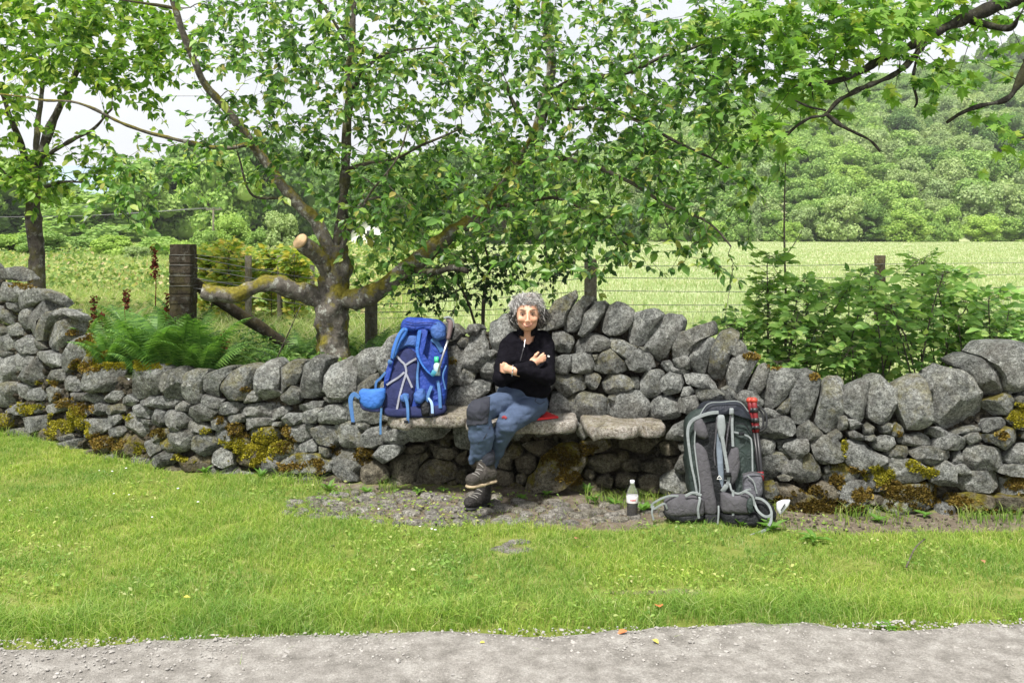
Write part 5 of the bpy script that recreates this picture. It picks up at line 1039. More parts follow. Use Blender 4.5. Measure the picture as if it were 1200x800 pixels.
# ================================================================ MOSS CUSHIONS ON THE WALL (real tufts over the stones they grow on)
from mathutils.bvhtree import BVHTree
bvh = BVHTree.FromPolygons([tuple(v) for v in np.vstack(bvhV)], bvhF)
CAMP = Vector((0, 0, HC))
def ray(b, px, py):
    d = Vector(at(px, py, 1.0)) - CAMP; d.normalize(); h = b.ray_cast(CAMP, d); return (np.array(h[0]), np.array(h[1])) if h[0] is not None else (None, None)
M_mo = [leaf_mat('yellow moss', [(0, (.16, .14, .015)), (.5, (.30, .27, .025)), (1, (.42, .38, .05))], .2, .9, .05),
        leaf_mat('orange brown moss', [(0, (.10, .065, .02)), (.5, (.20, .135, .035)), (1, (.33, .25, .06))], .2, .9, .05),
        leaf_mat('dark brown moss', [(0, (.05, .035, .012)), (.5, (.11, .075, .02)), (1, (.19, .14, .03))], .2, .9, .05)]
mossy = [(150, 427, 46, 5, 0), (118, 413, 15, 9, 0), (101, 399, 9, 8, 1), (88, 388, 8, 5, 1), (30, 478, 14, 6, 0), (95, 478, 14, 6, 1), (85, 486, 12, 10, 0), (320, 520, 16, 10, 0), (275, 520, 14, 9, 0), (300, 523, 12, 8, 0), (950, 575, 18, 5, 2), (1045, 570, 20, 7, 1), (1100, 575, 18, 5, 2), (925, 600, 16, 5, 2), (1000, 597, 24, 4, 2), (100, 430, 14, 9, 1), (140, 423, 24, 7, 0), (115, 410, 12, 8, 1), (178, 429, 16, 4, 0), (36, 334, 18, 4, 1), (108, 402, 9, 7, 0), (40, 477, 10, 6, 0), (5, 492, 8, 9, 0), (20, 495, 8, 5, 0), (75, 470, 12, 8, 1), (72, 496, 16, 12, 0), (62, 508, 8, 7, 0), (97, 500, 10, 12, 0),
         (115, 517, 10, 8, 1), (138, 522, 8, 9, 1), (162, 524, 7, 6, 0), (182, 507, 8, 6, 2), (50, 450, 7, 5, 0), (64, 449, 4, 4, 1), (276, 506, 12, 9, 1), (307, 512, 11, 10, 0), (332, 522, 12, 10, 2), (290, 530, 18, 13, 0), (305, 535, 11, 9, 0), (216, 538, 10, 6, 0), (290, 458, 6, 4, 1), (258, 492, 7, 5, 1),
         (240, 505, 6, 3, 0), (335, 504, 5, 6, 1), (342, 545, 14, 6, 1), (372, 543, 9, 9, 1), (392, 528, 7, 5, 2), (424, 534, 10, 8, 2), (990, 522, 3, 12, 0), (1030, 560, 14, 11, 0), (980, 562, 9, 8, 1), (1003, 553, 8, 6, 1), (1072, 544, 10, 6, 0), (1090, 553, 8, 5, 0), (885, 418, 10, 6, 1), (907, 430, 10, 3, 1), (957, 440, 9, 4, 1),
         (1193, 488, 10, 11, 0), (1180, 510, 11, 4, 1), (1190, 568, 12, 9, 1), (1070, 580, 28, 12, 2), (960, 592, 24, 8, 2), (1125, 588, 24, 5, 1), (1010, 580, 14, 8, 1), (662, 540, 20, 12, 2), (668, 558, 14, 8, 1), (690, 528, 12, 8, 2), (527, 425, 6, 4, 1), (1055, 508, 5, 3, 1), (497, 470, 4, 3, 1), (915, 585, 10, 5, 2), (150, 487, 5, 4, 0), (905, 600, 14, 4, 2), (1150, 600, 30, 4, 2)]
rm = np.random.default_rng(8); PM = [[], [], []]; NM = [[], [], []]
for (cx, cy, rx, ry, k) in mossy:
    for _ in range(int(rx * ry * 15)):
        a = rm.uniform(0, 6.283); q = math.sqrt(rm.random()); x = cx + rx * q * math.cos(a) * 1.45; y = cy + ry * q * math.sin(a) * 1.45
        if vnoise(np.array([x * .13, y * .16, 1.]), 1, 4) + .6 * vnoise(np.array([x * .4, y * .45, 1.]), 1, 9) < q * 1.7 - 1.15: continue
        p, n_ = ray(bvh, x, y)
        if p is None or p[1] > Yw(x) + .35: continue
        PM[k].append(p); NM[k].append(n_)
for k, nm in enumerate(('yellow_moss', 'orange_moss', 'brown_moss')):
    P = np.array(PM[k]); N = np.array(NM[k]); n = len(P); d = N + .9 * rm.standard_normal((n, 3)) + [0, 0, .25]
    V, Fq = leaves(P - .003 * N, d, rm.standard_normal((n, 3)), rm.uniform(.008, .017, n) * [.9, 1, .9][k], CARD)
    o = obj(nm, V, Fq, M_mo[k], wall, smooth=False, kind='stuff')

# ================================================================ FENCES
M_post = bark_mat('weathered grey post wood', (.06, .052, .042), (.22, .20, .165), .25, .25)
M_wire = plain('galvanised wire', (.16, .165, .16), .5, .6)
M_dkpost = bark_mat('old brown strainer timber', (.022, .018, .013), (.09, .073, .054), .15, .2)
def P2(px, Y): return np.array([(px - 600) / F * Y, Y, 0.])
fen = thing('wire_fence', 'post and wire fence running off to the right from the square timber post', 'fence', P2(692, 8.0) + [0, 0, .33])
fp = [(435, 7.2, 1.20, .052), (692, 8.0, 1.405, .055), (1031, 9.5, 1.40, .055), (1390, 11.6, 1.4, .052)]
V, Fs = boxmesh(P2(215, 6.6) + [0, 0, .96], (.074, .074, .59), bev=.06); V[:, 0] += .003 * vnoise(V, 8, 1); sp = obj('strainer_post', V, Fs, M_dkpost, fen, smooth=False)
for k, z in enumerate((1.475, 1.40, 1.325, 1.25, 1.175)):   # timber courses and wraps of wire on the strainer
    V, Fs = boxmesh(P2(215, 6.6) + [0, 0, z - .03], (.0775 + .001 * (k % 2), .078, .031), bev=.12); V += .0015 * vnoise(V, 20, k)[:, None]; obj('timber_course', V, Fs, M_dkpost, fen, smooth=False)
for z in (1.472, 1.398, 1.322, 1.247):
    q = np.array([(-.081, -.081), (.081, -.081), (.081, .081), (-.081, .081), (-.081, -.081)]); P = np.array([[u + P2(215, 6.6)[0], v + 6.6, z] for u, v in q]); V, Fs = tube(P, np.full(5, .0022), 5); obj('wire', V, Fs, M_wire, fen)
for k, (px, Y, zt, r_) in enumerate(fp):
    b = P2(px, Y); 
    if k == 1: V, Fs = boxmesh(b + [0, 0, .8], (.053, .05, .605), bev=.25)
    else: V, Fs = tube(np.stack([np.full(12, b[0]), np.full(12, b[1]), np.linspace(.2, zt, 12)], -1), np.full(12, r_), 10, .06, k)
    obj('post', V, Fs, M_dkpost if k == 2 else M_post, fen, smooth=k != 1)
stn = [P2(215, 6.6)] + [P2(a, b) for a, b, _, _ in fp]
wz = [(1.472, 1.20, 1.345, 1.31, 1.31), (1.398, 1.13, 1.24, 1.175, 1.18), (1.322, 1.06, 1.125, 1.03, 1.04), (1.247, 1.0, 1.0, .90, .91)]
for zs in wz:
    P = [];
    for a, b, z0, z1 in zip(stn[:-1], stn[1:], zs[:-1], zs[1:]):
        for t in np.linspace(0, 1, 7)[:-1]: P.append(a * (1 - t) + b * t + [0, -.055, z0 * (1 - t) + z1 * t - .012 * math.sin(math.pi * t)])
    P.append(stn[-1] + [0, -.055, zs[-1]]); V, Fs = tube(np.array(P), np.full(len(P), .0030), 4); obj('wire', V, Fs, M_wire, fen)
mb = MB()
for f in np.linspace(0, 1, 6):
    P = np.array([a + [0, -.05, (zt * f + .36 * (1 - f))] for a, zt in zip(stn[1:], (.95, .93, .83, .83))]); mb.add(*tube(spline(P, 20), np.full(20, .0020), 3))
A, B = stn[1], stn[-1]
for t in np.linspace(0, 1, 95):
    p = A * (1 - t) + B * t; p[1] = np.interp(p[0], [s_[0] for s_ in stn], [s_[1] for s_ in stn]) - .05; mb.add(*tube(np.array([p + [0, 0, .36], p + [0, 0, .88]]), [.0018, .0018], 3))
mb.build('wire_netting', M_wire, fen, kind='stuff')
f2 = thing('meadow_fence', 'thin grey post fence going back from the square timber post into the meadow', 'fence', P2(291, 9.) + [0, 0, .4])
pp = [(291, 9., 1.41, .034), (328, 10.8, 1.37, .034), (366, 13, 1.33, .034)]
for k, (px, Y, zt, r_) in enumerate(pp):
    b = P2(px, Y); V, Fs = tube(np.stack([np.full(10, b[0]), np.full(10, b[1]), np.linspace(.2, zt, 10)], -1), np.full(10, r_), 9, .06, k + 9); obj('post', V, Fs, M_post, f2)
for k in range(4):
    P = np.array([P2(228, 6.6) + [0, 0, 1.472 - k * .095]] + [P2(a, b) + [-.03, -.03, z - .04 - k * .115] for a, b, z, _ in pp] + [P2(430, 15) + [0, 0, 1.25 - k * .12]])
    V, Fs = tube(spline(P, 30), np.full(30, .0026), 4); obj('wire', V, Fs, M_wire, f2)
br = thing('brace_pole', 'old round brace pole leaning down from the timber post behind the mossy limb', 'pole', at(300, 380, 6.95))
V, Fs = tube(spline([at(226, 330, 6.72), at(262, 356, 6.84), at(306, 384, 7.0), at(340, 408, 7.1)], 24), np.linspace(.042, .046, 24), 12, .12, 5); obj('pole', V, Fs, M_dkpost, br)
lg = thing('dead_branch', 'thin dead branch leaning on the ferns left of the cherry trunk', 'branch', at(330, 420, 6.6))
V, Fs = tube(spline([at(322, 425, 6.6), at(338, 390, 6.6), at(353, 357, 6.6)], 12), np.linspace(.007, .003, 12), 5, .3); obj('stick', V, Fs, M_bark2, lg)
# utility pole and cottage beyond the meadow
up = thing('utility_pole', 'small wooden utility pole with crossarm far beyond the meadow', 'utility pole', (-36.6, 110, 0)); x0 = (250 - 600) / F * 110
up.location = (x0, 110, 0)
V, Fs = tube(np.array([(x0, 110, 0), (x0, 110, 2.5), (x0, 110, 4.95)]), [.15, .13, .11], 8); obj('pole', V, Fs, M_post, up)
V, Fs = boxmesh((x0 + .1, 110, 4.7), (1.0, .07, .08)); obj('crossarm', V, Fs, M_post, up)
for s_ in (-.8, .8):
    V, Fs = tube(np.array([(x0 + s_, 110, 4.78), (x0 + s_, 110, 4.98)]), [.07, .05], 6); obj('insulator', V, Fs, M_wire, up)
for s_ in (-.8, .8):
    P = spline([(x0 - 30, 104, 3.6), (x0 - 14, 107, 3.9), (x0 + s_, 110, 4.95)], 14); V, Fs = tube(P, np.full(14, .03), 4); obj('power_line', V, Fs, M_wire, up)
M_wh = plain('white render', (.72, .72, .68), .9); M_sl = plain('grey slate', (.12, .13, .14), .8); M_gl = plain('dark window glass', (.03, .035, .04), .15)
hx = (434 - 600) / F * 104
hs = thing('cottage', 'tiny white cottage with grey roof glimpsed right of the cherry stems', 'house', (hx, 104, 0))
V = np.array([(-2.2, 0, 0), (2.2, 0, 0), (2.2, 0, 1.9), (0, 0, 3.4), (-2.2, 0, 1.9)]) + [hx, 104, 0]; Vb = V + [0, 7, 0]
obj('wall', np.vstack([V, Vb]), [np.array([[4, 3, 2, 1, 0], [5, 6, 7, 8, 9]]), np.array([[0, 1, 6, 5], [1, 2, 7, 6], [4, 0, 5, 9]])], M_wh, hs, smooth=False)
rv = np.array([(-2.5, -.3, 1.75), (0, -.3, 3.55), (2.5, -.3, 1.75), (2.5, -.3, 1.62), (0, -.3, 3.42), (-2.5, -.3, 1.62)]) + [hx, 104, 0]; rb = rv + [0, 7.6, 0]
obj('roof', np.vstack([rv, rb]), [np.array([[0, 1, 7, 6], [1, 2, 8, 7], [2, 3, 9, 8], [3, 4, 10, 9], [4, 5, 11, 10], [5, 0, 6, 11], [1, 0, 5, 4], [2, 1, 4, 3], [7, 8, 9, 10], [6, 7, 10, 11]])], M_sl, hs, smooth=False)
V, Fs = boxmesh((hx, 103.96, 1.6), (.4, .05, .5)); wd = obj('window', V, Fs, M_gl, hs, smooth=False)

# ================================================================ THE SITTER
M_skin = NT('skin'); M_skin.b.inputs['Subsurface Weight'].default_value = .12; M_skin.b.inputs['Subsurface Radius'].default_value = (.01, .004, .002)
M_skin = M_skin.fin(M_skin.ramp(M_skin.noise(30, 4), [(.3, (.52, .27, .17)), (.7, (.66, .38, .26))]), .5, None, .35)
M_fleece = cloth_mat('black fleece', (.007, .0065, .009), 1., 700, 16, .6, .25, .03, 0)
M_trs = cloth_mat('slate blue trekking cotton', (.062, .088, .148), .8, 900, 13, .45, .14, .2)
M_pad = cloth_mat('dark charcoal knee fabric', (.032, .034, .045), .8, 900, 15, .7, .15, .2)
M_boot = cloth_mat('brown grey boot leather', (.055, .048, .042), .7, 300, 60, .8, .4, .3)
M_boot2 = cloth_mat('black boot leather', (.03, .027, .026), .65, 300, 60, .8, .4, .3)
M_sole = cloth_mat('tan rubber sole', (.34, .27, .18), .85, 300, 60, .6, .3, .2); M_sole2 = plain('black rubber', (.02, .02, .02), .7)
M_lace = plain('grey lace', (.25, .24, .22), .8); M_red = cloth_mat('red foam', (.55, .03, .035), .7, 500, 20, .4)
M_hair = leaf_mat('grey curls', [(0, (.10, .095, .092)), (.35, (.26, .25, .245)), (.65, (.46, .45, .445)), (1, (.72, .71, .71))], .05, .5, .5)
M_lip = plain('lips', (.42, .13, .11), .45); M_brow = plain('brow hair', (.16, .12, .09), .8); M_eye = plain('eye', (.035, .025, .02), .15); M_sclera = plain('eye white', (.6, .57, .53), .3)
M_met = plain('brushed metal', (.55, .55, .56), .35, .9)
per = thing('person', 'grey curly haired person in black fleece and blue trousers sitting with arms folded', 'person', at(618, 500, 5.45) * [1, 1, 0] + [0, 0, 0])
E = np.array([.092, 5.36, 1.153])
H = lambda *q: E + np.array(q)
fb = Field((-.16, 4.98, .62), (.36, 5.64, 1.30), .004)
# torso and arms under the fleece
fb.ell(at(618, 425, 5.43), (.125, .085, .15), .02); fb.ell(at(614, 452, 5.42), (.12, .09, .10), .03)
SR, SL = at(595.5, 407.5, 5.44), at(639, 404, 5.46); ER, EL = at(587, 443, 5.28), at(641, 443, 5.28); WR, WL = at(622, 429, 5.235), at(603, 434, 5.16)
fb.chain([SR, ER, WR], [.042, .038, .026], .02); fb.chain([SL, EL, WL], [.042, .038, .026], .02)
fb.cap(H(0, .03, -.07), H(0, .075, -.19), .047, .054, .02)
fb.ell(H(0, .035, .022), (.073, .090, .088), .02); fb.ell(H(0, -.012, -.024), (.063, .072, .076), .02); fb.ell(H(0, -.026, -.069), (.048, .048, .031), .02)
fb.ell(H(0, -.058, -.089), (.018, .016, .012), .015)
for s_ in (-1, 1):
    fb.ell(H(s_ * .036, -.064, -.032), (.023, .020, .020), .012); fb.ell(H(s_ * .03, -.073, .018), (.022, .012, .008), .012)
    fb.ell(H(s_ * .0295, -.093, -.002), (.0155, .014, .010), .008, sub=True); fb.ell(H(s_ * .072, .015, -.018), (.009, .018, .030), .006)
    fb.ell(H(s_ * .011, -.094, -.043), (.008, .010, .007), .006)
for s_ in (-1, 1):
    fb.chain([H(s_ * .017, -.093, -.040), H(s_ * .030, -.086, -.054), H(s_ * .035, -.076, -.068)], [.0035, .0035, .003], .004) if 0 else None
    for a_, b_ in (((.019, -.096, -.042), (.031, -.088, -.055)), ((.031, -.088, -.055), (.036, -.078, -.068))): fb.cap(H(s_ * a_[0], *a_[1:]), H(s_ * b_[0], *b_[1:]), .0032, .0028, .004, sub=True)
fb.cap(H(0, -.080, .004), H(0, -.104, -.037), .0065, .0088, .010); fb.ell(H(0, -.083, -.071), (.026, .012, .012), .010)
# her right hand: four fingers and thumb lying on the left upper arm
hc = at(627, 423, 5.255); kn = at(631, 420, 5.25); fb.cap(WR, hc, .024, .022, .012); fb.ell(hc, (.032, .016, .026), .01)
for k, (dx, dz, L) in enumerate(((.034, .024, .042), (.040, .013, .046), (.042, .001, .042), (.040, -.010, .034))):
    a = hc + [dx * .45, -.004, dz * .6]; b = a + np.array([dx, .006, dz * .55 + .016]) * .62; c = b + np.array([dx * .75, .018, dz * .3 + .012]) * .55
    fb.chain([a, b, c], [.0084, .0076, .0062], .004)
fb.chain([hc + [-.01, -.006, .012], hc + [.004, -.010, .036], hc + [.018, -.006, .050]], [.0095, .009, .0075], .004)
# her left hand: fingers tucked over the right upper arm
hd = at(594.5, 432.0, 5.20); fb.cap(WL, hd, .024, .022, .012); fb.ell(hd, (.022, .014, .022), .01)
for k in range(4):
    a = hd + [-.014, .002, .016 - k * .012]; b = a + [-.016, .018, .002]; c = b + [-.008, .026, 0]; fb.chain([a, b, c], [.0088, .0082, .007], .003)
fb.chain([hd + [.002, -.002, .014], hd + [-.010, .004, .026], hd + [-.022, .016, .030]], [.0095, .009, .0075], .004)
V, Fq = fb.mesh(); body = obj('body', V, Fq, M_skin, per, origin=False)
bb = BVHTree.FromPolygons([tuple(v) for v in V], [tuple(map(int, f)) for f in Fq])
for s_ in (-1, 1):
    V, Fq = IV3 * [.0082, .0100, .0036] + H(s_ * .0295, -.0745, -.002), IF3; obj('eye_white', V, Fq, M_sclera, body)
    V = IV3 * [.0056, .005, .0044] + H(s_ * .0295, -.0820, -.002); obj('iris', V, IF3, M_eye, body)
    P = [H(s_ * x, -.082 - .004 * (1 - abs(x - .03) / .02), z) for x, z in ((.015, .0055), (.023, .0095), (.034, .010), (.045, .004))]; V, Fs = ribbon(P, .0036, .003, (0, -1, .2)); obj('eyelid', V, Fs, M_brow, body)
    P = [H(s_ * x, y, z) for x, y, z in ((.012, -.088, .019), (.024, -.089, .025), (.038, -.083, .026), (.050, -.072, .019))]; V, Fs = ribbon(P, .0062, .004, (0, -1, .2)); obj('eyebrow', V, Fs, M_brow, body)
    P = [H(s_ * x, y, z) for x, y, z in ((.016, -.097, -.046), (.027, -.088, -.058), (.032, -.080, -.070))]
P = [H(x, y, z) for x, y, z in ((-.029, -.080, -.060), (-.015, -.0925, -.0695), (0, -.096, -.0725), (.015, -.0925, -.0695), (.029, -.080, -.060))]
V, Fs = ribbon(P, np.array([.003, .0055, .0065, .0055, .003]), .004, (0, -1, 0)); V[:, 1] += .0015; lip = obj('lips', V, Fs, M_lip, body)

# hair: a cap of curls
rh = np.random.default_rng(3); mb = MB(); md = MB(); fh = Field((-.08, 5.24, 1.0), (.27, 5.56, 1.32), .005)
fh.ell(H(.0, .045, .030), (.078, .092, .076), .02); fh.ell(H(-.078, .055, -.02), (.030, .050, .052), .03); fh.ell(H(.088, .055, -.035), (.038, .050, .062), .03); fh.ell(H(0, .09, -.03), (.085, .05, .08), .03)
fh.ell(H(0, -.07, -.030), (.063, .07, .090), .01, sub=True); fh.wrinkle(.008, 45, 2)
V, Fq = fh.mesh(); hair = obj('hair', V, Fq, plain('black grey hair', (.022, .020, .019), .8), per)
n = 0
while n < 3000:
    d = rh.standard_normal(3); d /= np.linalg.norm(d)
    if d[2] < -.6: continue
    low = d[2] < .12; c = H(.0, .045, .030) + d * [.076, .090, .073]
    if low: c = H(.005, .050, .0) + d * [.098 + .010 * (d[0] > 0), .085, .080]
    rel = c - E; front = rel[1] < -.008
    if front and (rel[2] < .056 or low): continue
    crown_ = H(-.01, .06, .12); g = c - crown_; g[2] = min(g[2], -.004); g = g - d * np.dot(g, d); g /= np.linalg.norm(g) + 1e-6
    L = rh.uniform(.03, .06) * (.6 if front else 1); m = 9; t = np.linspace(0, 1, m); sd_ = np.cross(d, g); ph = rh.uniform(0, 6.28); am = rh.uniform(.004, .010); wv = rh.uniform(5, 10)
    out_ = rh.uniform(.004, .018) * (1 if rh.random() < .82 else 2.0)
    P = c + g * (t * L)[:, None] + d * (out_ * np.sin(t * 2.2) + am * .8 * np.cos(t * wv + ph))[:, None] + sd_ * (am * np.sin(t * wv + ph))[:, None]; P[:, 2] -= .008 * t ** 2
    if front and (P[-1] - E)[2] < .038 + .014 * rh.random(): P = P[:6]; m = 6
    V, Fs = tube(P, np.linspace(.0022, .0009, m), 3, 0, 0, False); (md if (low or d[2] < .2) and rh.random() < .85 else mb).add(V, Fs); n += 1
mb.build('curls', M_hair, per, kind='stuff')
md.build('dark_curls', leaf_mat('dark grey curls', [(0, (.012, .011, .010)), (.7, (.05, .046, .044)), (1, (.22, .21, .20))], .03, .6, .3), per, kind='stuff')  # darker underlayer hair, with part of the side shade in its colour
P = [H(x, y, z) for x, y, z in ((-.031, -.082, -.0575), (-.020, -.0905, -.0660), (-.008, -.0975, -.0700), (.008, -.0975, -.0700), (.020, -.0905, -.0660), (.031, -.082, -.0575))]
V, Fs = ribbon(P, .0026, .003, (0, -1, 0)); obj('mouth_line', V, Fs, plain('mouth shadow line', (.10, .025, .02), .6), body)
# fleece
ff = Field((-.20, 4.98, .56), (.40, 5.70, 1.10), .0055)
ff.ell(at(617, 424, 5.43), (.128, .104, .155), .03); ff.ell(at(609, 448, 5.42), (.135, .112, .085), .05); ff.ell(at(624, 456, 5.43), (.115, .108, .075), .04)
ff.cap(at(604, 399.5, 5.44), at(634, 398, 5.45), .062, .062, .04)
ff.chain([SR, ER], [.058, .052], .028); ff.chain([SL, EL], [.058, .052], .028); ff.chain([ER, WR], [.050, .038], .008); ff.chain([EL, at(606, 433, 5.17)], [.051, .036], .006)
ff.cap(H(0, .036, -.078), H(0, .065, -.155), .060, .068, .02); ff.cap(H(0, .022, -.02), H(0, .05, -.16), .052, .050, .004, sub=True); ff.ell(H(0, -.050, -.118), (.030, .05, .060), .006, sub=True)
ff.wrinkle(.0038, 15, 6, (1, 1, 1.7))
V, Fq = ff.mesh(); fle = obj('fleece', V, Fq, M_fleece, per, origin=False); bf = BVHTree.FromPolygons([tuple(v) for v in V], [tuple(map(int, f)) for f in Fq])
def on(b, pts, off=.003):
    out = []
    for x, y in pts:
        p, n_ = ray(b, x, y)
        if p is not None: out.append(p + np.array([0, -off, 0]))
    return np.array(out)
P = on(bf, [(615, 401), (613.5, 408), (611.5, 416), (609.5, 423)]); V, Fs = ribbon(P, .006, .003, (0, -1, 0)); obj('zip', V, Fs, plain('zip tape', (.05, .05, .055), .5), fle)
P = on(bf, [(615.2, 397.5), (614.6, 402)], .006); V, Fs = ribbon(P, .008, .003, (0, -1, 0)); obj('zip_pull', V, Fs, M_met, fle)
P = on(bf, [(641.5, 417), (644, 418)], .003); V, Fs = ribbon(P, .012, .002, (0, -1, 0)); obj('sleeve_badge', V, Fs, M_wh, fle)
P = [WL + [.016 * math.sin(a) * .2 - .012, -.031 * math.cos(a) * 1.0, .031 * math.sin(a)] for a in np.linspace(0, 6.283, 14)]; V, Fs = tube(np.array(P), np.full(14, .0038), 6); wt = obj('wrist_watch', V, Fs, M_met, per)
nk = H(0, .050, 0); Pc = []; Nc = []
for a_ in np.linspace(R(22), R(338), 26):
    r_c = .059; u_ = np.array([-math.sin(a_), -math.cos(a_), 0]); dz = -.128 + .022 * (1 - math.cos(a_)) * .5 + .010; Pc.append(nk + u_ * [r_c, r_c * .98, 0] + [0, 0, dz]); Nc.append(u_)
V, Fs = ribbon(Pc, .050, .010, spline(Nc, 60), 60); obj('collar', V, Fs, M_fleece, fle)
P = [H(-.012, -.016, -.150), H(-.016, -.030, -.172), H(-.020, -.050, -.200)]; V, Fs = ribbon(P, .005, .003, (0, -1, .3)); obj('zip', V, Fs, M_met, fle)
# trousers
ft = Field((-.34, 4.93, .20), (.36, 5.66, .80), .006)
HR, HL = at(604, 468, 5.41), at(626, 473, 5.43); KR, KL = at(561, 482, 5.08), at(594, 497, 5.14)
ft.ell(at(615, 467, 5.44), (.130, .115, .10), .03); ft.chain([HR, KR], [.080, .068], .02); ft.chain([HL, KL], [.088, .066], .008)
ft.chain([KR, at(564, 508, 5.10), at(564, 528, 5.12)], [.068, .076, .060], .008); ft.cap(at(557, 530, 5.12), at(553, 540, 5.12), .034, .022, .02)
ft.chain([KL, at(578, 530, 5.24), at(570, 556, 5.31)], [.066, .056, .044], .006)
ft.ell(at(600, 457, 5.38), (.09, .08, .045), .03)
ft.wrinkle(.0045, 15, 9, (1, .5, 1.6)); V, Fq = ft.mesh(); trs = obj('trousers', V, Fq, M_trs, per, origin=False)
bt = BVHTree.FromPolygons([tuple(v) for v in V], [tuple(map(int, f)) for f in Fq])
kp = [(553, 470), (560, 464), (574, 465), (573, 482), (571, 496), (559, 498), (547, 499), (545, 484)]
def mk(C): x, y = proj(C); return inpoly(x, y, kp) & (C[:, 1] < 5.22)
Vp, Fp = sub_patch(V, Fq, mk, .0035); obj('knee_patch', Vp, Fp, M_pad, trs)
def mk2(C): x, y = proj(C); return inpoly(x, y, [(541, 495), (548, 495), (549, 530), (546, 545), (540, 545)]) & (C[:, 1] < 5.3)
Vp, Fp = sub_patch(V, Fq, mk2, .003); 
if len(Vp): obj('side_panel', Vp, Fp, M_pad, trs)
P = on(bt, [(588.5, 489.5), (591, 488), (593.5, 490)], .003); V, Fs = ribbon(P, .015, .003, (0, -1, .3)); obj('red_badge', V, Fs, plain('dark red print', (.20, .015, .02), .7), trs)
for pl_ in ([(571, 456), (583, 452), (594, 450), (600, 455)], [(622, 458), (629, 462), (627, 470)], [(627, 470), (633, 473), (639, 470)], [(574, 500), (568, 512), (560, 520)]):
    P = on(bt, pl_, .0015)
    if len(P) > 1: V, Fs = ribbon(P, .004, .003, (0, -1, .3)); obj('seam', V, Fs, M_pad, trs)
# gaiter cuffs and boots
V, Fs = tube(spline([at(569, 528, 5.12), at(570, 537, 5.12), at(571, 544, 5.12)], 8), np.array([.046, .05, .053, .052, .052, .051, .05, .048]), 18, .08); obj('sock', V, Fs, M_pad, per)
def boot(shaft, heel, mid, toe, mat, smat, label=None):
    lo = np.minimum.reduce([shaft, heel, mid, toe]) - .11; hi = np.maximum.reduce([shaft, heel, mid, toe]) + .11
    f = Field(lo, hi, .004); f.cap(shaft, heel + (shaft - heel) * .25, .044, .040, .02); f.chain([heel, mid, toe], [.036, .035, .033], .025); f.ell(toe, (.036, .035, .031), .015)
    f.cap(shaft, mid, .036, .031, .025)
    f.wrinkle(.002, 40, 3); V, Fq = f.mesh(); b = obj('boot', V, Fq, mat, per)
    ax = toe - heel; ax /= np.linalg.norm(ax); sd = np.cross(ax, [0, 0, 1]); sd /= np.linalg.norm(sd); dn = np.cross(ax, sd); dn = dn if dn[2] < 0 else -dn
    f = Field(lo, hi, .004); f.cap(heel + dn * .036, mid + dn * .036, .040, .036, .01, flat=(dn, 2.8)); f.cap(mid + dn * .036, toe + dn * .034, .042, .038, .01, flat=(dn, 2.8)); f.wrinkle(.001, 90, 1)
    V, Fq = f.mesh(); obj('sole', V, Fq, smat, b)
    bv = BVHTree.FromPolygons([tuple(v) for v in b_world(b)], [tuple(p.vertices) for p in b.data.polygons])
    for k in range(6):
        t = k / 5; c = shaft * (1 - t) + (mid * .45 + toe * .55) * t; u = (-dn * .5 + np.array([0, -1, 0]) * .5 - ax * 0) ; u /= np.linalg.norm(u); P = []
        for s2 in np.linspace(-.022, .022, 5):
            o_ = c + sd * s2 + u * .15 + ax * (.006 if (k % 2) else -.004) * s2 / .022; h_ = bv.ray_cast(Vector(o_), Vector(-u))
            if h_[0] is not None: P.append(np.array(h_[0]) + u * .002)
        if len(P) > 2: V, Fs = tube(spline(P, 8), np.full(8, .0024), 5); obj('lace', V, Fs, M_lace, b)
    return b
def b_world(o):
    pr = np.array(o.parent.location) + np.array(o.location); return [np.array(v.co) + pr for v in o.data.vertices]
boot(at(568, 540, 5.12), at(575, 556, 5.13), at(563, 559, 5.07), at(553, 562, 5.015), M_boot, M_sole)
boot(at(567, 570, 5.36), at(567, 583, 5.37), at(559, 586, 5.30), at(551, 588.5, 5.24), M_boot2, M_sole2)
zs = HC - (486 - HOR) / F * 5.56
Vc, Fs = boxmesh((0, 0, 0), (.10, .10, .006), bev=.3); a = R(24); Vc = np.stack([Vc[:, 0] * math.cos(a) - Vc[:, 1] * math.sin(a), Vc[:, 0] * math.sin(a) + Vc[:, 1] * math.cos(a), Vc[:, 2] + .006 * np.sin(Vc[:, 0] * 30)], -1)
pad_ = obj('sit_pad', Vc + [.150, 5.475, zs + .012], Fs, M_red, None, smooth=False); tag(pad_, 'thin red foam sit pad under the sitter on the middle seat slab', 'cushion')

# ================================================================ THE TWO RUCKSACKS
def mkpack(Y0, Y1, yb, yt):
    return lambda px, py, d=0.: at(px, py, Y0 + (Y1 - Y0) * (yb - py) / (yb - yt) - d)
def strap(par, Pf, pts, w, mat, name='strap', thick=.006):
    P = np.array([Pf(*p) for p in pts]); V, Fs = ribbon(P, np.array(w) * (.66 if par is gp else .8) * P[0][1] / F, thick * .75, (0, -1, .12), len(pts) * 7); o = obj(name, V, Fs, mat, par); o.data.set_sharp_from_angle(angle=R(32)); return o
def pad(par, Pf, outline, d, thick, bulge, mat, name, seed=0, rough=.015, cuts=0, side=.75, nrm=(0, -1, .12), M=44):
    O = np.array([Pf(x, y, d) for x, y in outline])
    rings = [(0, bulge), (.3, bulge * .98), (.6, bulge * .86), (.8, bulge * .62), (.92, bulge * .28), (1, -.004), (1, -thick * .4), (.985, -thick * side), (.93, -thick * .93), (.7, -thick), (0, -thick)]
    V, Fs = loft(O, nrm, rings, M, rough=rough * 2, jit=.03, seed=seed + 40, rfreq=15, chaikin=2); return obj(name, V, Fs, mat, par)
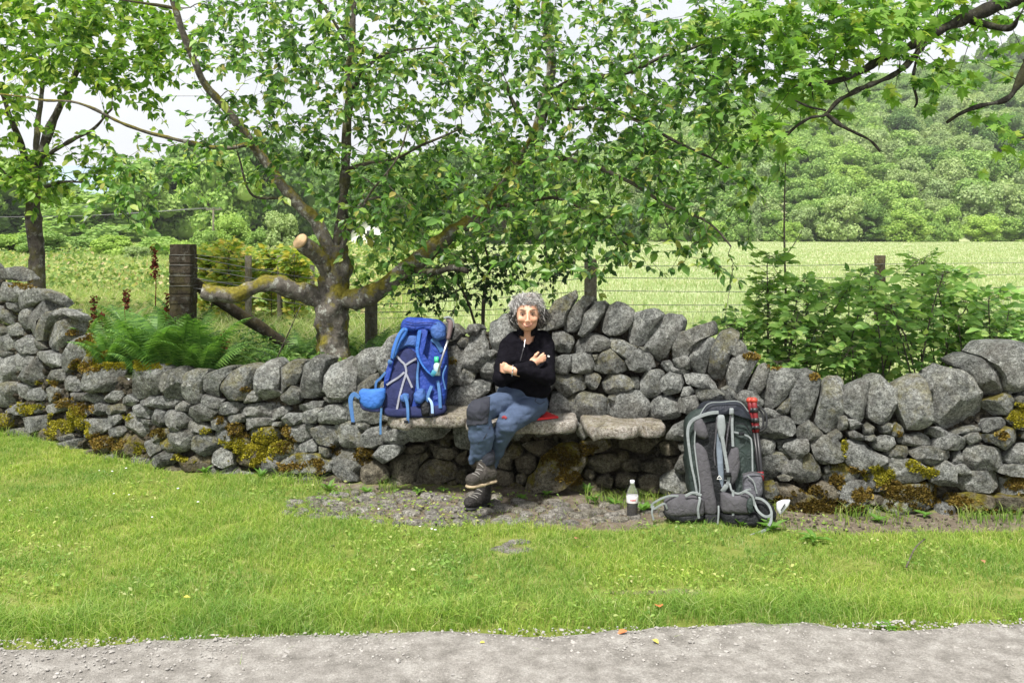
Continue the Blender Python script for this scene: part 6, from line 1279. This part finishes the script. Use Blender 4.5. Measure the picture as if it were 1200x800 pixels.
C_lg = cloth_mat('light grey webbing', (.21, .23, .235), .7, 1200, 40, .2, .12); C_gr = cloth_mat('warm grey mesh padding', (.075, .072, .08), .9, 900, 30, .5, .15); C_bk = cloth_mat('black pack nylon', (.009, .010, .012), .6, 900, 20, .8, .2)
C_gn = cloth_mat('dark green grey nylon', (.028, .040, .037), .6, 900, 16, 1., .2); C_nv = cloth_mat('charcoal lid nylon', (.018, .021, .03), .55, 900, 16, .8, .2); C_bl2 = cloth_mat('grey blue back strip', (.15, .18, .22), .8, 800, 20, .4)
gp = thing('rucksack', 'grey and black rucksack standing in the grass against the wall', 'rucksack', at(850, 612, 5.06) * [1, 1, 0])
G = mkpack(5.06, 5.17, 612, 472)
pad(gp, G, [(807, 492), (814, 484), (830, 478), (868, 477), (880, 492), (884, 520), (888, 562), (890, 600), (884, 614), (824, 614), (812, 584), (807, 540)], 0, .24, .018, C_gn, 'main_bag', 1)
pad(gp, G, [(818, 490), (828, 474), (836, 471), (866, 470.5), (878, 484), (882, 494), (862, 486), (842, 488)], .015, .22, .03, C_nv, 'lid', 2)
strap(gp, G, [(818, 490, .05), (829, 473.5, .05), (845, 471, .05), (866, 470.5, .05), (877, 482, .045)], 1.8, C_lg, 'lid_piping')
pad(gp, G, [(813, 500), (826, 494), (850, 492), (858, 500), (862, 560), (864, 606), (824, 606), (818, 560)], .022, .03, .012, C_bk, 'back_panel', 3)
pad(gp, G, [(838, 505), (845, 505), (849, 560), (847, 575), (842, 560)], .036, .006, .006, C_bl2, 'back_strip', 4)
pad(gp, G, [(814, 494), (822, 489), (828, 500), (831, 512), (826, 515), (818, 512), (813, 505)], .055, .02, .018, C_gr, 'shoulder_pad', 5)
pad(gp, G, [(812, 520), (820, 519), (828, 526), (836, 562), (842, 604), (826, 604), (821, 575), (817, 552)], .045, .02, .016, C_gr, 'shoulder_strap', 6)
pad(gp, G, [(858, 524), (866, 524), (868, 545), (864, 562), (857, 570), (850, 556), (852, 540)], .05, .02, .016, C_gr, 'shoulder_strap', 7)
pad(gp, G, [(824, 602), (842, 602), (842, 616), (826, 616)], .04, .03, .012, C_bk, 'pad_hem', 8)
strap(gp, G, [(842, 483, .05), (832, 484, .055), (820, 488, .055), (810, 494, .05), (806, 506, .05), (808, 528, .05), (811, 548, .05), (814, 562, .05), (817, 580, .045)], [6, 6, 6, 5, 4, 4], C_lg)
strap(gp, G, [(818, 494, .06), (815, 505, .06), (814, 520, .055), (816, 540, .055), (820, 570, .05), (819, 582, .05)], 2.6, C_lg)
pad(gp, G, [(841, 486), (849, 486), (851, 500), (849, 514), (843, 514), (840, 500)], .06, .014, .01, C_lg, 'load_strap', 9)
strap(gp, G, [(846, 510, .065), (849, 528, .06), (852, 545, .06), (854, 560, .06), (851, 572, .055)], [7, 6, 6, 6], C_lg)
strap(gp, G, [(840, 488, .055), (839, 508, .055), (837, 530, .05), (838, 545, .04)], 2.4, C_gr)
strap(gp, G, [(858, 480, .055), (858, 500, .055), (859, 523, .055)], [5.5, 5, 5], C_lg); strap(gp, G, [(857, 482, .06), (853, 505, .06), (850, 528, .05)], 2.6, C_gr)
pad(gp, G, [(855, 478), (860, 478), (860, 486), (855, 486)], .065, .01, .008, C_lg, 'buckle', 10)
V, Fs = boxmesh(G(853, 556, .075), (.018, .006, .012)); obj('buckle', V, Fs, C_bk, gp)
V, Fs = boxmesh(G(849, 572, .07), (.012, .005, .022), Rm=np.array(Matrix.Rotation(R(35), 3, 'Y'))); obj('buckle', V, Fs, C_lg, gp)
strap(gp, G, [(855, 566, .07), (858, 575, .08), (866, 578, .09), (875, 574, .09), (880, 573, .08)], 3.6, C_lg); strap(gp, G, [(859, 574, .09), (859, 595, .09), (859, 616, .085)], 4.6, C_lg); strap(gp, G, [(842, 592, .08), (842, 602, .085), (841, 614, .08)], 3.2, C_lg)
pad(gp, G, [(779, 585), (788, 579), (802, 579), (826, 583), (826, 604), (812, 605), (790, 607), (779, 603)], .075, .05, .03, C_gr, 'hip_fin', 11); pad(gp, G, [(777, 599), (790, 603), (826, 602), (825, 610), (800, 613), (783, 609)], .07, .06, .024, C_bk, 'hip_fin_base', 12)
pad(gp, G, [(845, 575), (860, 580), (872, 577), (879, 582), (882, 594), (880, 603), (862, 603), (846, 601)], .08, .05, .03, C_gr, 'hip_fin', 13); pad(gp, G, [(844, 600), (880, 602), (900, 600), (908, 610), (898, 618), (850, 617)], .07, .10, .03, C_bk, 'hip_fin_base', 14)
pad(gp, G, [(884, 586), (896, 583), (906, 592), (911, 604), (906, 614), (890, 614)], .06, .08, .035, C_bk, 'hip_fin_wing', 15); pad(gp, G, [(876, 586), (881, 581), (883, 588), (882, 600), (878, 602), (875, 594)], .115, .012, .008, C_gn, 'fin_end', 16)
strap(gp, G, [(822, 580, .11), (812, 577, .11), (803, 581, .11)], 4.5, C_lg); strap(gp, G, [(816, 576, .08), (820, 584, .11), (818, 596, .11), (819, 607, .10)], 4.4, C_lg); strap(gp, G, [(868, 578, .11), (874, 576, .12), (882, 582, .12), (884, 592, .115)], 4, C_lg)
strap(gp, G, [(795, 581, .09), (784, 581, .10), (773, 585, .10), (764, 591, .09), (766, 596, .09), (778, 590, .10), (782, 596, .09)], 3.6, C_lg); strap(gp, G, [(766, 592, .09), (764, 600, .09), (766, 609, .085)], 3.4, C_lg)
strap(gp, G, [(883, 586, .10), (888, 598, .13), (897, 605, .14), (904, 602, .13), (901, 592, .12), (893, 585, .11), (885, 583, .10)], 4.6, C_lg); strap(gp, G, [(904, 602, .13), (903, 612, .14), (896, 621, .16), (884, 626, .19), (869, 631, .22)], [5, 5, 5.4, 5], C_lg)
pad(gp, G, [(910, 588), (918, 585), (927, 585), (925, 592), (918, 600), (914, 604), (910, 597)], .03, .012, .008, plain('white tag', (.5, .52, .53), .6), 'white_tag', 17); strap(gp, G, [(915, 598, .045), (920, 590, .045)], 1.4, C_bk)
pad(gp, G, [(871, 556), (880, 553), (894, 556), (894, 580), (886, 588), (872, 584)], .04, .14, .02, cloth_mat('grey side mesh', (.10, .10, .115), .8, 300, 20, .9), 'side_pocket', 18); strap(gp, G, [(870, 556, .065), (882, 553, .068), (895, 556, .05)], 3, C_gr)
strap(gp, G, [(876, 557, .07), (883, 564, .075), (887, 578, .07)], 2.4, C_lg); strap(gp, G, [(860, 506, .03), (868, 508, .035), (878, 512, .03), (881, 520, .03), (882, 552, .03)], 3.2, C_lg); strap(gp, G, [(862, 496, .03), (874, 498, .03), (883, 514, .02)], 2.6, C_bk)
V, Fs = boxmesh(G(869, 508, .045), (.015, .005, .009)); obj('buckle', V, Fs, C_bk, gp)
for a_, b_ in (((840.5, 560), (843, 557)), ((843, 557), (845.5, 560)), ((840, 561), (846, 561))): strap(gp, G, [(*a_, .046), (*b_, .046)], 1.0, M_wh, 'logo', .002)
for k in range(6): strap(gp, G, [(849, 530 + k * 6.5, .038), (852, 530 + k * 6.5, .038)], 1.6, C_lg, 'ladder_loop', .003)
tp = thing('trekking_poles', 'folded trekking poles with red and black grips beside the grey rucksack', 'trekking poles', G(895, 612) * [1, 1, 0] + [0, 0, .02])
M_rd = plain('red pole grip', (.16, .010, .014), .6); M_bk = plain('black pole', (.02, .02, .022), .4)
for dx, dy in ((0, 0), (4.5, .02)):
    A_, B_ = G(879 + dx, 470, -.03 + dy), G(896 + dx * .3, 604, .0 + dy)
    L = lambda t: A_ * (1 - t) + B_ * t
    V, Fs = tube(np.array([L(.0), L(.05), L(.12), L(.24), L(.28)]), [.016, .018, .0155, .017, .012], 10, .05); gpp = obj('grip', V, Fs, M_rd, tp)
    V, Fs = tube(np.array([L(-.035), L(-.02), L(.0), L(.015)]), [.010, .021, .022, .014], 10); obj('grip_knob', V, Fs, plain('orange red knob', (.42, .05, .03), .4), tp)
    for t0, t1 in ((.06, .10), (.15, .19), (.22, .25)): V, Fs = tube(np.array([L(t0), L(t1)]), [.0182, .0182], 10, .3, 3); obj('grip_band', V, Fs, M_bk, gpp)
    V, Fs = tube(np.array([L(.26), L(.6), L(.98)]), [.011, .0105, .008], 8); sh = obj('shaft', V, Fs, M_bk, tp)
    V, Fs = tube(np.array([L(.62), L(.70)]), [.0135, .0125], 8); obj('shaft_lock', V, Fs, M_rd, sh)
    P = [L(.03) + [.012, -.01, 0], L(.10) + [.055, -.02, 0], L(.22) + [.05, -.02, 0], L(.27) + [.012, -.012, 0]]; V, Fs = ribbon(P, .012, .003, (0, -1, 0)); obj('wrist_loop', V, Fs, M_bk, tp)

B1 = cloth_mat('royal blue nylon', (.014, .042, .24), .55, 900, 18, .9, .2); B2 = cloth_mat('bright blue padding', (.035, .13, .42), .7, 900, 24, .5, .14); B3 = cloth_mat('navy mesh', (.02, .026, .085), .85, 500, 20, .5, .2); B4 = cloth_mat('steel blue pouch', (.04, .095, .28), .6, 900, 20, .8, .2); B5 = cloth_mat('blue webbing', (.055, .14, .32), .7, 1200, 40, .2, .12); B6 = cloth_mat('grey frame tape', (.25, .26, .31), .8, 900, 30, .3)
bp = thing('rucksack', 'blue rucksack propped upright on the left seat slab', 'rucksack', at(480, 489, 5.5))
Bf = mkpack(5.46, 5.62, 489, 371)
pad(bp, Bf, [(471, 386), (480, 380), (515, 382), (523, 396), (524, 430), (522, 465), (520, 485), (500, 489), (455, 487), (446, 478), (450, 452), (458, 420), (465, 396)], 0, .20, .02, B1, 'main_bag', 21)
pad(bp, Bf, [(469, 386), (472, 375), (478, 371), (496, 372.5), (514, 374), (522, 382), (520, 396), (510, 391), (494, 387), (482, 390)], .025, .20, .04, B1, 'lid', 22)
pad(bp, Bf, [(503, 384), (513, 375), (522, 383), (522, 396), (512, 400), (505, 394)], .055, .08, .025, B4, 'lid_pocket', 23)
strap(bp, Bf, [(474, 376, .07), (485, 379, .075), (500, 378, .075), (514, 380, .07)], 1.0, B3, 'lid_zip', .004)
pad(bp, Bf, [(466, 412), (478, 406), (489, 412), (491, 435), (486, 460), (481, 482), (466, 483), (448, 480), (452, 455), (459, 428)], .022, .03, .014, B3, 'back_panel', 24)
pad(bp, Bf, [(470, 394), (490, 392), (492, 408), (478, 405), (466, 411), (465, 402)], .024, .03, .016, B4, 'yoke', 25)
for pts in ([(465, 417), (470, 423), (474, 427), (476, 436), (472, 450), (468, 465), (465, 480)], [(488, 420), (481, 424), (475, 428)], [(474, 436), (467, 442), (459, 447), (453, 451)], [(475, 436), (479, 445), (483, 454)]):
    strap(bp, Bf, [(x, y, .041) for x, y in pts], 3.2, B6, 'frame_tape', .005)
pad(bp, Bf, [(471, 384), (478, 384), (477, 392), (470, 402), (463, 420), (457, 422), (459, 408), (464, 394)], .055, .022, .016, B2, 'shoulder_strap', 26)
pad(bp, Bf, [(456, 421), (462, 421), (459, 436), (455, 450), (449, 452), (451, 438)], .04, .018, .01, B1, 'shoulder_strap_end', 27)
strap(bp, Bf, [(474, 384, .075), (468, 394, .078), (463, 408, .075), (460, 420, .065)], 2.0, B5); strap(bp, Bf, [(452, 436, .05), (446, 443, .045), (441, 448, .04), (440, 458, .03)], [3.5, 4, 3.4], B5)
pad(bp, Bf, [(489, 388), (495, 385), (502, 387), (499, 400), (496, 416), (503, 427), (511, 437), (507, 443), (498, 433), (489, 422), (486, 408)], .06, .022, .016, B1, 'shoulder_strap', 28)
strap(bp, Bf, [(492, 387, .085), (490, 400, .085), (489, 412, .08), (493, 424, .075), (500, 434, .07), (508, 441, .06)], [5.5, 5.5, 4.5, 2.6, 2.6, 3], B2); V, Fs = boxmesh(Bf(508, 437, .085), (.014, .005, .016), Rm=np.array(Matrix.Rotation(R(30), 3, 'Y'))); obj('buckle', V, Fs, plain('teal plastic', (.05, .25, .35), .4), bp)
V, Fs = boxmesh(Bf(457, 424, .065), (.013, .005, .011), Rm=np.array(Matrix.Rotation(R(25), 3, 'Y'))); obj('buckle', V, Fs, B5, bp)
strap(bp, Bf, [(506, 397, .03), (512, 402, .03), (518, 412, .02)], 7, B5); strap(bp, Bf, [(491, 420, .05), (489, 440, .04), (490, 456, .05), (494, 466, .06)], [3, 4, 4], B5); strap(bp, Bf, [(506, 452, .04), (502, 462, .05), (499, 474, .05)], 5, B5)
pad(bp, Bf, [(446, 477), (466, 479), (486, 476), (505, 476), (521, 474), (522, 484), (505, 489), (480, 490), (452, 488)], .03, .22, .022, B3, 'bottom_panel', 29)
pad(bp, Bf, [(420, 459), (424, 455), (436, 456), (452, 454), (451, 466), (446, 477), (436, 480), (426, 478), (421, 470)], .07, .03, .022, B2, 'hip_fin', 30); pad(bp, Bf, [(420, 470), (428, 478), (440, 479), (448, 477), (446, 483), (434, 483), (424, 480)], .06, .03, .012, B3, 'fin_edge', 31)
pad(bp, Bf, [(484, 462), (490, 455), (497, 455), (500, 466), (494, 474), (486, 472)], .065, .04, .025, B4, 'hip_fin', 32); pad(bp, Bf, [(468, 464), (473, 460), (479, 461), (480, 468), (475, 472), (469, 470)], .06, .014, .01, B4, 'hip_pad', 33)
strap(bp, Bf, [(421, 466, .09), (415, 462, .09), (411, 468, .09), (412, 482, .085), (414, 496, .08)], [5, 7, 7, 6, 5], B5); strap(bp, Bf, [(447, 478, .08), (446, 492, .08), (446, 509, .08)], 3.4, cloth_mat('dark blue webbing', (.05, .13, .26), .7, 1200), 'strap'); strap(bp, Bf, [(474, 462, .085), (477, 472, .085), (478, 484, .085), (478, 496, .08)], [6, 4.5, 4], B5)
strap(bp, Bf, [(502, 466, .06), (506, 473, .065), (507, 487, .055)], [3, 4.2, 4.2], plain('pale blue webbing', (.30, .45, .68), .7)); strap(bp, Bf, [(513, 446, .045), (515, 460, .05), (516, 478, .045)], [4, 5, 5], B5); strap(bp, Bf, [(523, 428, .02), (519, 440, .03), (522, 456, .02)], 2.2, B5)
pad(bp, Bf, [(492, 470), (500, 468), (505, 476), (504, 488), (494, 488)], .05, .05, .02, C_bk, 'side_pocket', 34)
for k in range(3): V, Fs = boxmesh(Bf(476 + (k == 1) * 30 - (k == 2) * 62, 494 - (k == 1) * 8 + (k == 2) * 2, .09), (.013, .005, .008)); obj('buckle', V, Fs, C_bk, bp)
wb = thing('water_bottle', 'small bottle with green cap tucked in the side of the blue rucksack', 'bottle', Bf(512, 436, .02)); V, Fs = tube(np.array([Bf(512, 440, .03), Bf(512, 428, .03), Bf(511.5, 425, .03)]), [.022, .022, .012], 12); obj('bottle_body', V, Fs, plain('pale bottle', (.4, .55, .55), .2), wb)
V, Fs = tube(np.array([Bf(511.5, 425, .03), Bf(511.5, 418, .03)]), [.015, .0135], 12); obj('cap', V, Fs, plain('green cap', (.05, .55, .25), .3), wb)
hp = thing('trekking_pole', 'trekking pole with brown grey grip strapped to the blue rucksack', 'trekking pole', Bf(517, 440, .0))
V, Fs = tube(spline([Bf(523, 374, .04), Bf(528, 377, .04), Bf(527.5, 386, .04), Bf(525, 398, .04)], 14), np.interp(np.linspace(0, 1, 14), [0, .2, .5, 1], [.010, .016, .017, .012]), 10, .08); obj('grip', V, Fs, plain('brown grey grip', (.14, .10, .10), .7), hp)
V, Fs = tube(spline([Bf(529, 377, .0), Bf(531, 384, .0), Bf(528, 398, .0)], 10), np.full(10, .011), 10, .08); obj('grip', V, Fs, C_bk, hp)
V, Fs = tube(np.array([Bf(525, 398, .04), Bf(520, 413, .045), Bf(513, 436, .045)]), [.0075, .0075, .007], 8); obj('shaft', V, Fs, M_met, hp); P = [Bf(520, 373, .05), Bf(526, 371.5, .06), Bf(531, 376, .05), Bf(531, 384, .04)]; V, Fs = ribbon(P, .014, .003, (0, -1, .2)); obj('wrist_loop', V, Fs, C_lg, hp)

# ================================================================ SODA BOTTLE
bx, by = (741 - 600) / F * 5.14, 5.14
def lathe(prof, sides=20): return tube(np.array([(bx, by, z) for r_, z in prof]), [r_ for r_, z in prof], sides)
def glass(name, col, rough=.03):
    s = NT(name); s.fin(col, rough, None, .5); s.b.inputs['Transmission Weight'].default_value = .95; s.b.inputs['IOR'].default_value = 1.2; return s.m
bo = thing('soda_bottle', 'half empty clear plastic cola bottle standing in front of the wall foot', 'bottle', (bx, by, 0))
K = 1.0
V, Fs = lathe([(.010, .004), (.029, .006), (.032, .016), (.031, .07), (.0335, .082), (.0325, .10), (.0335, .118), (.033, .135), (.027, .155), (.018, .175), (.0125, .188), (.012, .196)]); obj('bottle_body', V, Fs, glass('clear plastic', (.92, .95, .96)), bo)
V, Fs = lathe([(.008, .007), (.027, .009), (.030, .018), (.0292, .068), (.0306, .080), (.0004, .0802)]); obj('cola', V, Fs, plain('dark cola', (.012, .006, .005), .08), bo)
V, Fs = lathe([(.0342, .088), (.0346, .090), (.0346, .124), (.0342, .126)]); lb = obj('label', V, Fs, plain('white label', (.72, .70, .70), .4), bo)
V, Fs = lathe([(.0125, .196), (.0135, .197), (.0135, .211), (.012, .213), (.003, .2135)]); obj('cap', V, Fs, plain('pale cap', (.75, .78, .82), .35), bo)
for k, (dx, w, h) in enumerate(((-.012, .006, .010), (-.003, .004, .013), (.004, .007, .008), (.012, .005, .011))):
    a = dx / .0346; P = [(bx + .0350 * math.sin(a + t), by - .0350 * math.cos(a + t), .107) for t in (-w / .07, 0, w / .07)]; V, Fs = ribbon(P, h, .0008, (0, -1, 0)); obj('red_print', V, Fs, plain('label red', (.5, .05, .07), .4), lb)

# ================================================================ WEEDS, FALLEN LEAVES, STICKS
M_weed = leaf_mat('fresh weed leaf', [(0, (.06, .15, .025)), (.6, (.12, .25, .04)), (1, (.22, .34, .07))], .4, .5, .3)
def rosette(px, py, n, L, label, seed, lift=.35, name='weed', tm=NARROW, w=1.):
    r = np.random.default_rng(seed); Y = HC * F / (py - HOR); b = np.array([(px - 600) / F * Y, Y, .01]); root = thing(name, label, 'weed', b, 'weeds along the wall foot'); me = mesh('leaf', tm[0] * [w, 1, 1], tm[1], False); me.materials.append(M_weed)
    a = np.arange(n) * 2.4 + r.uniform(0, 6); d = np.stack([np.cos(a), np.sin(a), lift * r.uniform(.5, 2.2, n)], -1); s, dd, nn = basis(d, np.tile([0, 0, 1.], (n, 1)))
    for k in range(n):
        o = bpy.data.objects.new('leaf', me); COL.objects.link(o); o.parent = root
        o.matrix_local = Matrix([list(s[k]), list(dd[k]), list(nn[k])]).transposed().to_4x4() @ Matrix.Scale(L * r.uniform(.6, 1.15), 4)
ws = [(1112, 594, 14, .12, 'large dandelion rosette at the wall foot below the widest low boulder', .7), (1190, 598, 10, .10, 'dandelion rosette at the wall foot near the right border', .7), (1085, 606, 8, .07, 'small flat weed left of the large dandelion rosette', .4), (1030, 612, 9, .07, 'low weed on the bare strip below the tall coping stones', .4), (688, 580, 13, .07, 'leafy weed rising beside the big brown mossy boulder', 1.3), (697, 590, 10, .06, 'second leafy weed right of the big brown boulder', 1.0), (640, 582, 10, .05, 'tiny bright weed at the left foot of the brown boulder', .6), (612, 586, 8, .05, 'tiny weed between the boots and the brown boulder', .5), (720, 592, 9, .06, 'flat weed left of the soda bottle', .4), (755, 600, 9, .07, 'weed touching the soda bottle on its right', .7), (490, 578, 9, .06, 'weed below the left seat slab on bare soil', .4), (520, 576, 7, .05, 'weed closer to the boots below the left slab', .4), (430, 578, 9, .07, 'weed where the lawn meets the bare soil left of the seats', .5), (905, 622, 12, .09, 'broad leaved weed just right of the grey rucksack', .5), (955, 634, 9, .09, 'broad weed in the lawn right of the grey rucksack', .3), (385, 575, 8, .08, 'weed at the wall foot left of the soil patch', .8), (306, 562, 8, .08, 'leafy weed under the bright yellow moss', .9), (523, 722, 4, .08, 'pair of broad plantain leaves in the lawn', .4), (1040, 738, 10, .06, 'flat weed on the road edge at right', .25), (790, 612, 12, .06, 'grassy weed against the left fin of the grey rucksack', .9), (240, 556, 8, .07, 'weed by the pale low stone at left', .8), (868, 618, 10, .05, 'small weed under the grey rucksack', .9)]
for q, (px, py, n, L, lab, lf) in enumerate(ws): rosette(px, py, n, L, lab, q + 700, lf, w=1.3 if L < .08 else 1.)
M_fl = [plain('orange dead leaf', (.55, .16, .06), .7), plain('yellow dead leaf', (.62, .50, .08), .7), plain('brown dead leaf', (.28, .15, .07), .8)]
fl = [(773, 722, 0, .05, 'orange fallen leaf lying in the lawn'), (735, 748, 0, .045, 'orange brown fallen leaf at the road edge'), (765, 758, 1, .03, 'yellow fallen leaf on the gravel'), (674, 640, 2, .04, 'brown fallen leaf on the worn grass'), (568, 762, 1, .025, 'small yellow leaf on the gravel road'), (1150, 665, 2, .03, 'brown leaf near the right border'), (215, 710, 1, .03, 'yellowish leaf in the left lawn'), (700, 590, 2, .03, 'brown leaf on the bare soil')]
for q, (px, py, k, L, lab) in enumerate(fl):
    Y = HC * F / (py - HOR); V0, F0 = OVATE; a = q * 1.9; Vc = V0 * [1.4, 1, 1] * L; Vc = np.stack([Vc[:, 0] * math.cos(a) - Vc[:, 1] * math.sin(a), Vc[:, 0] * math.sin(a) + Vc[:, 1] * math.cos(a), Vc[:, 2] * 1.3], -1) + [(px - 600) / F * Y, Y, .04 if py < 740 else .032]
    tag(obj('fallen_leaf', Vc, F0, M_fl[k], smooth=False), lab, 'leaf', 'fallen leaves')
sk = tag(obj('stick', *tube(spline([at(1062, 668, 4.29) * [1, 1, 0] + [0, 0, .03], at(1072, 655, 4.5) * [1, 1, 0] + [0, 0, .045], at(1084, 640, 4.66) * [1, 1, 0] + [0, 0, .04]], 8), np.full(8, .004), 5, .2), M_twig), 'thin dead stick lying in the lawn at right', 'stick')
# ================================================================ AIR
V = np.array([(x, y, z) for x in (-2300, 2300) for y in (-60, 2150) for z in (-3., 175.)], float)
Fz = np.array([[0, 1, 3, 2], [4, 6, 7, 5], [0, 4, 5, 1], [2, 3, 7, 6], [0, 2, 6, 4], [1, 5, 7, 3]])
mh = bpy.data.materials.new('haze'); mh.use_nodes = True; nt = mh.node_tree; nt.nodes.clear()
pv_ = nt.nodes.new('ShaderNodeVolumePrincipled'); ou = nt.nodes.new('ShaderNodeOutputMaterial'); nt.links.new(pv_.outputs[0], ou.inputs['Volume'])
pv_.inputs['Color'].default_value = (.97, .99, 1, 1); pv_.inputs['Density'].default_value = .0003; pv_.inputs['Anisotropy'].default_value = .3
hz = obj('haze', V, Fz, mh, smooth=False); tag(hz, 'thin summer haze that pales the far wooded hill', 'haze', kind='stuff')
